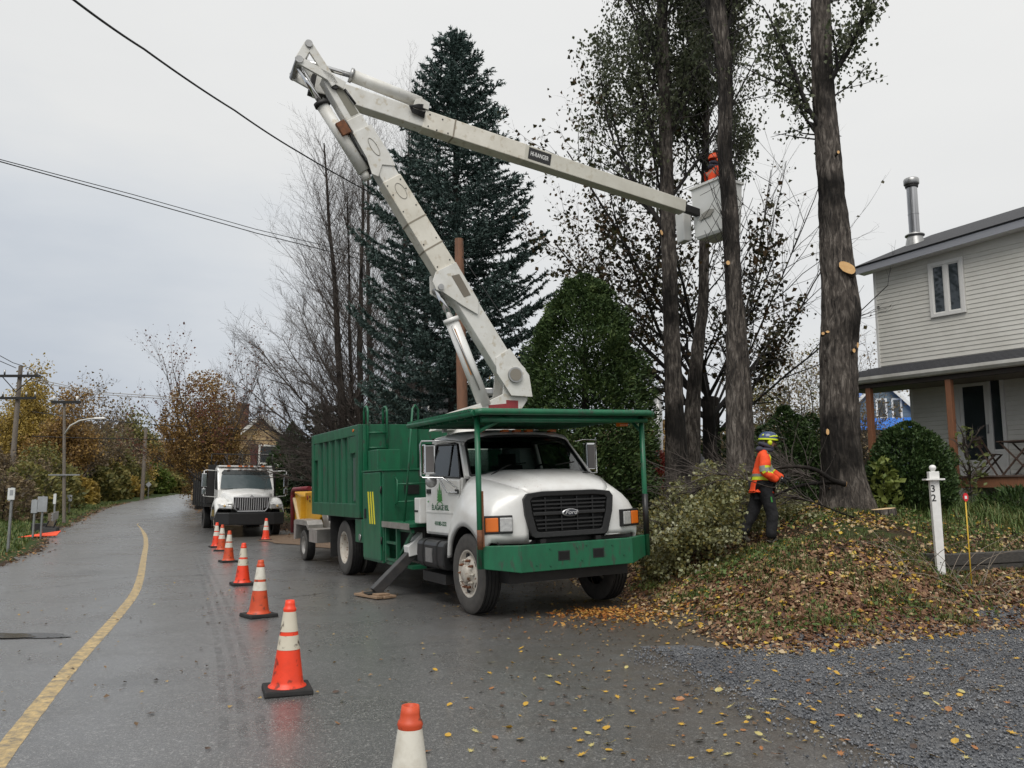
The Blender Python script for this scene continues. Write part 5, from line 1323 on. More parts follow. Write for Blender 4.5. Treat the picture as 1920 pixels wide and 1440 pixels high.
L_(fz.outputs[0], mx_.inputs[0]); L_(tr_.outputs[0], mx_.inputs[1]); L_(g_.outputs[0], mx_.inputs[2]); L_(mx_.outputs[0], N_['Material Output'].inputs['Surface'])
rows = []
for i in range(8):
    t = i/7; row = []
    for j in range(13):
        u = -1+2*j/12; bx = lerp(-.20, .06, 1-u*u); tx = lerp(-.66, -.55, 1-u*u)
        row.append((lerp(bx, tx, t), u*lerp(.95, .82, t), lerp(1.82+.03*(1-u*u), 2.36+.03*(1-u*u), t)))
    rows.append(row)
ws = MB().grid(rows).build('windshield', glass_t, TK)
ed = MB(); loop = rows[0] + [r[-1] for r in rows[1:]] + rows[-1][-2::-1] + [r[0] for r in rows[-2:0:-1]]
ed.tube([Vector(p)+Vector((.008, 0, .004)) for p in loop]+[Vector(loop[0])+Vector((.008, 0, .004))], .020, 6); ed.build('windshield_seal', black, ws)
for y, q in ((-.75, -.1), (.05, .7)): MB().tube([(.05, y, 1.83), (-.10, (y+q)/2, 1.95), (-.16, q, 1.985)], .010, 5).build('wiper', black, ws)
MB().box((-1.735, -.62, 1.74), (-1.705, .62, 2.24)).build('rear_window', glass_t, TK)
for s in (-1, 1):
    y0, y1 = s*1.006, s*1.04
    P = [(-1.68, 1.01), (-.80, 1.01), (-.66, 1.14), (-.46, 1.42), (-.385, 1.77), (-1.68, 1.82)]
    d = MB().prism(P, lambda u, v, w: (u, w, v), y0, y1).build('door', white, TK, bevel=.014)
    MB().prism([(-1.66, 1.30), (-.55, 1.30), (-.53, 1.325), (-1.66, 1.325)], lambda u, v, w: (u, w, v), y1, y1+s*.008).build('door_crease', white, d)
    g = MB(); pts = [(-1.56, .998, 1.845), (-.42, .998, 1.80), (-.78, .875, 2.29), (-1.56, .875, 2.31)]
    g.add([(x, s*y, z) for x, y, z in pts], [(0, 1, 2, 3)]); go = g.build('side_window', glass_t, d)
    g = MB(); q = [(x, s*(y+.004), z) for x, y, z in pts]; g.tube(q+[q[0]], .018, 6); g.tube([(-.86, s*1.0, 1.82), (-.95, s*.88, 2.30)], .012, 6); g.build('window_seal', black, d)
    MB().box((-1.60, y1, 1.58), (-1.45, y1+s*.022, 1.65)).build('door_handle', black, d, bevel=.006)
    # mirrors
    mo = MB(); mo.box((-.80, s*1.26, 1.86), (-.70, s*1.43, 2.29)); m_ = mo.build('mirror', chrome, TK, bevel=.022)
    MB().box((-.81, s*1.275, 1.88), (-.802, s*1.415, 2.27)).build('mirror_glass', glassm, m_)
    MB().box((-.698, s*1.285, 1.89), (-.692, s*1.405, 2.26)).build('mirror_back', mat('mirror_back_grey', (.16, .15, .145), .35, metal=.4) if s < 0 else bpy.data.materials['mirror_back_grey'], m_, bevel=.002)
    MB().lathe([(.0, .02), (.06, .012), (.085, -.01), (.085, -.03), (0, -.03)], 20, lambda x, y, z: (-.75+z*-1, s*1.32+x, 1.76+y)).build('convex_mirror', steel, m_)
    ar = MB()
    ar.tube([(-.45, s*.92, 2.30), (-.62, s*1.15, 2.33), (-.72, s*1.46, 2.33), (-.75, s*1.47, 2.28), (-.75, s*1.47, 1.85), (-.72, s*1.45, 1.82), (-.6, s*1.2, 1.81), (-.42, s*1.06, 1.66)], .013, 6)
    ar.tube([(-.62, s*1.25, 1.81), (-.78, s*1.06, 1.60), (-.42, s*1.06, 1.60)], .012, 6)
    ar.build('mirror_arm', chrome, m_)
    if s < 0:
        MB().box((-.52, y1+s*.002, 1.58), (-.40, y1+s*.012, 1.64)).build('side_badge', black, TK)
        MB().box((-1.72, -1.11, 1.12), (-1.46, -1.045, 1.48)).build('grab_step_box', white, TK, bevel=.02) if False else None
# white lamp box behind the door
MB().box((-2.02, -1.10, 1.13), (-1.80, -.80, 1.52)).build('battery_box', white, TK, bevel=.015)
MB().box((-2.025, -1.104, 1.30), (-1.86, -1.101, 1.33)).build('box_slot', dark, TK)
# hood, fenders
rows = []
for x, zc, hw, ez in ((-.20, 1.885, .96, 1.795), (.0, 1.875, .92, 1.77), (.25, 1.855, .87, 1.745), (.46, 1.81, .80, 1.70), (.62, 1.765, .735, 1.66), (.72, 1.71, .685, 1.625), (.775, 1.655, .65, 1.60), (.80, 1.61, .625, 1.575), (.812, 1.565, .61, 1.545)):
    row = []
    for j in range(17):
        u = -1+2*j/16; k = 1-abs(u)**3.2; crease = .012*math.exp(-((abs(u)-.55)/.08)**2)
        row.append((x - .05*u*u*max(0, x), u*hw, ez + (zc-ez)*k + crease))
    rows.append(row)
k = node_mat('hood_white')
sp_ = k.ramp(k.noise(38, 5, .7), [(.60, 0.), (.68, 1.)]); sx_, sy_, sz_ = k.sep()
mk = k.ramp(k.noise(2.2, 3), [(.42, 0.), (.62, 1.)])
c_ = k.mix(k.math('MULTIPLY', sp_, mk), k.ramp(k.noise(3, 5), [(.4, (.72, .72, .70)), (.8, (.60, .58, .55))]), (.30, .15, .12))
k.L(c_, k.b.inputs['Base Color']); k.b.inputs['Roughness'].default_value = .3; k.b.inputs['Coat Weight'].default_value = .35
ho = MB().grid(rows).build('hood', [k.m], TK, solid=.015)
MB().box((.35, .50, 1.815), (.43, .60, 1.83)).build('washer_nozzle', black, ho)
COLS = [((-.62, 1.13, .70), (-.68, 1.10, .74), (-.74, 1.04, .78)), ((-.49, 1.15, .94), (-.58, 1.12, 1.05), (-.66, 1.04, 1.18)), ((-.27, 1.16, 1.11), (-.34, 1.13, 1.28), (-.42, 1.03, 1.50)),
        ((0, 1.16, 1.17), (-.06, 1.135, 1.45), (-.16, .955, 1.79)), ((.27, 1.16, 1.11), (.24, 1.14, 1.42), (.25, .875, 1.742)), ((.49, 1.15, .94), (.47, 1.14, 1.38), (.48, .79, 1.69)),
        ((.595, 1.16, .82), (.585, 1.155, 1.33), (.64, .72, 1.645)), ((.62, 1.165, .86), (.645, 1.13, 1.31), (.70, .69, 1.62)), ((.69, 1.12, .975), (.715, 1.05, 1.29), (.735, .665, 1.61)),
        ((.755, .90, .97), (.765, .86, 1.29), (.775, .64, 1.595)), ((.785, .60, .97), (.79, .60, 1.29), (.80, .60, 1.57))]
def catmull(p0, p1, p2, p3, t):
    return .5*((2*p1) + (-p0+p2)*t + (2*p0-5*p1+4*p2-p3)*t*t + (-p0+3*p1-3*p2+p3)*t**3)
for s in (-1, 1):
    C_ = [tuple(Vector(q) for q in c) for c in COLS]; fine = []
    for i in range(len(C_)-1):
        for t in (0, .25, .5, .75):
            fine.append([catmull(C_[max(i-1, 0)][j], C_[i][j], C_[i+1][j], C_[min(i+2, len(C_)-1)][j], t) for j in range(3)])
    fine.append(list(C_[-1])); rows = []
    for a, m, b_ in fine:
        row = []
        for q in range(9):
            t = q/8; p = a*(2*(t-.5)*(t-1)) + m*(-4*t*(t-1)) + b_*(2*t*(t-.5)); row.append((p.x, s*p.y, p.z))
        # lip turned in under the arch
        row.insert(0, (a.x, s*(a.y-.05), a.z+.005)); rows.append(row)
    fo = MB().grid(rows).build('fender', white, TK, solid=.012)
    ar = MB(); r_ = []
    for i in range(13):
        a = math.radians(170-150*i/12); r_.append([(.655*math.cos(a), s*w, .53+.655*math.sin(a)) for w in (1.10, .62)])
    ar.grid(r_).build('wheel_well', dark, TK)
    hd = MB(); Rz = Matrix.Rotation(-s*.16, 3, 'Z'); 
    def hl(cx, cy, cz, wx, wy, wz, yaw, name, m, par, bv=.012):
        R_ = Matrix.Rotation(yaw, 3, 'Z'); pts = []
        for z in (-wz, wz):
            for x, y in ((-wx, -wy), (wx, -wy), (wx, wy), (-wx, wy)): pts.append(Vector((cx, cy, cz)) + R_ @ Vector((x, y, z)))
        return MB().hexa(pts).build(name, m, par, bevel=bv)
    hb = hl(.725, s*1.005, 1.19, .045, .19, .115, s*.36, 'headlight_housing', black, TK)
    hl(.785, s*.915, 1.19, .032, .080, .088, s*.34, 'headlight', clear_l, hb); hl(.722, s*1.085, 1.19, .030, .083, .088, s*.38, 'turn_signal', amber, hb)
gr = MB()                                   # grille surround
def ring(o, i, x0, x1, x2):
    n = len(o); vs = [(x0, a, b) for a, b in o] + [(x1, a, b) for a, b in o] + [(x1-.005, a, b) for a, b in i] + [(x2, a, b) for a, b in i]
    fs = []
    for r in range(3): fs += [(r*n+k_, r*n+(k_+1) % n, (r+1)*n+(k_+1) % n, (r+1)*n+k_) for k_ in range(n)]
    return vs, fs
outer = [(-.58, 1.03), (-.53, 1.0), (.53, 1.0), (.58, 1.03), (.66, 1.30), (.68, 1.50), (.63, 1.565), (.4, 1.59), (-.4, 1.59), (-.63, 1.565), (-.68, 1.50), (-.66, 1.30)]
inner = [(-.50, 1.085), (-.46, 1.07), (.46, 1.07), (.49, 1.085), (.56, 1.30), (.585, 1.47), (.55, 1.51), (.38, 1.525), (-.38, 1.525), (-.55, 1.51), (-.585, 1.47), (-.56, 1.30)]
vs, fs = ring(outer, inner, .77, .85, .785); gr.add(vs, fs)
go = gr.build('grille', black, TK, bevel=.008)
MB().add([(.788, a, b) for a, b in inner], [tuple(range(12))]).build('grille_back', mat('grille_void', (.006, .006, .006), .8), go)
for z in (1.125, 1.175, 1.225, 1.375, 1.425, 1.475):
    w = .475 + (z-1.08)*.24; MB().hexa([(.795, -w, z-.011), (.795, w, z-.011), (.835, w, z-.016), (.835, -w, z-.016), (.795, -w, z+.009), (.795, w, z+.009), (.835, w, z+.004), (.835, -w, z+.004)]).build('grille_bar', black, go)
for y in (-.36, -.12, .12, .36): MB().box((.80, y-.008, 1.08), (.828, y+.008, 1.51)).build('grille_divider', black, go)
for s in (-1, 1): MB().box((.795, s*.44-.06, 1.09), (.965, s*.44+.06, 1.49)).build('grille_side_vent', dark, go) if False else None
MB().hexa([(.795, -.545, 1.275), (.795, .545, 1.275), (.845, .545, 1.28), (.845, -.545, 1.28), (.795, -.55, 1.33), (.795, .55, 1.33), (.845, .55, 1.325), (.845, -.55, 1.325)]).build('grille_centre_bar', black, go, bevel=.008)
eb = MB(); eb.lathe([(0, .018), (.80, .016), (1.0, .008), (1.0, 0)], 28, lambda x, y, z: (.845+z, x*.125, 1.303+y*.05)); eo = eb.build('emblem', silver_t, go)
MB().lathe([(0, .0195), (.86, .0175)], 28, lambda x, y, z: (.845+z, x*.125, 1.303+y*.05)).build('emblem_field', mat('emblem_dark', (.02, .022, .03), .3), eo)
text(eo, 'Ford', .075, silver_t, frame((.8665, 0, 1.305), (0, 1, 0), (0, 0, 1)), .001, 'emblem_script', 1.25, .35)
# bumper
bp_ = MB(); O_ = [(.72, -1.30), (1.02, -.84), (1.02, .84), (.72, 1.30)]; I_ = [(.64, -1.26), (.94, -.80), (.94, .80), (.64, 1.26)]
z0s = [.665, .60, .60, .665]
vs = [(x, y, z) for (x, y), z in zip(O_, z0s)] + [(x, y, .935) for x, y in O_] + [(x, y, .935) for x, y in I_] + [(x, y, z) for (x, y), z in zip(I_, z0s)]
fs = []
for r in range(4):
    for k_ in range(3): fs.append((r*4+k_, r*4+k_+1, ((r+1) % 4)*4+k_+1, ((r+1) % 4)*4+k_))
fs += [(0, 4, 8, 12), (3, 15, 11, 7)]
bo_ = bp_.add(vs, fs).build('bumper', green2, TK, bevel=.008)
for y in (-.22, .30):
    MB().box((1.021, y-.085, .715), (1.026, y+.085, .835)).build('tow_slot_rim', black, bo_, bevel=.002); MB().box((1.027, y-.068, .73), (1.029, y+.068, .82)).build('tow_slot', mat('slot_void', (.003, .003, .003), .9) if y < 0 else bpy.data.materials['slot_void'], bo_)
for y, z in ((-.42, .87), (-.42, .66), (-.02, .86), (.05, .70), (.52, .86), (.70, .72), (.12, .88), (-.62, .68)): MB().cyl((1.02, y, z), (1.03, y, z), .013, 6).build('bolt', green, bo_)
MB().box((.45, -1.02, .925), (.74, 1.02, .972)).build('bumper_gap_panel', dark, TK)
MB().box((.45, -.9, .45), (.8, .9, .60)).build('front_crossmember', dark, TK)
# canopy over the cab
PX = .76
for s in (-1, 1):
    po = MB(); po.tube([(PX, s*1.27, .66), (PX, s*1.27, 2.57)], .036, 12); p_ = po.build('canopy_post', green2, TK)
    MB().tube([(PX, s*1.27, 2.36), (PX+.03, s*.86, 2.565)], .026, 8).build('post_brace', green2, p_) if s < 0 else MB().tube([(PX, s*1.27, 2.36), (PX-.3, s*1.27, 2.58)], .026, 8).build('post_brace', green2, p_)
    if s < 0:
        MB().tube([(PX+.004, s*1.272, .90), (PX+.004, s*1.272, 1.14)], .0375, 12).build('rust_patch', rustm, p_); MB().box((PX+.01, -1.25, .93), (PX+.06, -1.235, 1.62)).build('rusty_fin', rustm, p_)
    else: MB().tube([(PX, s*1.27, .95), (PX, s*1.27, 1.50)], .041, 12).build('black_sleeve', black, p_)
cn = MB(); zt = 2.60
fl = [(.90, -1.36, zt), (.93, -1.28, zt+.012), (.93, 1.28, zt+.012), (.90, 1.36, zt), (-1.44, 1.34, zt), (-1.52, 1.26, zt), (-1.52, -1.30, zt), (-1.44, -1.38, zt), (.90, -1.36, zt)]
cn.tube(fl, .042, 12)
cn.tube([(.84, -1.25, zt-.085), (.84, 1.3, zt-.085)], .034, 10)
ca = cn.build('canopy_frame', green2, TK)
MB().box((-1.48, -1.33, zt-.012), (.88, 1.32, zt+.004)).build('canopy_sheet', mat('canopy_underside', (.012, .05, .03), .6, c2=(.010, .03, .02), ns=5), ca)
for i in range(9): MB().box((-1.3+i*.25, -1.31, zt-.06), (-1.26+i*.25, 1.31, zt-.013)).build('canopy_rib', green2, ca)
te = MB()
for i in range(46):
    x = -1.42+i*.05; te.box((x, -1.415, zt+.02), (x+.028, -1.36, zt+.05)); te.box((x, 1.335, zt+.02), (x+.028, 1.39, zt+.05))
te.build('grating_teeth', green2, ca, kind='stuff')
MB().box((.55, .98, zt-.15), (.66, 1.12, zt-.06)).build('beacon', amber, ca, bevel=.015)
for y in (-.8, .8): MB().beam((-1.46, y, 2.5), (-1.46, y, zt-.02), .06, .06, (1, 0, 0)).build('canopy_stay', white, ca)
# lettering on the door
dy = -1.043
text(TK, 'ÉLAGAGE BSL', .108, text_g, frame((-1.10, dy, 1.375), (1, 0, 0), (0, 0, 1)), .0015, 'door_lettering', 1.0)
text(TK, '418 883-3232', .085, text_g, frame((-1.10, dy, 1.145), (1, 0, 0), (0, 0, 1)), .0015, 'door_phone_number', .95)
lg = MB()
for cx_, h_, w_ in ((-1.17, .17, .05), (-1.11, .24, .055), (-1.05, .16, .05)):
    for k_ in range(4):
        zz = 1.475+h_*k_/4; ww = w_*(1-.2*k_); lg.add([(cx_-ww, dy-.0008*k_, zz), (cx_+ww, dy-.0008*k_, zz), (cx_, dy-.0008*k_, zz+h_*.42)], [(0, 1, 2)])
lg.build('door_logo', logo_g, TK)
ac = MB(); vs = []
for i in range(13):
    a = math.radians(30+120*i/12); vs += [(-1.11+.15*math.cos(a), dy-.001, 1.36+.115*math.sin(a)), (-1.11+.13*math.cos(a), dy-.001, 1.36+.098*math.sin(a))]
ac.add(vs, [(2*i, 2*i+2, 2*i+3, 2*i+1) for i in range(12)]).build('logo_arc', logo_g, TK)
MB().add([(-1.60, dy, 1.40), (-1.53, dy, 1.40), (-1.53, dy, 1.52), (-1.60, dy, 1.52)], [(0, 1, 2, 3)]).build('permit_sticker', white_t, TK)
pm_ = MB(); pm_.add([(-1.59, dy-.002, 1.45), (-1.54, dy-.002, 1.45), (-1.54, dy-.002, 1.475), (-1.59, dy-.002, 1.475)], [(0, 1, 2, 3)]); pm_.build('sticker_mark', logo_g, TK)

# --- the boom, in its own vertical plane (t along, z up, o towards the viewer)
TB = T0 + FW*-2.4 + UP*2.9; DV = Vector((.915, .40, 0)).normalized(); NB = Vector((DV.y, -DV.x, 0))
def bp(t, z, o=0.): return Vector((TB.x, TB.y, 0)) + DV*t + NB*o + Vector((0, 0, z))
def bprism(b, poly, o0, o1, mi=0): return b.prism(poly, lambda u, v, w: bp(u, v, w), o0, o1, mi)
def bbeam(b, p0, p1, w, h, o=0., w1=None, h1=None, mi=0): return b.beam(bp(*p0, o), bp(*p1, o), w, h, (0, 0, 1) if abs(p1[1]-p0[1]) < abs(p1[0]-p0[0]) else tuple(DV), mi, w1, h1)
k = MB(); k.cyl((-2.4, 0, 1.1), (-2.4, 0, 2.62), .34, 24); k.box((-3.0, -.6, .95), (-1.85, .6, 1.10)); ped = k.build('turret_pedestal', boomw, TK)
tu = MB(); tp_ = [(-.62, 2.66), (-.50, 2.86), (-.10, 3.00), (.30, 3.13), (.56, 3.26), (.60, 3.70), (.82, 3.86), (.98, 3.72), (1.02, 3.18), (.84, 2.92), (.40, 2.70)]
bprism(tu, tp_, .20, .235); bprism(tu, tp_, -.235, -.20); tu2 = MB()
bprism(tu2, [(-.60, 2.62), (-.50, 2.84), (.95, 2.95), (.80, 2.66)], -.19, .19)
to = tu.build('turret', boomw, TK, True, .01); tu2.build('turret_deck', boomw, to, True)
lb = MB(); bprism(lb, [(.30, 2.90), (.84, 2.93), (.84, 3.16), (.62, 3.16), (.62, 3.10), (.30, 3.06)], .236, .240); lb.build('red_label', redlabel, to, True)
lb = MB(); bprism(lb, [(-.20, 2.88), (.14, 2.92), (.14, 3.02), (-.20, 2.95)], .236, .242); lb.build('open_panel', fibre, to, True)
lb = MB(); bprism(lb, [(.0, 2.95), (.08, 2.955), (.08, 2.985), (.0, 2.98)], .243, .245); lb.build('yellow_sticker', mat('sticker_yellow', (.45, .42, .12), .6), to, True)
lb = MB(); bprism(lb, [(-.28, 2.80), (-.21, 2.81), (-.21, 2.90), (-.28, 2.88)], .236, .24); lb.build('red_sticker', redlabel, to, True)
lb = MB(); lb.cyl(bp(.88, 3.33, .23), bp(.88, 3.33, .27), .045, 16); lb.cyl(bp(.88, 3.33, -.27), bp(.88, 3.33, -.23), .045, 16); lb.build('pivot_cap', dark, to, True)
lb = MB(); lb.box((-.1, -.1, 0), (.1, .1, .1)); lb.v = [tuple(bp(.36, 3.26)+Vector(v)*1.1) for v in lb.v]; lb.build('valve_block', steel, to, True, .02)
# lower boom
A0, A1 = Vector((.80, 0, 3.45)), Vector((-2.42, 0, 8.12))
def ax(t, off=0.):
    d = Vector((A1.x-A0.x, 0, A1.z-A0.z)); n = Vector((d.z, 0, -d.x)).normalized()   # n points right / up of the boom
    p = A0 + d*t + n*off; return (p.x, p.z)
OL = .16
def lseg(t0, t1, h0, h1, w, m, name, par, bv=.015, sh=0.):
    b = MB(); p = [ax(t0, -h0/2+sh), ax(t1, -h1/2+sh), ax(t1, h1/2+sh), ax(t0, h0/2+sh)]
    bprism(b, p, OL-w/2, OL+w/2); return b.build(name, m, par, True, bv)
LBm = lseg(.0, .40, .35, .35, .27, boomw, 'lower_boom', TK)
lseg(.385, .70, .375, .35, .295, fibre, 'insulator_section', LBm); lseg(.695, .90, .32, .29, .26, boomw, 'upper_steel_section', LBm)
lseg(.90, 1.035, .28, .23, .22, boomw, 'knuckle_tip', LBm)
for tt in (.47, .56): lseg(tt, tt+.005, .375, .375, .300, mat('rivet_grey', (.25, .22, .17), .7) if tt < .5 else bpy.data.materials['rivet_grey'], 'seam_band', LBm, 0)
rv = MB()
for tt in (.40, .415, .49, .60, .655, .685):
    for q in (-.14, .12): p = ax(tt, q); rv.cyl(bp(*p, OL+.145), bp(*p, OL+.155), .012, 6)
rv.build('rivet', dark, LBm, True, kind='stuff')
bk = MB(); bprism(bk, [ax(.36, -.38), ax(.345, -.30), ax(.28, -.12), ax(.235, .03), ax(.27, .17), ax(.40, .185), ax(.405, -.22), ax(.385, -.36)], OL+.149, OL+.175); bprism(bk, [ax(.36, -.38), ax(.28, -.12), ax(.235, .03), ax(.27, .17), ax(.40, .185), ax(.405, -.22)], OL-.175, OL-.149); bk.build('cylinder_bracket', boomw, LBm, True, .006)
sl = MB(); bprism(sl, [ax(.300, -.03), ax(.295, .10), ax(.365, .12), ax(.372, -.02)], OL+.176, OL+.179); sl.build('inspection_slot', mat('slot_tan', (.16, .14, .11), .6), LBm, True)
sl = MB(); pc = ax(.36, -.29); sl.cyl(bp(*pc, OL-.22), bp(*pc, OL+.21), .05, 12); sl.build('bracket_pin', steel, LBm, True)
ft = MB(); bprism(ft, [ax(-.02, -.22), ax(.06, -.23), ax(.10, -.1), ax(.10, .21), ax(.0, .26), ax(-.06, .1)], OL+.136, OL+.155); ft.build('foot_plate', boomw, LBm, True, .006)
pf = ax(.025, .03); MB().cyl(bp(*pf, OL+.15), bp(*pf, OL+.20), .13, 20).build('pivot_bush', steel, LBm, True); MB().cyl(bp(*pf, OL+.201), bp(*pf, OL+.206), .105, 20).build('pivot_cover', mat('cover_tan', (.22, .2, .165), .6), LBm, True)
gp_ = MB(); bprism(gp_, [ax(.735, -.26), ax(.72, -.19), ax(.745, -.02), ax(.725, .17), ax(.755, .195), ax(.86, .19), ax(.86, -.17), ax(.78, -.19)], OL+.131, OL+.150); gp_.build('gusset_plate', boomw, LBm, True, .005)
for c0, w_, l_ in ((.80, .055, .028), (.655, .075, .025)):
    rg_ = MB(); pts = []
    for i in range(25):
        a = 2*PI*i/24; q = ax(c0+l_*math.sin(a), .02+w_*math.cos(a)); pts.append(bp(*q, OL+(.154 if c0 > .7 else .150)))
    rg_.tube(pts, .006, 5); rg_.build('oval_seam', mat('seam_shadow_grey', (.33, .31, .27), .6) if c0 > .7 else bpy.data.materials['seam_shadow_grey'], LBm, True)
# lift cylinder
cyb, cyt = (.26, 3.06), (-.36, 4.50); top_ = ax(.36, -.29)
c = MB(); c.cyl(bp(*cyb, OL), bp(*cyt, OL), .115, 20); c.cyl(bp(cyt[0]+.03, cyt[1]-.07, OL), bp(*cyt, OL), .135, 20); co = c.build('lift_cylinder', white, TK, True)
MB().cyl(bp(*cyt, OL), bp(*top_, OL), .055, 14).build('cylinder_rod', chrome, co, True)
st_ = MB(); st_.tube([bp(cyt[0]-.02, cyt[1]-.15, OL+.12), bp(.12, 3.30, OL+.12)], .016, 6); st_.build('hydraulic_pipe', steel, co, True)
st_ = MB(); st_.beam(bp(-.335, 4.3, OL+.113), bp(-.02, 3.55, OL+.113), .035, .006, tuple(NB)); st_.build('rust_streak', mat('rust_orange', (.42, .20, .07), .85), co, True)
# upper boom
U0, U1 = (-2.66, 8.32), (4.66, 7.26); OU = -.24
def ux(t, off=0.):
    d = Vector((U1[0]-U0[0], 0, U1[1]-U0[1])); n = Vector((-d.z, 0, d.x)).normalized(); p = Vector((U0[0], 0, U0[1])) + d*t + n*off; return (p.x, p.z)
def useg(t0, t1, h0, h1, w0, w1, m, name, par, bv=.015):
    b = MB(); vs = []
    for t, h, w in ((t0, h0, w0), (t1, h1, w1)):
        for o, q in ((OU-w/2, -h/2), (OU+w/2, -h/2), (OU+w/2, h/2), (OU-w/2, h/2)): vs.append(bp(*ux(t, q), o))
    b.hexa(vs); return b.build(name, m, par, True, bv)
UB = useg(.0, .262, .31, .31, .26, .26, boomw, 'upper_boom', TK)
useg(.255, .52, .335, .315, .275, .27, fibre, 'insulator_section', UB); useg(.518, 1.0, .312, .25, .265, .225, mat('boom_beige', (.60, .585, .51), .5, c2=(.50, .48, .41), ns=2, c3=(.50, .47, .39), n3=7), 'outer_boom', UB)
useg(.33, .334, .34, .34, .280, .280, bpy.data.materials['rivet_grey'], 'seam_band', UB, 0)
useg(-.01, .05, .30, .33, .24, .26, dark, 'elbow_block', UB)
pl = MB(); vs = [bp(*ux(t, q), OU+.1365-.004*(t-.5)) for t, q in ((.528, -.105), (.590, -.103), (.590, .115), (.528, .12))]; pl.add(vs, [(0, 1, 2, 3)]); po = pl.build('name_plate', black_t, UB, True)
o_ = bp(*ux(.558, .005), OU+.140); xx = bp(*ux(.588), 0)-bp(*ux(.528), 0)
tmw = world_of(po).inverted() @ frame(o_, xx, Vector((0, 0, 1)))
text(po, 'HI-RANGER', .118, white_t, tmw, .0012, 'plate_lettering', .60)
rv = MB()
for tt, q in ((.268, .10), (.30, .09), (.268, -.12), (.29, -.14), (.318, -.13), (.255, .13)): rv.cyl(bp(*ux(tt, q), OU+.135), bp(*ux(tt, q), OU+.145), .014, 6)
rv.build('rivet', dark, UB, True, kind='stuff')
# elbow linkage and its two cylinders
E1, E2 = (-2.86, 8.72), (-3.00, 8.42); EP = ax(1.0)
lk = MB()
for o in (OL+.15, OU-.0):
    bbeam(lk, E1, E2, .05, .14, o); bbeam(lk, E1, EP, .05, .13, o); bbeam(lk, E2, (EP[0]+.15, EP[1]+.02), .05, .13, o)
lo_ = lk.build('elbow_linkage', boomw, TK, True, .008)
MB().cyl(bp(*E1, OL+.2), bp(*E1, OU-.05), .06, 16).cyl(bp(*E2, OL+.2), bp(*E2, OU-.05), .06, 16).build('linkage_pin', steel, lo_, True)
MB().cyl(bp(*EP, OL+.16), bp(*EP, OU-.2), .06, 16).build('elbow_pin', dark, lo_, True)
c = MB(); q0 = (-2.02, 8.63); q1 = ux(.245, .33)
c.cyl(bp(*q0, OU), bp(*q1, OU), .105, 18); co = c.build('upper_cylinder', boomw, TK, True)
MB().cyl(bp(*E1, OU), bp(*q0, OU), .045, 12).build('cylinder_rod', chrome, co, True); MB().cyl(bp(q0[0]-.05, q0[1]+.012, OU), bp(*q0, OU), .125, 18).build('gland', steel, co, True)
br = MB(); bprism(br, [ux(.225, .17), ux(.262, .17), ux(.262, .30), ux(.24, .34), ux(.228, .28)], OU-.16, OU-.11); bprism(br, [ux(.225, .17), ux(.262, .17), ux(.262, .30), ux(.24, .34), ux(.228, .28)], OU+.11, OU+.16); br.build('bracket', boomw, UB, True)
hs = MB()
for i in range(4): hs.tube([bp(*ux(.262, .28-.03*i), OU+.10), bp(*ux(.235, .18-.02*i), OU+.19), bp(*ux(.215, .10), OU+.20), bp(*ux(.225, .02+.02*i), OU+.18), bp(*ux(.255, .0+.03*i), OU+.17)], .016, 6)
hs.build('hydraulic_hose', black, UB, True)
c = MB(); d0 = (-2.58, 7.80); d1 = ax(.755, -.30)
c.cyl(bp(*d0, OL), bp(*d1, OL), .10, 18); c.cyl(bp(d1[0]+.06, d1[1]-.12, OL), bp(*d1, OL), .07, 12); co = c.build('lower_cylinder', boomw, TK, True)
MB().cyl(bp(*E2, OL), bp(*d0, OL), .045, 12).build('cylinder_rod', chrome, co, True); MB().cyl(bp(d0[0]-.03, d0[1]+.06, OL), bp(*d0, OL), .125, 18).build('gland', dark, co, True)
bk = MB(); q = ax(.885, -.22); bprism(bk, [ax(.865, -.18), ax(.865, -.34), ax(.905, -.34), ax(.905, -.18)], OL-.15, OL+.16); bk.build('rusty_bracket', rustm, LBm, True, .01)
bk = MB(); bprism(bk, [ax(.745, -.18), ax(.735, -.32), ax(.77, -.36), ax(.80, -.18)], OL-.05, OL+.05); bk.build('bracket', dark, LBm, True)
hs = MB(); hs.tube([bp(*ax(.90, -.19), OL+.12), bp(*ax(.82, -.205), OL+.05), bp(*ax(.74, -.23), OL+.02)], .018, 6); hs.tube([bp(*ax(.98, .12), OL+.13), bp(*ax(.93, .14), OL+.14)], .02, 6); hs.build('hydraulic_hose', black, LBm, True)
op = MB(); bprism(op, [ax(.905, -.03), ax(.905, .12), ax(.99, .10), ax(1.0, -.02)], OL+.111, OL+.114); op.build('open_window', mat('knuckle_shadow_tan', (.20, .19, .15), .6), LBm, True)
# bucket
BA = Vector((-.55, .83, 0)).normalized(); BBv = Vector((.83, .55, 0)).normalized(); BC = at(1352, 380, 15.55); BC.z = 0
b = MB()
def bq(u, v, z): return BC + BA*u + BBv*v + Vector((0, 0, z))
zb, zt2 = 6.68, 7.74; LA, LB_ = .78, .62
tilt = lambda u, v: 0.0
rows = []
for z, g in ((zb, .07), (zb+.05, .04), (zt2-.02, .0), (zt2-.02, -.035), (zt2+.03, -.035), (zt2+.03, .02), (zt2-.02, .03), (zb+.10, .08)):
    rows.append([bq(*p, z) for p in ((g, g), (LA-g, g), (LA-g, LB_-g), (g, LB_-g))])
b.grid(rows, closed=True, smooth=False); n0 = len(b.v)-4
b.f.append([0, 3, 2, 1]); b.m.append(0); b.sm.append(False); b.f.append([n0, n0+1, n0+2, n0+3]); b.m.append(0); b.sm.append(False)
bu = b.build('bucket', mat('bucket_white', (.70, .70, .67), .45, c2=(.64, .64, .60), ns=2), TK, True)
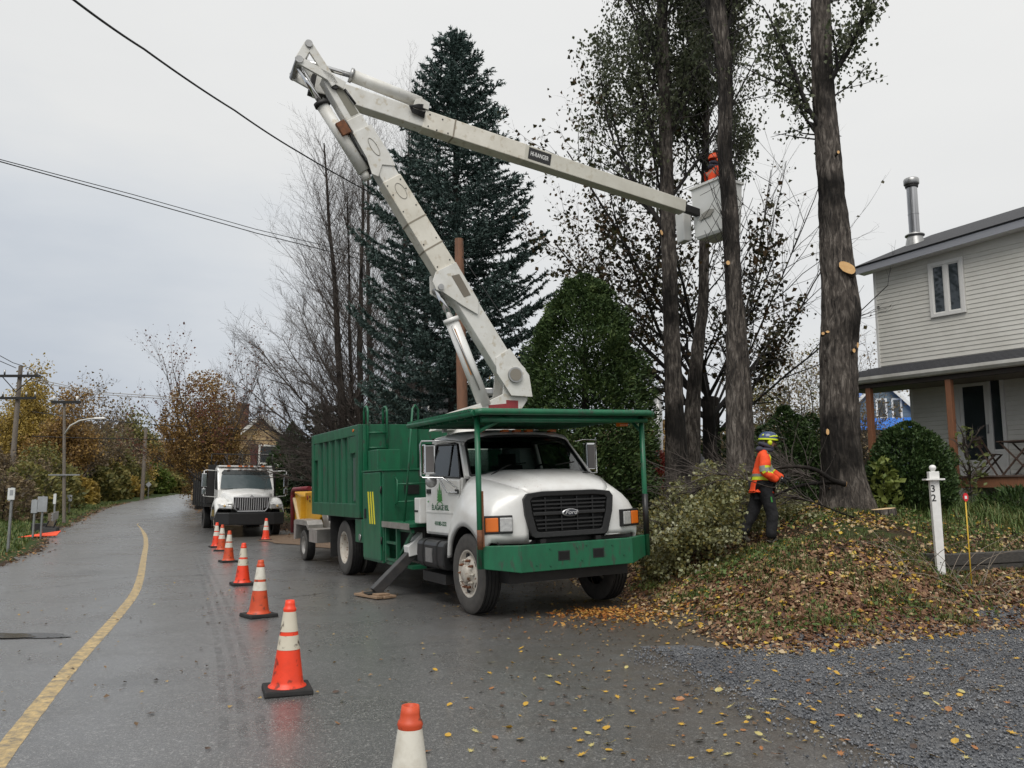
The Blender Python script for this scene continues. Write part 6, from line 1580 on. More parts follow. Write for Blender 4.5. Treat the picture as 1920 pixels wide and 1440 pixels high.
st_ = MB(); st_.add([bq(u, .012-.002, z) for u, z in ((.62, 7.03), (.30, 7.05), (.18, 7.16), (.32, 7.20), (.50, 7.15))], [(0, 1, 2, 3, 4)]); st_.v = [tuple(Vector(v)-BBv*.008) for v in st_.v]; st_.build('bucket_step', mat('step_grey', (.30, .29, .26), .6), bu, True)
mt = MB(); mt.beam(bp(4.55, 7.28, OU), bq(LA*.8, .1, 7.2), .12, .14); mt.cyl(bq(LA+.02, .3, 6.95), bq(LA+.02, .3, 7.5), .05, 12); mt.build('bucket_mount', dark, TK, True)
lv = MB(); 
q0 = bq(LA+.10, .02, 7.1); lv.hexa([q0+Vector((-.03, 0, -.40))-DV*.10, q0+Vector((.0, 0, -.40))+DV*.06, q0+NB*-.3+Vector((0, 0, -.40))+DV*.06, q0+NB*-.3+Vector((0, 0, -.40))-DV*.10, q0+Vector((0, 0, .22))-DV*.14, q0+Vector((0, 0, .22))+DV*.06, q0+NB*-.3+Vector((0, 0, .22))+DV*.06, q0+NB*-.3+Vector((0, 0, .22))-DV*.14])
lv.build('control_cover', bpy.data.materials['bucket_white'], TK, True, .03)
# wooden pad under the outrigger foot
pw = TM @ V(-2.335, -1.66, .0); 
pd = thing('wooden_pad', 'worn plank pad under the foot of the truck outrigger', 'board', (pw.x, pw.y, .026), TH_-PI/2+.25)
for i, (y, z, l, w) in enumerate(((-.12, 0, .33, .10), (.0, 0, .36, .11), (.125, 0, .33, .115))): MB().box((-l, y-w/2, 0), (l, y+w/2, .035)).build('plank', wood_h, pd, bevel=.004)
MB().box((-.20, -.11, .036), (.28, .10, .062)).build('top_plank', wood_h, pd, bevel=.004)
# ================================================================ wood chipper towed behind
CK = thing('wood_chipper', 'yellow towed wood chipper with red feed bar behind the bucket truck', 'wood chipper', mw=TM)
for s in (-1, 1): make_wheel(CK, (-9.85, s*.92, .36), s, .36, .22, .20, 'small', alu)
b = MB(); b.box((-10.7, -1.03, .50), (-8.35, -.80, .80)); b.box((-10.7, .80, .50), (-8.35, 1.03, .80)); fo = None
b = MB(); b.prism([(-10.62, .48), (-10.62, .92), (-10.45, .96), (-9.30, .96), (-9.15, .86), (-9.15, .74), (-9.32, .84), (-10.38, .84), (-10.48, .48)], lambda u, v, w: (u, w, v), -1.08, -.72)
b.build('fender', alu, CK, bevel=.006)
MB().box((-9.14, -1.06, .48), (-8.42, -.55, .78)).build('tool_box', alu, CK, bevel=.01)
MB().box((-10.8, -.55, .52), (-8.0, .55, .66)).build('frame', dark, CK)
MB().hexa([(-9.5, -.62, .78), (-8.7, -.62, .78), (-8.7, -.2, .78), (-9.5, -.2, .78), (-9.9, -.60, 1.28), (-9.72, -.60, 1.28), (-9.72, -.2, 1.28), (-9.9, -.2, 1.28)]).build('belt_guard', alu, CK, bevel=.008)
b = MB(); b.prism([(-11.4, .80), (-10.0, .80), (-9.85, 1.0), (-9.85, 1.55), (-10.3, 1.62), (-11.4, 1.58)], lambda u, v, w: (u, w, v), -.62, .62); yb = b.build('chipper_body', yellowp, CK, bevel=.02)
b = MB(); b.prism([(-12.3, .70), (-11.4, .80), (-11.4, 1.50), (-12.3, 1.62)], lambda u, v, w: (u, w, v), -.74, .74); b.build('infeed_chute', yellowp, CK, bevel=.02)
MB().cyl((-11.1, -.622, 1.46), (-11.1, -.64, 1.46), .06, 14).build('tail_lamp', mat('lamp_red', (.30, .02, .02), .3), yb)
for x, z in ((-10.85, 1.48), (-10.85, 1.38), (-10.6, 1.44)): MB().box((x-.03, -.635, z-.03), (x+.03, -.622, z+.03)).build('control_button', black, yb)
b = MB(); b.add([(-10.45, -.6235, 1.40), (-10.37, -.6235, 1.40), (-10.28, -.6235, 1.20), (-10.19, -.6235, 1.40), (-10.11, -.6235, 1.40), (-10.24, -.6235, 1.10), (-10.32, -.6235, 1.10)], [(0, 1, 2, 6), (2, 3, 4, 5), (2, 5, 6)]); b.build('maker_mark', black_t, yb)
text(yb, 'VERMEER', .09, black_t, frame((-10.28, -.6235, 1.52), (1, 0, 0), (0, 0, 1)), .0015, 'maker_lettering', .9)
b = MB(); b.tube([(-12.05, -.80, .55), (-12.05, -.80, 1.50), (-12.0, -.80, 1.62), (-11.88, -.80, 1.68), (-10.2, -.80, 1.70)], .055, 12); b.tube([(-12.05, .80, .55), (-12.05, .80, 1.50), (-12.0, .80, 1.62), (-11.88, .80, 1.68), (-10.2, .80, 1.70)], .055, 12); b.cyl((-11.2, -.8, 1.69), (-11.2, .8, 1.69), .05, 10)
b.build('feed_bar', redp, CK)
MB().beam((-11.95, -.78, 1.45), (-11.3, -.74, .62), .07, .05).build('brace', mat('cream_brace', (.55, .45, .28), .5), CK)
MB().tube([(-11.0, -.3, 1.6), (-11.0, -.3, 1.95)], .05, 10).build('marker_post', white, CK)
MB().box((-8.4, -.06, .55), (-7.9, .06, .66)).build('tow_bar', dark, CK)

# ================================================================ parked white stake truck
fp = gp(402, 1007); a = math.radians(25.5)
f2 = Vector((math.sin(a), -math.cos(a), 0)); l2 = Vector((math.cos(a), math.sin(a), 0))
o2 = fp + l2*1.08; FM = Matrix(((f2.x, l2.x, 0, o2.x), (f2.y, l2.y, 0, o2.y), (0, 0, 1, fp.z+.012), (0, 0, 0, 1)))
grille_m = mat('grille_grey', (.42, .42, .43), .45, metal=.3)
PT = thing('stake_truck', 'white parked flatbed truck with black stake sides and chrome grille', 'truck', mw=FM)
for s in (-1, 1):
    make_wheel(PT, (0, s*.95, .48), s, .48, .26, .28, 'steer', alu); make_wheel(PT, (-4.6, s*.95, .48), s, .48, .26, .28, 'dual', dark); make_wheel(PT, (-4.6, s*.65, .48), s, .48, .26, .28, 'dual', dark)
b = MB()
for s in (-.4, .4): b.box((-7.2, s-.05, .7), (.8, s+.05, .92))
b.box((-.3, -.35, .4), (.7, .35, 1.1)).box((-2.2, -1.0, .5), (-1.2, -.5, .95)).box((-2.2, .5, .5), (-1.2, 1.0, .95)); b.build('chassis_frame', dark, PT)
b = MB(); b.prism([(-1.75, .95), (-.55, .95), (-.55, 1.62), (-1.05, 2.42), (-1.75, 2.45)], lambda u, v, w: (u, w, v), -.98, .98)
cabm = b.build('cab', white, PT, bevel=.06)
rows = []
for i in range(5):
    t = i/4; rows.append([(lerp(-.53, -1.02, t)+.05*(1-u*u), u*lerp(.90, .82, t), lerp(1.66, 2.34, t)) for u in np.linspace(-1, 1, 9)])
k = node_mat('parked_windshield'); k.b.inputs['Base Color'].default_value = (.055, .075, .08, 1); k.b.inputs['Roughness'].default_value = .04; k.b.inputs['Specular IOR Level'].default_value = .9
ws2 = MB().grid(rows).build('windshield', k.m, PT)
MB().grid([[(x+.012, y, z) for x, y, z in rows[3]], [(x+.012, y, z) for x, y, z in rows[4]]]).build('sun_strip', glassm, ws2)
MB().add([(-.585, .42, 1.735), (-.56, .62, 1.715), (-.60, .60, 1.79), (-.60, .50, 1.80)], [(0, 1, 2, 3)]).build('paper_on_dash', mat('paper_blue', (.45, .62, .66), .6), ws2)
MB().box((-1.72, -.95, 2.44), (-.98, .95, 2.50)).build('roof_cap', white, PT, bevel=.03)
for y in (-.6, -.2, 0, .2, .6): MB().box((-.98, y-.06, 2.45), (-.88, y+.06, 2.50)).build('roof_lamp', amber, PT, bevel=.01)
for s in (-1, 1):
    g = MB(); g.add([(-1.55, s*.986, 1.66), (-.68, s*.986, 1.60), (-1.10, s*.986, 2.30), (-1.55, s*.986, 2.32)], [(0, 1, 2, 3)]); g.build('side_window', glassm, PT)
    m_ = MB().box((-.86, s*1.34, 1.72), (-.76, s*1.52, 2.20)).build('mirror', chrome, PT, bevel=.02)
    MB().box((-.86, s*1.36, 1.46), (-.77, s*1.50, 1.66)).build('lower_mirror', chrome, m_, bevel=.02)
    MB().tube([(-.95, s*.95, 2.30), (-.82, s*1.35, 2.32), (-.80, s*1.44, 2.30), (-.80, s*1.44, 1.40), (-.85, s*1.0, 1.36)], .018, 6).build('mirror_arm', white, m_)
rows = []
for x, hw, z in ((-.6, .90, 1.64), (-.2, .84, 1.60), (.25, .72, 1.52), (.6, .62, 1.44), (.78, .56, 1.36)):
    rows.append([(x, -hw, .95), (x, -hw, z-.16), (x, -hw*.92, z-.04), (x, -hw*.5, z+.02), (x, 0, z+.04), (x, hw*.5, z+.02), (x, hw*.92, z-.04), (x, hw, z-.16), (x, hw, .95)])
hd = MB().grid(rows); hd.f.append([8+36, 7+36, 6+36, 5+36, 4+36, 3+36, 2+36, 1+36, 36]); hd.m.append(0); hd.sm.append(False); ho2 = hd.build('hood', white, PT)
for s in (-1, 1):
    cols = []
    for i in range(13):
        th = math.radians(172-155*i/12); A = (.60*math.cos(th), 1.16, .48+.60*math.sin(th)); t = i/12
        B = (lerp(-.66, .82, t), lerp(.92, .60, t**.8), .70+.62*math.sin(PI*min(1, .12+t*.88))**.8 if t < .9 else 1.12)
        C = (lerp(A[0], B[0], .5)+.05, lerp(A[1], B[1], .38)+.06, lerp(A[2], B[2], .62)+.10)
        cols.append([(p.x, s*p.y, p.z) for p in [Vector(A)*(2*(q-.5)*(q-1)) + Vector(C)*(-4*q*(q-1)) + Vector(B)*(2*q*(q-.5)) for q in np.linspace(0, 1, 7)]])
    MB().grid(cols).build('fender', white, PT, solid=.012)
    b = MB(); b.hexa([(.66, s*.62, .95), (.80, s*.62, .95), (.58, s*1.08, .95), (.44, s*1.08, .95), (.66, s*.62, 1.22), (.80, s*.62, 1.18), (.58, s*1.08, 1.14), (.44, s*1.08, 1.2)]); b.build('nose_corner', white, PT, bevel=.04)
    hb = MB().hexa([(.80, s*.66, .97), (.87, s*.66, .97), (.73, s*1.06, .99), (.64, s*1.06, .99), (.80, s*.66, 1.08), (.86, s*.66, 1.08), (.72, s*1.06, 1.15), (.64, s*1.06, 1.15)]).build('headlight', clear_l, PT, bevel=.015)
    MB().sphere((.79, s*.88, 1.06), .045, 10, 6).build('turn_signal', mat('pale_amber', (.55, .38, .16), .2) if s < 0 else bpy.data.materials['pale_amber'], hb)
b = MB(); go2 = [(-.46, .88), (.46, .88), (.56, 1.0), (.60, 1.36), (-.60, 1.36), (-.56, 1.0)]; b.prism(go2, lambda u, v, w: (w, u, v), .74, .80); gr2 = b.build('grille', black, PT, bevel=.01)
b = MB(); q = go2+[go2[0]]; b.tube([(.805, y, z) for y, z in q], .022, 6); b.build('grille_rim', grille_m, gr2)
for i in range(15):
    y = -.52+i*1.04/14; MB().box((.80, y-.012, .92 if abs(y) < .44 else 1.0), (.825, y+.012, 1.335)).build('grille_bar', grille_m, gr2)
MB().add([(.83, -.07, 1.37), (.83, 0, 1.29), (.83, .07, 1.37), (.83, 0, 1.45)], [(0, 1, 2, 3)]).build('emblem', grille_m, gr2)
b = MB(); b.prism([(.45, -1.18), (.82, -1.10), (.98, -.75), (.98, .75), (.82, 1.10), (.45, 1.18)], lambda u, v, w: (u, v, w), .42, .84); b.build('bumper', black, PT, bevel=.03)
MB().box((-7.4, -1.22, 1.0), (-1.95, 1.22, 1.14)).build('flatbed', dark, PT)
for s in (-1, 1):
    MB().box((-7.4, s*1.20, 1.14), (-2.0, s*1.24, 2.05)).build('stake_side', dark, PT)
    for x in (-7.2, -6.2, -5.2, -4.2, -3.2, -2.1): MB().box((x-.05, s*1.24, 1.0), (x+.05, s*1.28, 2.35)).build('stake', black, PT)
MB().box((-2.0, -1.2, 1.14), (-1.92, 1.2, 2.55)).build('headboard', dark, PT)
b = MB()
for y in (-1.1, -.55, 0, .55, 1.1): b.cyl((-1.96, y, 2.5), (-1.96, y, 2.95), .022, 6)
b.cyl((-1.96, -1.1, 2.95), (-1.96, 1.1, 2.95), .022, 6); b.build('headboard_rack', dark, PT)
b = MB(); rr_ = random.Random(3)
for i in range(26):
    p = Vector((rr_.uniform(-6.5, -2.2), rr_.uniform(-1, 1), rr_.uniform(1.3, 2.3))); d = Vector((rr_.uniform(-1, 1), rr_.uniform(-.6, .6), rr_.uniform(-.1, .9))).normalized(); b.cyl(p, p+d*rr_.uniform(.6, 1.4), .03, 5)
b.build('branch_load', bark_b, PT, kind='stuff')
MB().box((-2.0, -1.02, .66), (-1.2, -.99, .9)).build('side_step', mat('worn_yellow', (.20, .14, .03), .7), PT)
MB().box((-.1, -1.3, .35), (.75, -.9, .40)).build('front_step', alu, PT) if False else None

# ================================================================ traffic cones
def cone_proto(worn, m_o, label):
    t = thing('traffic_cone', label, 'traffic cone', group='traffic cones around the work zone')
    b = MB(); n = 8; h = .19; q = [(-h, -h), (h, -h), (h, h), (-h, h)]
    b.hexa([(x, y, 0) for x, y in q] + [(x*.97, y*.97, .045) for x, y in q]); b.build('base', rubber, t, bevel=.012)
    def R(z): return lerp(.130, .036, (z-.045)/.675)
    def seg(z0, z1, name, m, o=0., n_=3):
        b = MB(); pr = [(R(lerp(z0, z1, i/n_))+o, lerp(z0, z1, i/n_)) for i in range(n_+1)]; b.lathe(pr, 32); return b.build(name, m, t)
    b = MB(); b.lathe([(.152, .044), (.150, .052), (.132, .062), (R(.09), .09)] + [(R(z), z) for z in (.2, .35, .5, .6)] + [(R(.63), .63), (R(.64)+.006, .645), (R(.66)+.005, .66), (R(.665), .665), (R(.69), .69), (R(.72), .72), (R(.72)-.008, .72), (R(.6)-.01, .6)], 32); b.build('cone_body', m_o, t)
    wm = cone_worn if worn else cone_w
    seg(.335, .445, 'reflective_band', wm, .002); seg(.475, .63, 'reflective_band', wm, .002)
    return t
C1 = cone_proto(False, cone_o, ''); C2 = cone_proto(True, cone_o, ''); C3 = cone_proto(False, cone_o2, '')
spots = [  # px, py of the base centre, prototype, label
 (764, 1680, C3, 'nearest traffic cone, cut off by the bottom edge of the photo', .3), (538, 1300, C2, 'traffic cone with peeling worn white bands, on a big black base', .35), (485, 1158, C3, 'dirty orange traffic cone, third one in from the front of the line', .7), (454, 1098, C2, 'red orange cone midway along the line, level with the truck cabinet', .5),
 (428, 1055, C3, 'dark orange cone, frontmost of the overlapping three before the white truck', .6), (415, 1034, C3, 'middle cone of the overlapping three before the white truck', .2), (405, 1027, C1, 'bright red cone, leftmost of the three before the parked white truck', .55), (498, 1014, C1, 'lone traffic cone right of the parked white truck at the brown gravel', .4)]
used = set()
for px, py, pr, lab, rz in spots:
    p = gp(px, py)
    if id(pr) in used: o = copy_tree(pr)
    else: o = pr; used.add(id(pr))
    o.location = (p.x, p.y, p.z+.014); o.rotation_euler = (0, 0, rz); o['label'] = lab

# ================================================================ poles, lamp, signs on the left
def pole(name, label, px, py0, py1, Y, w, m=polewood, cat='utility pole', lean=0., group='utility poles'):
    b = on(px, Y); top = at(px, py1, Y); t = thing(name, label, cat, b, group=group)
    h = top.z-b.z; v, f, _, _ = trunk_np([b, b+Vector((lean*.5, 0, h/2)), b+Vector((lean, 0, h))], [w, w*.9, w*.75], 12, .5, .004)
    mesh_np('pole_shaft', v, f, m, t); return t, b, h
t, b, h = pole('utility_pole', 'near wooden power pole with two crossarms on the left', 16, 0, 686, 46, .15, lean=.05)
for z, l in ((h-.6, 1.9), (h-1.85, 1.6)):
    MB().box((-l+.05, -.26, z-.07), (l-.45 if z < h-1 else l-.6, -.14, z+.07)).build('crossarm', dark, t)
for z in (h-.6, h-1.85):
    for x in (-1.5, -.7, .6, 1.1): MB().cyl((x+.0, -.2, z+.07), (x, -.2, z+.35), .05, 8).build('insulator', steel, t)
MB().beam((.02, -.22, h-1.5), (.9, -.22, h-.65), .04, .04).beam((.02, -.22, h-1.5), (-.8, -.22, h-.65), .04, .04).build('brace', dark, t)
t, b, h = pole('utility_pole', 'slim pole with crossarm carrying a curved street lamp', 120, 0, 752, 36, .075, lean=-.36)
MB().box((-.85, -.16, h-.12), (.40, -.06, h)).build('crossarm', dark, t); MB().box((-.75, -.14, at(118, 890, 36).z-b.z-.04), (.6, -.08, at(118, 890, 36).z-b.z+.02)).build('cable_bracket', steel, t)
for x in (-.75, .25): MB().cyl((x, -.1, h), (x, -.1, h+.2), .05, 8).build('insulator', white, t)
z0 = at(124, 812, 36).z-b.z
la = MB(); la.tube([(-.22, -.05, z0-.05), (.0, -.05, z0+.32), (.40, -.05, z0+.54), (.85, -.05, z0+.62), (1.25, -.05, z0+.65)], .035, 8); lo_ = la.build('lamp_arm', mat('lamp_arm_grey', (.55, .54, .50), .4), t)
MB().hexa([(1.05, -.13, z0+.60), (1.5, -.11, z0+.62), (1.5, .01, z0+.62), (1.05, .03, z0+.60), (1.05, -.11, z0+.69), (1.47, -.09, z0+.69), (1.47, -.01, z0+.69), (1.05, .01, z0+.69)]).build('lamp_head', white, lo_, bevel=.02)
t, b, h = pole('utility_pole', 'far bare wooden pole at the bend of the road', 266, 0, 803, 66, .15)
t, b, h = pole('utility_pole', 'reddish wooden pole in front of the spruce behind the boom', 872, 0, 448, 21, .155, polered, lean=-.22)

def sign_back(label, px, py_t, py_b, py_base, Y, w, m=greypaint, diamond=False, posts=(0,), cat='road sign'):
    b = on(px, Y); t = thing('road_sign', label, cat, b, rz=0)
    z1, z0 = at(px, py_t, Y).z-b.z, at(px, py_b, Y).z-b.z; W_ = w/FPX*Y
    if diamond:
        r = (z1-z0)/2; zc = (z0+z1)/2; MB().prism([(0, zc-r), (r, zc), (0, zc+r), (-r, zc)], lambda u, v, q: (u, q, v), -.02, .01).build('sign_panel', m, t)
    else: MB().box((-W_/2, -.02, z0), (W_/2, .012, z1)).build('sign_panel', m, t, bevel=.004)
    for x in posts: MB().box((x*W_-.03, .013, -.1), (x*W_+.03, .06, z1+.02 if not diamond else z0+.2)).build('sign_post', steel, t)
    return t, z0, z1
t, z0, z1 = sign_back('grey sign back on two posts at the left edge, behind the smaller one', 75, 931, 960, 0, 28.5, 18, posts=(0,)); t['label'] = 'larger grey sign back, right one of the pair by the black sign stand'
sign_back('smaller grey sign back, left one of the pair by the black sign stand', 60, 937, 962, 0, 28, 11)
t, z0, z1 = sign_back('small white sign pair on a thin post at the far left edge', 13, 915, 937, 0, 22.5, 13, m=mat('sign_white', (.62, .63, .62), .5))
MB().box((-.035, -.026, z0+.12), (.055, -.021, z0+.26)).build('sign_mark', greypaint, t); MB().box((-.07, -.026, z0-.03), (.0, -.021, z0-.005)).build('sign_mark', greypaint, t)
sign_back('narrow white sign behind the grey sign backs', 99, 926, 945, 0, 33, 5, m=bpy.data.materials['sign_white'])
sign_back('small grey sign right of the lamp pole', 128, 928, 940, 0, 42, 10)
sign_back('grey diamond sign back far up the road verge', 277, 903, 914, 0, 68, 9, diamond=True)
# guard rail end
b = on(92, 31); t = thing('guard_rail', 'short grey steel guard rail end on the left verge', 'guard rail', b, rz=2.02)
MB().prism([(0, .42), (.05, .47), (0, .52), (.05, .57), (0, .62), (.05, .67), (0, .72), (-.02, .72), (-.02, .42)], lambda u, v, w: (w, u-.1, v), -.6, 3.2).build('rail', steel, t)
for x in (-.2, 1.4, 3.0): MB().box((x-.06, -.06, -.1), (x+.06, .06, .70)).build('rail_post', wood, t)
# black portable sign stand with an orange panel lying on the grass
b = gp(80, 999); t = thing('sign_stand', 'black folded sign stand on the grass by the road', 'sign stand', b, rz=.3)
MB().box((-.42, .1, 0), (.18, .3, .34)).build('case', dark, t, bevel=.02); MB().hexa([(-.1, -.2, .0), (.5, -.2, .0), (.55, .15, 0), (-.1, .15, 0), (0, -.15, .20), (.45, -.15, .16), (.5, .1, .22), (0, .1, .26)]).build('base', dark, t, bevel=.02)
for x in (.05, .32): MB().beam((x, -.1, .1), (x+.12, .0, .42), .04, .04).build('spring_leg', dark, t)
b = gp(74, 1008); t = thing('orange_sign', 'bright orange sign panel lying folded on the grass verge', 'road sign', b, rz=.25)
MB().hexa([(-.62, -.16, .02), (.55, -.10, .06), (.60, .22, .20), (-.10, .24, .10), (-.62, -.16, .035), (.55, -.10, .08), (.60, .22, .22), (-.10, .24, .12)]).build('panel', sign_or, t)

# ================================================================ wires
def wire(label, pts, r=.012, m=wirem, sag=.0, group=None):
    b = MB(); P = []
    for i in range(len(pts)-1):
        a, c = pts[i], pts[i+1]; n = 24
        for k in range(n + (i == len(pts)-2)):
            q = k/n; p = a.lerp(c, q); p.z -= sag*4*q*(1-q); P.append(p)
    b.tube(P, r, 5); return b.build('power_line', m, None, label=label, category='power line', group=group)
wire('thick black cable sagging from the top left towards the pole behind the boom', [at(118, -16, 8.5), at(270, 92, 10.5), at(440, 207, 13.4), at(560, 285, 16.3), at(700, 364, 21.0)], .016, sag=.02)
wire('upper of the two thin wires crossing the left sky', [at(-60, 283, 15), at(0, 299, 16), at(250, 365, 19), at(480, 430, 22.4), at(700, 482, 26)], .010, group='wires over the road')
wire('lower of the two thin wires crossing the left sky', [at(-60, 288, 15), at(0, 303, 16), at(250, 372, 19), at(480, 437, 22.4), at(700, 492, 26)], .013, group='wires over the road')
for i, (y0, y1, y2) in enumerate(((729, 741, 752), (733, 745, 757))): wire(['upper', 'lower'][i] + ' pale wire across the orange tree', [at(60, y0-20, 46), at(180, y0+6, 47), at(300, y1+2, 48), at(427, y2, 49)], .022, wirelight)
for lab, l in (('dark wire passing just above the street lamp', [(60, 772, 45), (180, 787, 46), (300, 797, 47), (470, 806, 49), (600, 806, 52)]), ('dark wire passing just below the street lamp', [(60, 818, 44), (180, 822, 46), (300, 824, 48), (500, 826, 50), (600, 826, 52)])): wire(lab, [at(*q) for q in l], .022)
wire('wire from the near crossarm to the second pole', [at(55, 690, 45.5), at(86, 716, 41), at(118, 752, 36)], .018); wire('wires leaving the near pole to the left', [at(-60, 645, 40), at(0, 667, 43), at(24, 680, 45.5), at(55, 690, 45.6)], .02); wire('second wire leaving the near pole to the left', [at(-60, 655, 40), at(0, 677, 43), at(30, 690, 45.5)], .02)
wire('thin service wire running down behind the spruce to the cedar', [at(860, 470, 21), at(950, 605, 20.2), at(985, 650, 19.6)], .010); wire('second service wire dropping to the cedar', [at(868, 560, 21), at(960, 665, 20.2), at(988, 700, 19.6)], .010)

# ================================================================ house number post, stake, timber wall, stump
PY = 10.9; b = gp(1768, 1088); b.y = PY; b = on(1768, PY)
bz0 = at(1766, 1084, PY); bz1 = at(1748, 872, PY)
t = thing('number_post', 'white leaning post with the number 32 and a ball top', 'house number post', bz0)
axis_ = (bz1-bz0); L_p = axis_.length; zx = axis_.normalized(); yx = Vector((0, 1, 0)); xx = yx.cross(zx).normalized(); yx = zx.cross(xx)
t.matrix_world = Matrix(((xx.x, yx.x, zx.x, bz0.x), (xx.y, yx.y, zx.y, bz0.y), (xx.z, yx.z, zx.z, bz0.z), (0, 0, 0, 1))) @ Matrix.Rotation(-.22, 4, 'Z')
hs = L_p-.20
p = MB(); p.hexa([(-.055, -.05, -.02), (.04, -.05, -.06), (.04, .05, -.06), (-.055, .05, -.02), (-.055, -.05, hs), (.055, -.05, hs), (.055, .05, hs), (-.055, .05, hs)]); p.build('shaft', postw, t, bevel=.005)
MB().box((-.115, -.105, hs), (.115, .105, hs+.022)).build('collar', postw, t, bevel=.006); MB().box((-.062, -.06, hs+.022), (.062, .06, hs+.115)).build('cap_block', postw, t, bevel=.008)
MB().lathe([(.022, hs+.115), (.022, hs+.125), (.03, hs+.13), (.042, hs+.15), (.044, hs+.165), (.038, hs+.185), (.02, hs+.2), (0, hs+.203)], 20).build('ball', postw, t)
for ch_, z in (('3', hs-.11), ('2', hs-.23)): text(t, ch_, .125, black_t, frame((-.028, -.0515, z), (1, 0, 0), (0, 0, 1)), .002, 'numeral', .95)
for x, z in ((-.01, .20), (-.03, .04)): MB().cyl((x, -.05, z), (x, -.053, z), .008, 8).build('bolt', dark, t)
b = on(1822, PY+.0); b0 = at(1822, 1098, 10.75)
t = thing('marker_stake', 'thin yellow driveway stake with a red reflector on top', 'marker stake', b0)
zt = at(1822, 928, 10.75).z-b0.z
MB().tube([(0, 0, -.15), (-.003, 0, zt)], .008, 8).build('rod', mat('stake_yellow', (.60, .38, .03), .5), t)
MB().prism([(math.cos(2*PI*i/16)*.032, zt-.03+math.sin(2*PI*i/16)*.055) for i in range(16)], lambda u, v, w: (u, w, v), -.012, .004).build('reflector', mat('reflector_red', (.60, .02, .03), .3), t); MB().box((-.017, -.016, zt-.05), (.012, -.0125, zt-.012)).build('reflector_label', white_t, t)
# timber retaining wall
w0 = at(1772, 1040, 11.0); w1 = at(1990, 1026, 12.1); wb = min(g1(w0.x, w0.y), g1(w1.x, w1.y))
dx = Vector((w1.x-w0.x, w1.y-w0.y, 0)); Lw = dx.length; dx.normalize(); zt = w0.z; t = thing('timber_wall', 'low dark timber retaining wall beside the white number post', 'retaining wall', (w0.x, w0.y, zt-.46), math.atan2(dx.y, dx.x))
for i in range(3):
    z = .155*i; MB().box((.01*((i*7) % 3), .0+.012*(2-i), z), (Lw-.03*i, .15+.012*(2-i), z+.148)).build('timber_beam', timber, t, bevel=.012)
for i in range(3): MB().box((.02, .16, .155*i+.004), (.16, 1.3, .155*i+.144)).build('return_beam', timber, t, bevel=.012)
MB().box((-.06, -.05, -.2), (Lw, .2, .0)).build('footing', mat('footing_stone', (.11, .10, .085), .9, c2=(.06, .055, .05), ns=8, bump=.5, bs=12), t)
# stump
b = gp(1657, 966); t = thing('tree_stump', 'fresh pale tree stump cut low in the lawn', 'stump', b); zt = .10
MB().lathe([(.24, -.1), (.20, .0), (.19, zt-.004), (.185, zt)], 22, lambda x, y, z: (x, y*.9, z+x*.10)).build('stump_bark', bark_p, t); MB().lathe([(0, zt), (.10, zt+.0005), (.186, zt)], 22, lambda x, y, z: (x, y*.9, z+x*.10+.002)).build('cut_top', mat('pale_cut_wood', (.74, .55, .32), .7, c2=(.62, .42, .22), ns=14), t)
# black fire bowl with hood behind the poplars
b = on(1312, 20.6); z = at(1312, 925, 20.6).z; t = thing('fire_pit', 'dark hooded fire bowl standing between the poplar trunks', 'fire pit', b)
H0 = at(1312, 850, 20.6).z-b.z
MB().lathe([(.02, H0), (.10, H0-.02), (.10, H0-.07), (.14, H0-.10), (.2, H0-.25), (.34, H0-.42), (.40, H0-.47), (.40, H0-.49)], 24).build('hood', mat('iron_grey', (.05, .05, .055), .5), t); MB().lathe([(.36, H0-.62), (.36, H0-.58), (.30, H0-.75), (.15, H0-.85)], 24).build('bowl', dark, t)
for i in range(3): MB().cyl((.25*math.cos(i*2.1), .25*math.sin(i*2.1), 0), (.3*math.cos(i*2.1), .3*math.sin(i*2.1), H0-.6), .02, 6).build('leg', dark, t)
b = on(1238, 30); t = thing('metal_flue', 'tall grey metal flue behind the leftmost poplar', 'flue', b); h = at(1238, 733, 30).z-b.z
MB().cyl((0, 0, -.1), (0, 0, h), .17, 16).build('flue_pipe', steel, t); MB().cyl((0, 0, h-.02), (0, 0, h+.1), .22, 16).build('flue_cap', dark, t)
# picnic table top seen past the bumper post
b = on(1186, 17.5); t = thing('garden_table', 'grey garden table beyond the right end of the bumper', 'table', b, rz=.3); h = at(1186, 915, 17.5).z-b.z
MB().box((-.36, -.3, h-.05), (.36, .3, h)).build('table_top', mat('grey_top', (.30, .31, .31), .4), t, bevel=.01); MB().beam((.1, 0, 0), (.25, 0, h-.05), .06, .06).beam((-.1, 0, 0), (-.25, 0, h-.05), .06, .06).build('leg', dark, t)
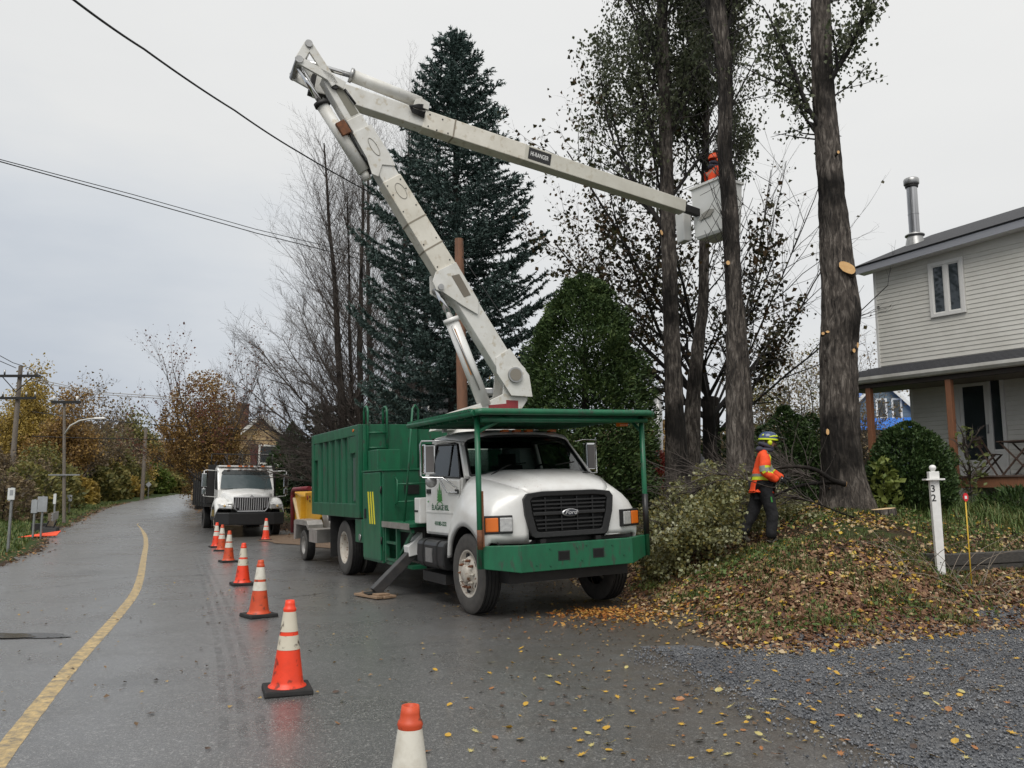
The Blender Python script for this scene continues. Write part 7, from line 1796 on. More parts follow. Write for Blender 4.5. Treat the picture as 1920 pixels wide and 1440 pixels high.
# ================================================================ people
def skinned(joints, edges, name, m, parent, sub=2, root=None, zmin=None, zmax=None, post=None, noise_=0.):
    names = list(joints); me = bpy.data.meshes.new(name)
    me.from_pydata([joints[n][0] for n in names], [(names.index(a), names.index(b)) for a, b in edges], [])
    o = bpy.data.objects.new(name, me); COL.objects.link(o)
    sk = o.modifiers.new('skin', 'SKIN'); sk.use_smooth_shade = True; sk.branch_smoothing = .6
    lay = me.skin_vertices[0].data
    for i, n in enumerate(names):
        r = joints[n][1]; lay[i].radius = r if hasattr(r, '__len__') else (r, r)
        lay[i].use_root = (n == (root or names[0]))
    o.modifiers.new('sub', 'SUBSURF').levels = sub; o.modifiers['sub'].render_levels = sub
    bpy.context.view_layer.update()
    dg = bpy.context.evaluated_depsgraph_get()
    m2 = bpy.data.meshes.new_from_object(o.evaluated_get(dg)); bpy.data.objects.remove(o)
    for v in m2.vertices:
        if zmin is not None and v.co.z < zmin: v.co.z = zmin
        if zmax is not None and v.co.z > zmax: v.co.z = zmax
        if noise_:
            n_ = v.normal; v.co += n_*noise_*(mnoise.noise(v.co*11) + .6*mnoise.noise(v.co*23))
    m2.name = name; m2.materials.clear(); m2.materials.append(m)
    for p in m2.polygons: p.use_smooth = True
    return link(bpy.data.objects.new(name, m2), parent)
def band_from(src, test, off, name, m, parent):
    me = src.data; vs = {}; F = []; vv = []
    for p in me.polygons:
        c = p.center
        if test(c, p.normal):
            f = []
            for i in p.vertices:
                if i not in vs:
                    v = me.vertices[i]; vs[i] = len(vv); vv.append(v.co + v.normal*off)
                f.append(vs[i])
            F.append(f)
    if not F: return None
    b = MB(); b.add(vv, F, 0, True); return b.build(name, m, parent)
def glove_hand(parent, wrist, palm_dir, up_, side, m, name='glove', scale=1.0):
    """palm with four unequal curled fingers and a thumb from its side"""
    w = Vector(wrist); d = Vector(palm_dir).normalized(); u = Vector(up_); u = (u-d*u.dot(d)).normalized(); s = d.cross(u)*side
    J = {'w': (w, .034*scale), 'p': (w+d*.045*scale, (.040*scale, .024*scale)), 'k': (w+d*.085*scale, (.042*scale, .021*scale))}; E = [('w', 'p'), ('p', 'k')]
    for i, (o, L) in enumerate(((-.030, .062), (-.010, .074), (.011, .069), (.030, .054))):
        a = w+d*.085*scale+u*o*scale; q1 = a+(d*.6+s*.5)*L*.5*scale; q2 = q1+(d*-.1+s*.9)*L*.45*scale; q3 = q2+(d*-.8+s*.3)*L*.35*scale
        for k, (p, r) in enumerate(((q1, .0105), (q2, .0098), (q3, .0085))):
            J['f%d%d' % (i, k)] = (p, r*scale)
        E += [('k', 'f%d0' % i), ('f%d0' % i, 'f%d1' % i), ('f%d1' % i, 'f%d2' % i)]
    t0 = w+d*.030*scale+u*.036*scale; t1 = t0+(d*.5+u*.35+s*.6)*.04*scale; t2 = t1+(d*.6+s*.7-u*.4)*.034*scale
    J['t0'] = (t0, .014*scale); J['t1'] = (t1, .0125*scale); J['t2'] = (t2, .010*scale); E += [('p', 't0'), ('t0', 't1'), ('t1', 't2')]
    return skinned(J, E, name, m, parent, 1, 'w')
def worker_upper(t, S_, jm, arms, helm, helmstripe, band=True, zhem=.80, hoodm=hood_c):
    """jacket, head, helmet and hands on the joints in S_"""
    J = {k: (S_[k], r) for k, r in (('pel', .155), ('sp', .150), ('ch', .158), ('nk', .085))}
    J['lo'] = ((S_['pel'][0]-.01, S_['pel'][1], S_['pel'][2]-.12), (.165, .165))
    E = [('pel', 'sp'), ('sp', 'ch'), ('ch', 'nk'), ('pel', 'lo')]
    for s in 'RL':
        J[s+'s'] = (S_[s+'s'], .098); J[s+'e'] = (S_[s+'e'], .078); J[s+'w'] = (S_[s+'w'], .056); E += [('ch', s+'s'), (s+'s', s+'e'), (s+'e', s+'w')]
    jk = skinned(J, E, 'jacket', jm, t, 2, 'pel', zmin=zhem, noise_=.017)
    hd = Vector(S_['hd'])
    if band:
        z0 = S_['sp'][2]-.085
        def hoop(a, b): return lambda c, n: a <= c.z - z0 <= b and abs(c.y) < .17 and -.26 < c.x < .19 and (Vector((c.x, c.y, c.z))-Vector(S_['Re'])).length > .10
        band_from(jk, hoop(-.01, .075), .004, 'lime_band', lime, t); band_from(jk, hoop(.008, .058), .008, 'reflective_band', reflect, t)
        for s in 'RL':
            a, b_ = Vector(S_[s+'s']), Vector(S_[s+'e']); ax_ = (b_-a)
            def sl(lo, hi, a=a, ax_=ax_, s=s):
                def f(c, n):
                    q = (c-a).dot(ax_)/ax_.length_squared; return lo <= q <= hi and (c-(a+ax_*q)).length < .13 and (c.y < -.13 if s == 'R' else c.y > .13)
                return f
            band_from(jk, sl(.62, 1.0), .004, 'lime_band', lime, t); band_from(jk, sl(.72, .92), .008, 'reflective_band', reflect, t)
        for s in (-1, 1):
            def vs_(lo, hi, s=s): return lambda c, n: lo <= s*c.y - .02 <= hi and c.z > z0+.10 and c.z < S_['ch'][2]+.13 and c.x > S_['ch'][0]-.02
            band_from(jk, vs_(.045, .115), .0035, 'lime_band', lime, t); band_from(jk, vs_(.06, .10), .0075, 'reflective_band', reflect, t)
    hdj = {'a': ((hd.x-.11, hd.y, hd.z-.20), .055), 'b': ((hd.x-.03, hd.y, hd.z-.185), .085), 'c': ((hd.x+.035, hd.y, hd.z-.20), .06)}
    if hoodm:
        b = MB(); nk = Vector(S_['nk']); b.tube([(nk.x+.012+.085*math.cos(a), .080*math.sin(a), nk.z+.03-.022*math.cos(a)+.02*(1-math.cos(a))) for a in np.linspace(0, 2*PI, 21)], .033, 10, caps=False)
        b.tube([(nk.x+.01+.078*math.cos(a), .076*math.sin(a), nk.z-.01) for a in np.linspace(0, 2*PI, 21)], .036, 10, caps=False); b.sphere((nk.x-.085, 0, nk.z+.0), .062, 12, 8, 0, (1, 1.3, .8)); b.build('hood', hoodm, t)
    # helmet
    b = MB(); pr_ = []
    hm_ = Matrix.Translation(hd+Vector((-.008, 0, .030))) @ Matrix.Rotation(math.radians(4), 4, 'Y')
    fn = lambda x, y, z: tuple(hm_ @ Vector((x*1.16, y*.98, z)))
    b.lathe([(.128, .0), (.130, .02), (.124, .06), (.108, .095), (.078, .122), (.04, .135), (0, .139)], 28, fn)
    b.add([fn(*q) for q in ((.09, -.10, .012), (.165, -.06, .0), (.175, 0, -.002), (.165, .06, .0), (.09, .10, .012), (.10, .0, .03))], [(0, 1, 5), (1, 2, 5), (2, 3, 5), (3, 4, 5)], 0)
    he = b.build('helmet', helm, t)
    if helmstripe:
        for s in (-1, 1):
            b = MB(); pts = []
            for i in range(13):
                a = math.radians(20+140*i/12); pts.append((math.cos(a)*.105, s*.088*(1-.35*math.sin(a)), .03+.082*math.sin(a)))
            b.tube([fn(*p) for p in pts], .011, 6); b.tube([fn(*p) for p in ((-.02, s*.118, .045), (.045, s*.108, .065), (.085, s*.085, .06))], .014, 6); b.build('lime_flash', helmstripe, he)
        b = MB(); b.lathe([(.131, .0), (.134, .012), (.131, .026)], 28, fn); b.build('helmet_band', helmstripe, he)
    for s in (-1, 1):
        c = hd+Vector((-.015, s*.088, -.005)); b = MB(); b.lathe([(0, .036), (.030, .034), (.040, .018), (.042, .0), (.036, -.012)], 16, lambda x, y, z: (c.x+x*.85, c.y+s*z, c.z+y*1.12)); e_ = b.build('ear_muff', helmstripe or helm, he)
        MB().tube([(c.x, c.y+s*.02, c.z+.03), (c.x, c.y+s*.024, c.z+.075)], .008, 6).build('muff_arm', black, e_)
    rows = []
    for i in range(4):
        q = i/3; rows.append([fn(.085+.125*q+.02*math.cos(u), .135*math.sin(u)*(1-.15*q), (.050-.020*q+.012*math.cos(u))) for u in np.linspace(-1.25, 1.25, 11)])
    if helmstripe: MB().grid(rows).build('visor', visor, he, solid=.004)
    # face details
    for s in (-1, 1): MB().sphere((hd.x+.083, s*.033+hd.y, hd.z+.0), .011, 8, 6).build('eye', mat('eye_dark', (.02, .015, .012), .3) if 'eye_dark' not in bpy.data.materials else bpy.data.materials['eye_dark'], t)
    b = MB(); rows = []
    for i in range(7):
        ph = math.radians(98+i*11); rows.append([(hd.x+.012+.098*math.sin(ph)*math.cos(u), hd.y+.078*math.sin(ph)*math.sin(u), hd.z-.008+.128*math.cos(ph)) for u in np.linspace(-1.5, 1.5, 12)])
    b.grid(rows[2:]).build('beard', beard, t)
    MB().tube([(hd.x+.098, hd.y-.02, hd.z-.058), (hd.x+.106, hd.y, hd.z-.056), (hd.x+.098, hd.y+.02, hd.z-.058)], .0055, 6).build('mouth', mat('lips', (.30, .12, .10), .5) if 'lips' not in bpy.data.materials else bpy.data.materials['lips'], t)
    return jk
def body_mesh(t, S_, legs=True):
    hd = Vector(S_['hd'])
    J = {'pel': (S_['pel'], .11), 'sp': (S_['sp'], .105), 'ch': (S_['ch'], .115), 'nk': (S_['nk'], .056), 'jaw': (hd+Vector((.02, 0, -.075)), (.062, .066)), 'hd': (hd+Vector((.0, 0, .0)), (.090, .082)), 'tp': (hd+Vector((-.01, 0, .07)), (.085, .078)),
         'no': (hd+Vector((.098, 0, -.012)), .013), 'no2': (hd+Vector((.114, 0, -.030)), .013)}
    E = [('pel', 'sp'), ('sp', 'ch'), ('ch', 'nk'), ('nk', 'jaw'), ('jaw', 'hd'), ('hd', 'tp'), ('hd', 'no'), ('no', 'no2')]
    for s in 'RL':
        J[s+'s'] = (S_[s+'s'], .062); J[s+'e'] = (S_[s+'e'], .044); J[s+'w'] = (S_[s+'w'], .030); E += [('ch', s+'s'), (s+'s', s+'e'), (s+'e', s+'w')]
        if legs: J[s+'h'] = (S_[s+'h'], .085); J[s+'k'] = (S_[s+'k'], .058); J[s+'a'] = (S_[s+'a'], .042); E += [('pel', s+'h'), (s+'h', s+'k'), (s+'k', s+'a')]
    return skinned(J, E, 'body', skin, t, 2, 'pel')
wp = on(1436, 12.7)
foot = at(1437, 1014, 12.7)
PW = thing('person', 'worker in orange hi-vis jacket and blue lime helmet walking and dragging branches', 'person', (wp.x, wp.y, wp.z-.015), 0)
S1 = {'pel': (-.03, 0, .93), 'sp': (-.03, 0, 1.10), 'ch': (.01, 0, 1.29), 'nk': (.05, 0, 1.46), 'hd': (.110, 0, 1.565),
      'Rs': (-.02, -.20, 1.37), 'Re': (-.06, -.265, 1.09), 'Rw': (.15, -.25, .985), 'Ls': (.05, .20, 1.37), 'Le': (.18, .27, 1.13), 'Lw': (.36, .16, 1.03),
      'Rh': (-.02, -.10, .86), 'Rk': (.085, -.115, .50), 'Ra': (.045, -.115, .11), 'Lh': (-.03, .10, .86), 'Lk': (-.15, .105, .49), 'La': (-.33, .105, .17)}
body_mesh(PW, S1)
J = {'pel': ((-.03, 0, .90), .150)}; E = []
for s in 'RL':
    J[s+'h'] = (S1[s+'h'], (.115, .120)); k_ = Vector(S1[s+'k']); a_ = Vector(S1[s+'a']); J[s+'k'] = (k_, .096); J[s+'m'] = ((k_+a_)/2, .088); J[s+'a'] = (a_, .082)
    E += [('pel', s+'h'), (s+'h', s+'k'), (s+'k', s+'m'), (s+'m', s+'a')]
skinned(J, E, 'trousers', trouser, PW, 2, 'pel', noise_=.016)
for s, dd in (('R', (.19, -.005, -.055)), ('L', (.13, 0, -.10))):
    a_ = Vector(S1[s+'a']); b_ = a_+Vector(dd)
    skinned({'h': (a_+Vector((-.05, 0, -.05)), (.048, .052)), 'a': (a_+Vector((0, 0, .02)), .058), 'm': (a_.lerp(b_, .55)+Vector((0, 0, -.028)), (.05, .045)), 't': (b_, (.043, .034))}, [('a', 'h'), ('a', 'm'), ('m', 't')], 'boot', boot, PW, 2, 'a')
worker_upper(PW, S1, orange_hv, True, helm_b, helm_y)
glove_hand(PW, S1['Rw'], (.95, .05, -.15), (0, -.2, 1), 1, glove); glove_hand(PW, S1['Lw'], (.9, -.2, -.2), (0, .2, 1), -1, glove)
MB().box((.19, -.287, 1.005), (.208, -.284, 1.025)).build('glove_tag', white_t, PW)
MB().hexa([(.04, -.218, .66), (.065, -.218, .66), (.065, -.21, .66), (.04, -.21, .66), (.03, -.225, .74), (.05, -.225, .74), (.05, -.21, .74), (.03, -.21, .74)]).build('pocket_flash', logo_g, PW)
# the second worker stands in the bucket behind the stem
p = at(1337, 320, 16.08); 
P2 = thing('person', 'worker in orange helmet and jacket up in the lifted bucket', 'person', (p.x, p.y, 6.72), math.radians(20))
S2 = {'pel': (0, 0, .93), 'sp': (.01, 0, 1.10), 'ch': (.02, 0, 1.29), 'nk': (.04, 0, 1.46), 'hd': (.07, 0, 1.585), 'Rs': (0, -.20, 1.37), 'Re': (.04, -.27, 1.12), 'Rw': (.27, -.20, 1.16), 'Ls': (0, .20, 1.37), 'Le': (.12, .27, 1.15), 'Lw': (.33, .18, 1.25),
      'Rh': (0, -.10, .86), 'Rk': (.03, -.11, .48), 'Ra': (0, -.11, .08), 'Lh': (0, .10, .86), 'Lk': (.03, .11, .48), 'La': (0, .11, .08)}
body_mesh(P2, S2)
J = {'pel': ((0, 0, .90), .15)}; E = []
for s in 'RL': J[s+'h'] = (S2[s+'h'], .115); J[s+'k'] = (S2[s+'k'], .09); J[s+'a'] = (S2[s+'a'], .078); E += [('pel', s+'h'), (s+'h', s+'k'), (s+'k', s+'a')]
skinned(J, E, 'trousers', trouser, P2, 2, 'pel')
for s in 'RL':
    a_ = Vector(S2[s+'a']); skinned({'a': (a_, .055), 'm': (a_+Vector((.09, 0, -.03)), (.05, .04)), 't': (a_+Vector((.17, 0, -.035)), (.042, .034))}, [('a', 'm'), ('m', 't')], 'boot', boot, P2, 2, 'a')
worker_upper(P2, S2, orange_hv, True, helm_o, None, band=False)
glove_hand(P2, S2['Rw'], (1, 0, .2), (0, 0, 1), 1, glove); glove_hand(P2, S2['Lw'], (1, 0, .2), (0, 0, 1), -1, glove)
MB().tube([(-.10, -.16, 1.42), (-.02, -.19, 1.25), (.06, -.15, 1.08)], .012, 6).tube([(-.10, .16, 1.42), (-.02, .19, 1.25), (.06, .15, 1.08)], .012, 6).build('harness', black, P2)

# ================================================================ cut branches being dragged
def cut_branch(label, pts, Y, r0, seed, n_leaf, leaf_from, zone, sub=26):
    """a limb along photo points with side shoots; leaves spread through a zone around its outer end"""
    rg = np.random.default_rng(seed); P = [at(px, py, Y+dy) for px, py, dy in pts]
    t = thing('cut_branch', label, 'branch', P[0], group='cut poplar branches')
    fine = []
    for i in range(len(P)-1):
        for k_ in range(6):
            fine.append(catmull(P[max(0, i-1)], P[i], P[i+1], P[min(len(P)-1, i+2)], k_/6))
    fine.append(P[-1]); n = len(fine); b = MB(); b.tube([q - P[0] for q in fine], [r0*(1-.85*i/n) for i in range(n)], 8); b.build('limb', bark_b, t)
    MB().cyl(fine[0]-P[0]+(fine[0]-fine[1]).normalized()*.004, fine[0]-P[0]+(fine[0]-fine[1]).normalized()*.006, r0*.98, 10).build('cut_end', cutwood, t)
    tw = Twigs(); PP_ = [(5, .12, .0, 5, .55, .6, .15), (4, .16, .02, 0, .5, .6, .2)]
    for i in range(sub):
        q = leaf_from + (1-leaf_from)*rg.random(); j = min(n-2, int(q*(n-1))); d = (fine[j+1]-fine[j]).normalized()
        nd = np.array(d) + rg.normal(size=3)*.55 + np.array([-.3, 0, .08]); tw.grow(tuple(fine[j]), nd, .5+.5*rg.random(), .010, 0, PP_, rg)
    v, f = tw.mesh(3); mesh_np('shoots', v, f, twig_m, t, kind='stuff')
    c = []
    x0, x1, tops, y0, y1 = zone
    while len(c) < n_leaf:
        m = 4000; x = rg.uniform(x0, x1, m); y = rg.uniform(y0, y1, m); g = gz(x, y); top = np.interp(x, tops[0], tops[1]) - .22*np.abs(y-(y0+y1)/2)/(y1-y0)*2
        z = g + (top-g)*rg.random(m)**.75; p = np.stack([x, y, z], -1); ok = fbm(p*np.array([3.2, 2.2, 4.2])+seed, 3) > .50
        c.extend(p[ok])
    c = np.array(c[:n_leaf]); s = .054*(.5+.9*rg.random(n_leaf)); d = rg.normal(size=(n_leaf, 3)) + np.array([-.6, 0, -.3])
    v, f = leaves_np(c, s, s*.85, d=d, rng=rg); mesh_np('leaves', v, f, lf_brush, t, kind='stuff')
    return t
tops = ([2.0, 2.15, 2.45, 2.8, 3.2, 3.55, 3.8, 3.95], [1.05, 1.62, 1.80, 2.02, 2.17, 2.22, 2.1, 1.5])
cut_branch('thick cut poplar branch whose sawn butt points at the large trunk, top of the heap', [(1585, 908, .2), (1560, 900, .2), (1527, 880, .25), (1480, 875, .3), (1420, 885, .4), (1340, 905, .3), (1250, 950, .2)], 12.95, .045, 71, 7600, .5, (2.05, 3.95, tops, 13.0, 14.3), 26)
cut_branch('lower cut branch running behind the legs of the worker', [(1568, 905, .3), (1530, 906, .3), (1492, 913, .3), (1450, 930, .3), (1380, 960, .2), (1290, 985, .0), (1215, 1010, -.1)], 12.95, .032, 72, 6400, .45, (2.0, 3.4, ([2.0, 2.6, 3.2, 3.6], [1.1, 1.55, 1.75, 1.6]), 12.1, 13.4), 40)
cut_branch('thin branch held in the gloved hand of the worker', [(1466, 893, -.28), (1452, 914, -.30), (1410, 903, -.3), (1364, 891, -.2), (1300, 893, .0)], 12.7, .012, 73, 1300, .55, (2.3, 3.45, ([2.3, 3.0, 3.5], [1.5, 1.75, 1.9]), 12.2, 13.2), 14)
cut_branch('bare grey branch lying on the leaves right of the worker', [(1602, 971, 0), (1560, 955, .1), (1525, 941, .2), (1490, 930, .3)], 13.0, .016, 74, 500, .4, (3.9, 5.0, ([3.9, 4.4, 5.0], [1.55, 1.65, 1.35]), 13.2, 14.0), 14)
cut_branch('leafy branch lying between the worker and the big poplar', [(1555, 915, .5), (1520, 895, .6), (1490, 885, .7), (1470, 870, .8)], 13.3, .014, 75, 1300, .2, (3.95, 5.1, ([3.9, 4.3, 4.7, 5.1], [2.0, 1.95, 1.75, 1.4]), 13.6, 15), 30)
# ================================================================ ground litter
def litter(name, n, dens, size, m, seed, box_, up=.35, lift=.012, aspect=.8, fold=.22):
    rg = np.random.default_rng(seed); C = []
    got = 0
    while got < n:
        k_ = 20000; x = rg.uniform(box_[0], box_[1], k_); y = rg.uniform(box_[2], box_[3], k_); ok = rg.random(k_) < dens(x, y)
        C.append(np.stack([x[ok], y[ok]], -1)); got += ok.sum()
    c = np.concatenate(C)[:n]; x, y = c[:, 0], c[:, 1]
    e = .06; zx = (gz(x+e, y)-gz(x-e, y))/(2*e); zy = (gz(x, y+e)-gz(x, y-e))/(2*e)
    nr = unit(np.stack([-zx, -zy, np.ones(n)], -1) + rg.normal(size=(n, 3))*up)
    d = rg.normal(size=(n, 3)); d = unit(d - nr*(d*nr).sum(1, keepdims=True))
    s = size*(.5+1.0*rg.random(n)); z = gz(x, y)+lift+s*.25*rg.random(n)*(up/.35)
    v, f = leaves_np(np.column_stack([c, z]), s, s*aspect, nrm=nr, d=d, fold=fold, rng=rg)
    return mesh_np(name, v, f, m, kind='stuff')
def patch(x, y, sc, sd_, lo, hi): return np.clip((fbm(np.stack([x*sc, y*sc, x*0+sd_], -1), 3)-lo)/(hi-lo), 0, 1)
lit_brown = leafmat('litter_brown', [(.060, .032, .022), (.10, .048, .028), (.145, .070, .038), (.19, .10, .055), (.24, .14, .08), (.29, .19, .12)], trans=.08, rough=.6)
lit_tan = leafmat('litter_tan', [(.30, .21, .12), (.40, .29, .16), (.24, .15, .07), (.46, .36, .22), (.34, .22, .08)], trans=.1, rough=.55)
lit_yel = leafmat('litter_yellow', [(.48, .30, .035), (.58, .40, .06), (.40, .24, .03), (.52, .38, .12), (.34, .17, .03)], trans=.15, rough=.5)
lit_ora = leafmat('litter_orange', [(.36, .16, .035), (.46, .24, .06), (.28, .10, .025), (.50, .32, .10)], trans=.12)
def d_brown(x, y):
    d, da, db = bank_d(x, y); toe = np.exp(-((d-.55)/.75)**2); q = .13*patch(x, y, .9, 3, .38, .62) + .95*toe*np.clip((x-1.9)/1.2, .25, 1)*patch(x, y, .7, 8, .25, .5)
    return np.where(d > -.25, q, 0)*np.clip(1.25-.07*(y-8), .12, 1)
def d_tan(x, y):
    d, da, db = bank_d(x, y); q = .38*patch(x, y, 1.3, 5, .35, .62) + .3*np.exp(-((d-.7)/.9)**2)
    return np.where(d > -.35, q, .0)
def d_yel(x, y):
    d, da, db = bank_d(x, y); return np.where(d > -.3, .30*patch(x, y, 1.1, 15, .42, .66)+.05, .0)
BX = (1.0, 9.5, 7.6, 17.5)
litter('brown_leaf_litter', 30000, d_brown, .052, lit_brown, 1, BX, .42, .012)
litter('tan_leaf_litter', 7000, d_tan, .052, lit_tan, 2, BX, .35, .02)
litter('yellow_leaf_litter', 2400, d_yel, .060, lit_yel, 3, BX, .35, .022)
# leaf drifts on the verge, at the far drive and under the orange tree
def d_verge(x, y):
    dl = x - edge_l(y); dr = edge_r(y) - x; return np.exp(-((dl+.1)/.3)**2) + np.exp(-((dr+.2)/.55)**2)*(y > 26) + .8*((dr < .5) & (dr > -7) & (y > 36) & (y < 55))
litter('verge_leaf_litter', 6500, d_verge, .075, leafmat('verge_litter', [(.16, .08, .04), (.22, .11, .05), (.12, .07, .035), (.26, .15, .06), (.19, .08, .035)], trans=.1), 4, (-30, -4, 14, 60), .3, .03)
def d_wood(x, y): return np.exp(-(((x-1.15)/.42)**2+((y-11.05)/.30)**2)) + .35*np.exp(-(((x-1.5)/.8)**2+((y-10.6)/.5)**2))
litter('bright_wood_chips', 900, d_wood, .055, lit_ora, 6, (-.2, 3, 9.6, 12.2), .4, .02, .5)
def d_scat(x, y):
    d, da, db = bank_d(x, y); return np.where((d < .1) & (x > edge_r(y)-9), np.clip(.9+.28*(x-edge_r(y)), .05, 1)*np.clip((y-4)/3, .3, 1), 0)
litter('small_leaf_bits', 3800, d_scat, .034, leafmat('leaf_bits', [(.06, .04, .025), (.12, .075, .04), (.30, .20, .07), (.20, .13, .07), (.04, .03, .022)], trans=0), 7, (-7, 8, 4.2, 16), .25, .020)
# single leaves on the asphalt and gravel, each a leaf of its own
def leaf_mesh(kind, m, seed):
    rr_ = random.Random(seed); n = 14 if kind else 8; vs = [(0, 0, .006)]; b = MB()
    for i in range(n):
        a = 2*PI*i/n
        if kind: r = (.055 if i % 2 == 0 else .026)*(1.15 if i == 0 else 1)*(.85+.3*rr_.random())
        else: r = (.046+.018*math.cos(a)+.006*math.cos(2*a))*(.9+.2*rr_.random())
        x, y = r*math.cos(a), r*math.sin(a)*.9; vs.append((x, y, .004+.20*abs(y)+.10*abs(x)*rr_.random()+(.15*max(0, x)**1.0)*rr_.random()))
    b.add(vs, [(0, 1+i, 1+(i+1) % n) for i in range(n)]); q = [(-.03, 0, .006), (-.062, .005, .010), (-.088, .012, .012)]; b.tube(q, .0018, 4)
    o = b.build('fallen_leaf', m); me = o.data; bpy.data.objects.remove(o); return me
lm = {}
for cname, col, col2 in (('yellow', (.50, .31, .035), (.42, .24, .03)), ('orange', (.34, .15, .045), (.24, .09, .03)), ('brown', (.085, .05, .032), (.05, .034, .026)), ('pale', (.46, .40, .16), (.36, .30, .10))):
    m = mat('single_leaf_'+cname, col, .45, c2=col2, ns=30); lm[cname] = [leaf_mesh(k_ % 2, m, k_) for k_ in range(4)]
MARKS = [(700, 1400, 'left of the nearest cone'), (860, 1400, 'right of the nearest cone'), (440, 1330, 'left of the second cone'), (640, 1310, 'right of the second cone'), (560, 1180, 'beside the third cone'), (730, 1150, 'by the outrigger pad'), (880, 1200, 'in front of the truck tyre'), (1060, 1220, 'ahead of the bright wood chips'), (1000, 1310, 'midway between truck and bottom edge'),
    (1060, 1420, 'at the bottom edge centre'), (1250, 1260, 'at the tip of the gravel'), (1230, 1400, 'along the gravel seam'), (1420, 1280, 'below the leaf bank'), (1450, 1400, 'low in the middle of the drive'), (1640, 1260, 'under the bank right of centre'), (1680, 1400, 'near the bottom edge right'), (1850, 1230, 'at the right edge below the timber wall'), (1860, 1390, 'in the bottom right corner')]
rg = np.random.default_rng(17); n_l = 0; tries = 0; placed = []
while n_l < 290 and tries < 6000:
    tries += 1; px = rg.uniform(180, 1915); py = 1105 + 330*rg.random()**.85
    w = float(np.interp(px, [180, 560, 760, 1000, 1250, 1900], [.03, .06, .22, .7, 1, .9]))*float(np.interp(py, [1105, 1200, 1440], [.75, 1, .9]))
    if rg.random() > w: continue
    q = gp(px, py); d, da, db = bank_d(q.x, q.y)
    if d > -.02 or any((q.x-a)**2+(q.y-c)**2 < .012 for a, c in placed): continue
    gr = q.x > 1.6 and q.y < 8.6
    cn_ = rg.choice(['yellow', 'orange', 'brown', 'pale'], p=[.40, .24, .16, .20] if px > 700 else [.25, .05, .5, .2])
    o = link(bpy.data.objects.new('fallen_leaf', lm[cn_][int(rg.integers(4))])); s = .30+.38*rg.random()
    o.location = (q.x, q.y, q.z+(.030 if gr else .018)); o.rotation_euler = (rg.normal()*.22, rg.normal()*.22, rg.random()*6.28); o.scale = (s, s*(.8+.4*rg.random()), s*(.7+.8*rg.random()))
    mk = min(MARKS, key=lambda w_: (w_[0]-px)**2+((w_[1]-py)*1.6)**2)[2]; shp = 'star shaped ' if o.data in lm[cn_][1::2] else 'rounded '
    tag(o, shp + {'yellow': 'bright yellow leaf', 'orange': 'orange brown leaf', 'brown': 'dark brown leaf', 'pale': 'pale green leaf'}[cn_] + (' on the gravel' if gr else ' on the asphalt') + ' ' + mk, 'leaf', 'fallen leaves on the pavement')
    placed.append((q.x, q.y)); n_l += 1
# grass blades and tufts
def grass(name, n, dens, h, m, seed, box_, wd=.007, clump=.0):
    rg = np.random.default_rng(seed); C = []; got = 0
    while got < n:
        k_ = 20000; x = rg.uniform(box_[0], box_[1], k_); y = rg.uniform(box_[2], box_[3], k_); ok = rg.random(k_) < dens(x, y); C.append(np.stack([x[ok], y[ok]], -1)); got += ok.sum()
    c = np.concatenate(C)[:n]
    if clump:
        k_ = 9; c = np.repeat(c[:n//k_], k_, 0) + rg.normal(size=(n//k_*k_, 2))*clump
    n = len(c); z = gz(c[:, 0], c[:, 1]); a = rg.random(n)*2*PI; ln = h*(.45+.9*rg.random(n)); be = .35+.75*rg.random(n)
    dx, dy = np.cos(a), np.sin(a); w = wd*(.7+.6*rg.random(n)); px_, py_ = -dy*w, dx*w
    b0 = np.stack([c[:, 0]-px_, c[:, 1]-py_, z-.01], -1); b1 = np.stack([c[:, 0]+px_, c[:, 1]+py_, z-.01], -1)
    m0 = np.stack([c[:, 0]+dx*ln*be*.3-px_*.7, c[:, 1]+dy*ln*be*.3-py_*.7, z+ln*.62], -1); m1 = m0 + np.stack([px_*1.4, py_*1.4, px_*0], -1)
    tp = np.stack([c[:, 0]+dx*ln*be, c[:, 1]+dy*ln*be, z+ln*(1-.25*be)], -1)
    v = np.stack([b0, b1, m0, m1, tp], 1).reshape(-1, 3); i = (np.arange(n)*5)[:, None]
    f = np.concatenate([i+np.array([0, 1, 3]), i+np.array([0, 3, 2]), i+np.array([2, 3, 4])], 0)
    return mesh_np(name, v, f, m, kind='stuff')
gr1 = leafmat('grass_blade', [(.040, .072, .016), (.070, .110, .024), (.11, .15, .036), (.16, .16, .055), (.052, .085, .020)], trans=.2, rough=.5)
def g_bank(x, y):
    d, da, db = bank_d(x, y); return np.where(d > .15, np.interp(d, [.1, 1, 2.5, 5, 8], [.2, .5, .7, .9, 1])*patch(x, y, .9, 21, .42, .56), 0)
grass('bank_grass', 44000, g_bank, .082, gr1, 11, (1.8, 11.5, 8, 17), .0048, .06)
def g_weed(x, y):
    d, da, db = bank_d(x, y); return np.where(d > .1, patch(x, y, 1.1, 44, .50, .66), 0)
litter('ground_weeds', 2600, g_weed, .050, leafmat('weed_leaf', [(.05, .095, .022), (.08, .13, .03), (.11, .165, .045), (.04, .075, .02), (.15, .18, .05)], trans=.2), 19, BX, .8, .05, .7)
def g_edge(x, y):
    d, da, db = bank_d(x, y); return np.where((d > .0) & (d < 1.6), patch(x, y, 1.6, 33, .56, .68), 0)
grass('grass_tufts', 3500, g_edge, .105, gr1, 12, (1.6, 9, 7.9, 13.5), .006, .04)
def g_far(x, y): return np.where(x < edge_l(y)-.5, np.interp(edge_l(y)-x, [.1, .5, 5, 8], [.3, 1, 1, .1]), 0)
grass('verge_grass', 30000, g_far, .12, gr1, 13, (-40, -9, 14, 60), .014)
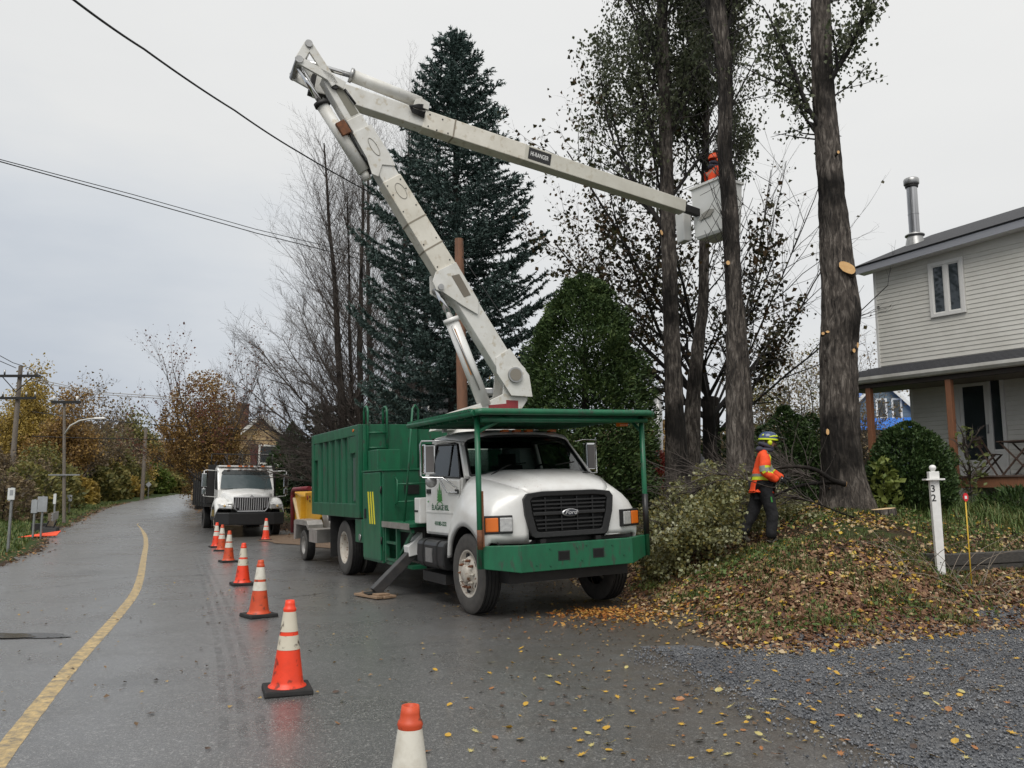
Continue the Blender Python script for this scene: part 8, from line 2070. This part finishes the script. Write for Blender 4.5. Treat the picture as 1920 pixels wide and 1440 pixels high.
def g_lawn(x, y): return np.where((x > edge_r(y)+1.6) & (x < edge_r(y)+14), 1., 0)
grass('lawn_grass', 12000, g_lawn, .10, gr1, 14, (-14, 6, 22, 46), .014)
def g_tall(x, y): return np.where((x > 6.6) & (x < 12), np.interp(y, [12.6, 14, 15.8], [.2, 1, 1]), 0)
grass('tall_green_plants', 3600, g_tall, .25, leafmat('iris_leaf', [(.04, .075, .018), (.075, .12, .03), (.11, .15, .05), (.17, .17, .06)], trans=.25), 15, (6.6, 12, 12.8, 16.2), .010, .05)
# dry arching stems at the foot of the number post
rg = np.random.default_rng(8); tw = Twigs()
for i in range(46):
    q = at(rg.uniform(1660, 1910), 1092+rg.normal()*10, 10.6+.25*rg.normal()); q.z = g1(q.x, q.y); d = np.array([rg.normal()*1.0, rg.normal()*.5, .55+.3*rg.random()])
    tw.grow(tuple(q), d, .55+.6*rg.random(), .006, 0, [(7, .06, -.16, 0, .5, .5, .2)], rg)
v, f = tw.mesh(4); o = mesh_np('dry_stems', v, f, mat('dry_stem', (.14, .11, .085), .7, c2=(.26, .22, .17), ns=3)); tag(o, kind='stuff')
# loose twigs on the bank
tw = Twigs()
for i in range(150):
    px, py = rg.uniform(1130, 1900), rg.uniform(950, 1215); q = gp(px, py); q.z += .03
    if bank_d(q.x, q.y)[0] < .1: continue
    a_ = rg.random()*6.28; tw.grow(tuple(q), (math.cos(a_), math.sin(a_), .08*rg.normal()), .15+.45*rg.random(), .004+.004*rg.random(), 0, [(4, .10, .0, 0, .5, .5, .2)], rg)
v, f = tw.mesh(3); mesh_np('twig_litter', v, f, twig_g, kind='stuff')
# loose stones over the gravel and along its edge
rg = np.random.default_rng(9); n = 15000; px = rg.uniform(1150, 1925, n*2); py = rg.uniform(1195, 1440, n*2)
P = []
u_ = rg.random((n*3, 2)); x = 1.1 + u_[:, 0]*6.5; y = 4.3 + u_[:, 1]*6.4
left = np.interp(y, [4, 5.2, 6.3, 7.4, 8.5], [2.55, 2.25, 1.95, 1.7, 1.3]); ty = np.interp(x, TOPX, TOPY)
ok = (x > left-.25+.3*rg.normal(size=len(x))*.6) & (y < ty+.15) & (x < y*.66); x, y = x[ok][:n], y[ok][:n]; n = len(x)
s = .006+.008*rg.random(n)**2; c = np.stack([x, y, gz(x, y)+.024+s*.2], -1)
o6 = np.array([[1, 0, 0], [-1, 0, 0], [0, 1, 0], [0, -1, 0], [0, 0, .8], [0, 0, -.8]]); R_ = unit(rg.normal(size=(n, 3))); jit = 1+.35*rg.normal(size=(n, 6, 1))*.6
v = c[:, None] + (o6[None] * jit + R_[:, None]*.25)*s[:, None, None]; f8 = np.array([[0, 2, 4], [2, 1, 4], [1, 3, 4], [3, 0, 4], [2, 0, 5], [1, 2, 5], [3, 1, 5], [0, 3, 5]])
f = ((np.arange(n)*6)[:, None, None] + f8[None]).reshape(-1, 3)
mesh_np('loose_gravel', v.reshape(-1, 3), f, leafmat('gravel_stone', [(.05, .054, .062), (.085, .09, .10), (.125, .13, .14), (.175, .18, .19), (.25, .25, .25)], trans=0, rough=.5), kind='stuff')
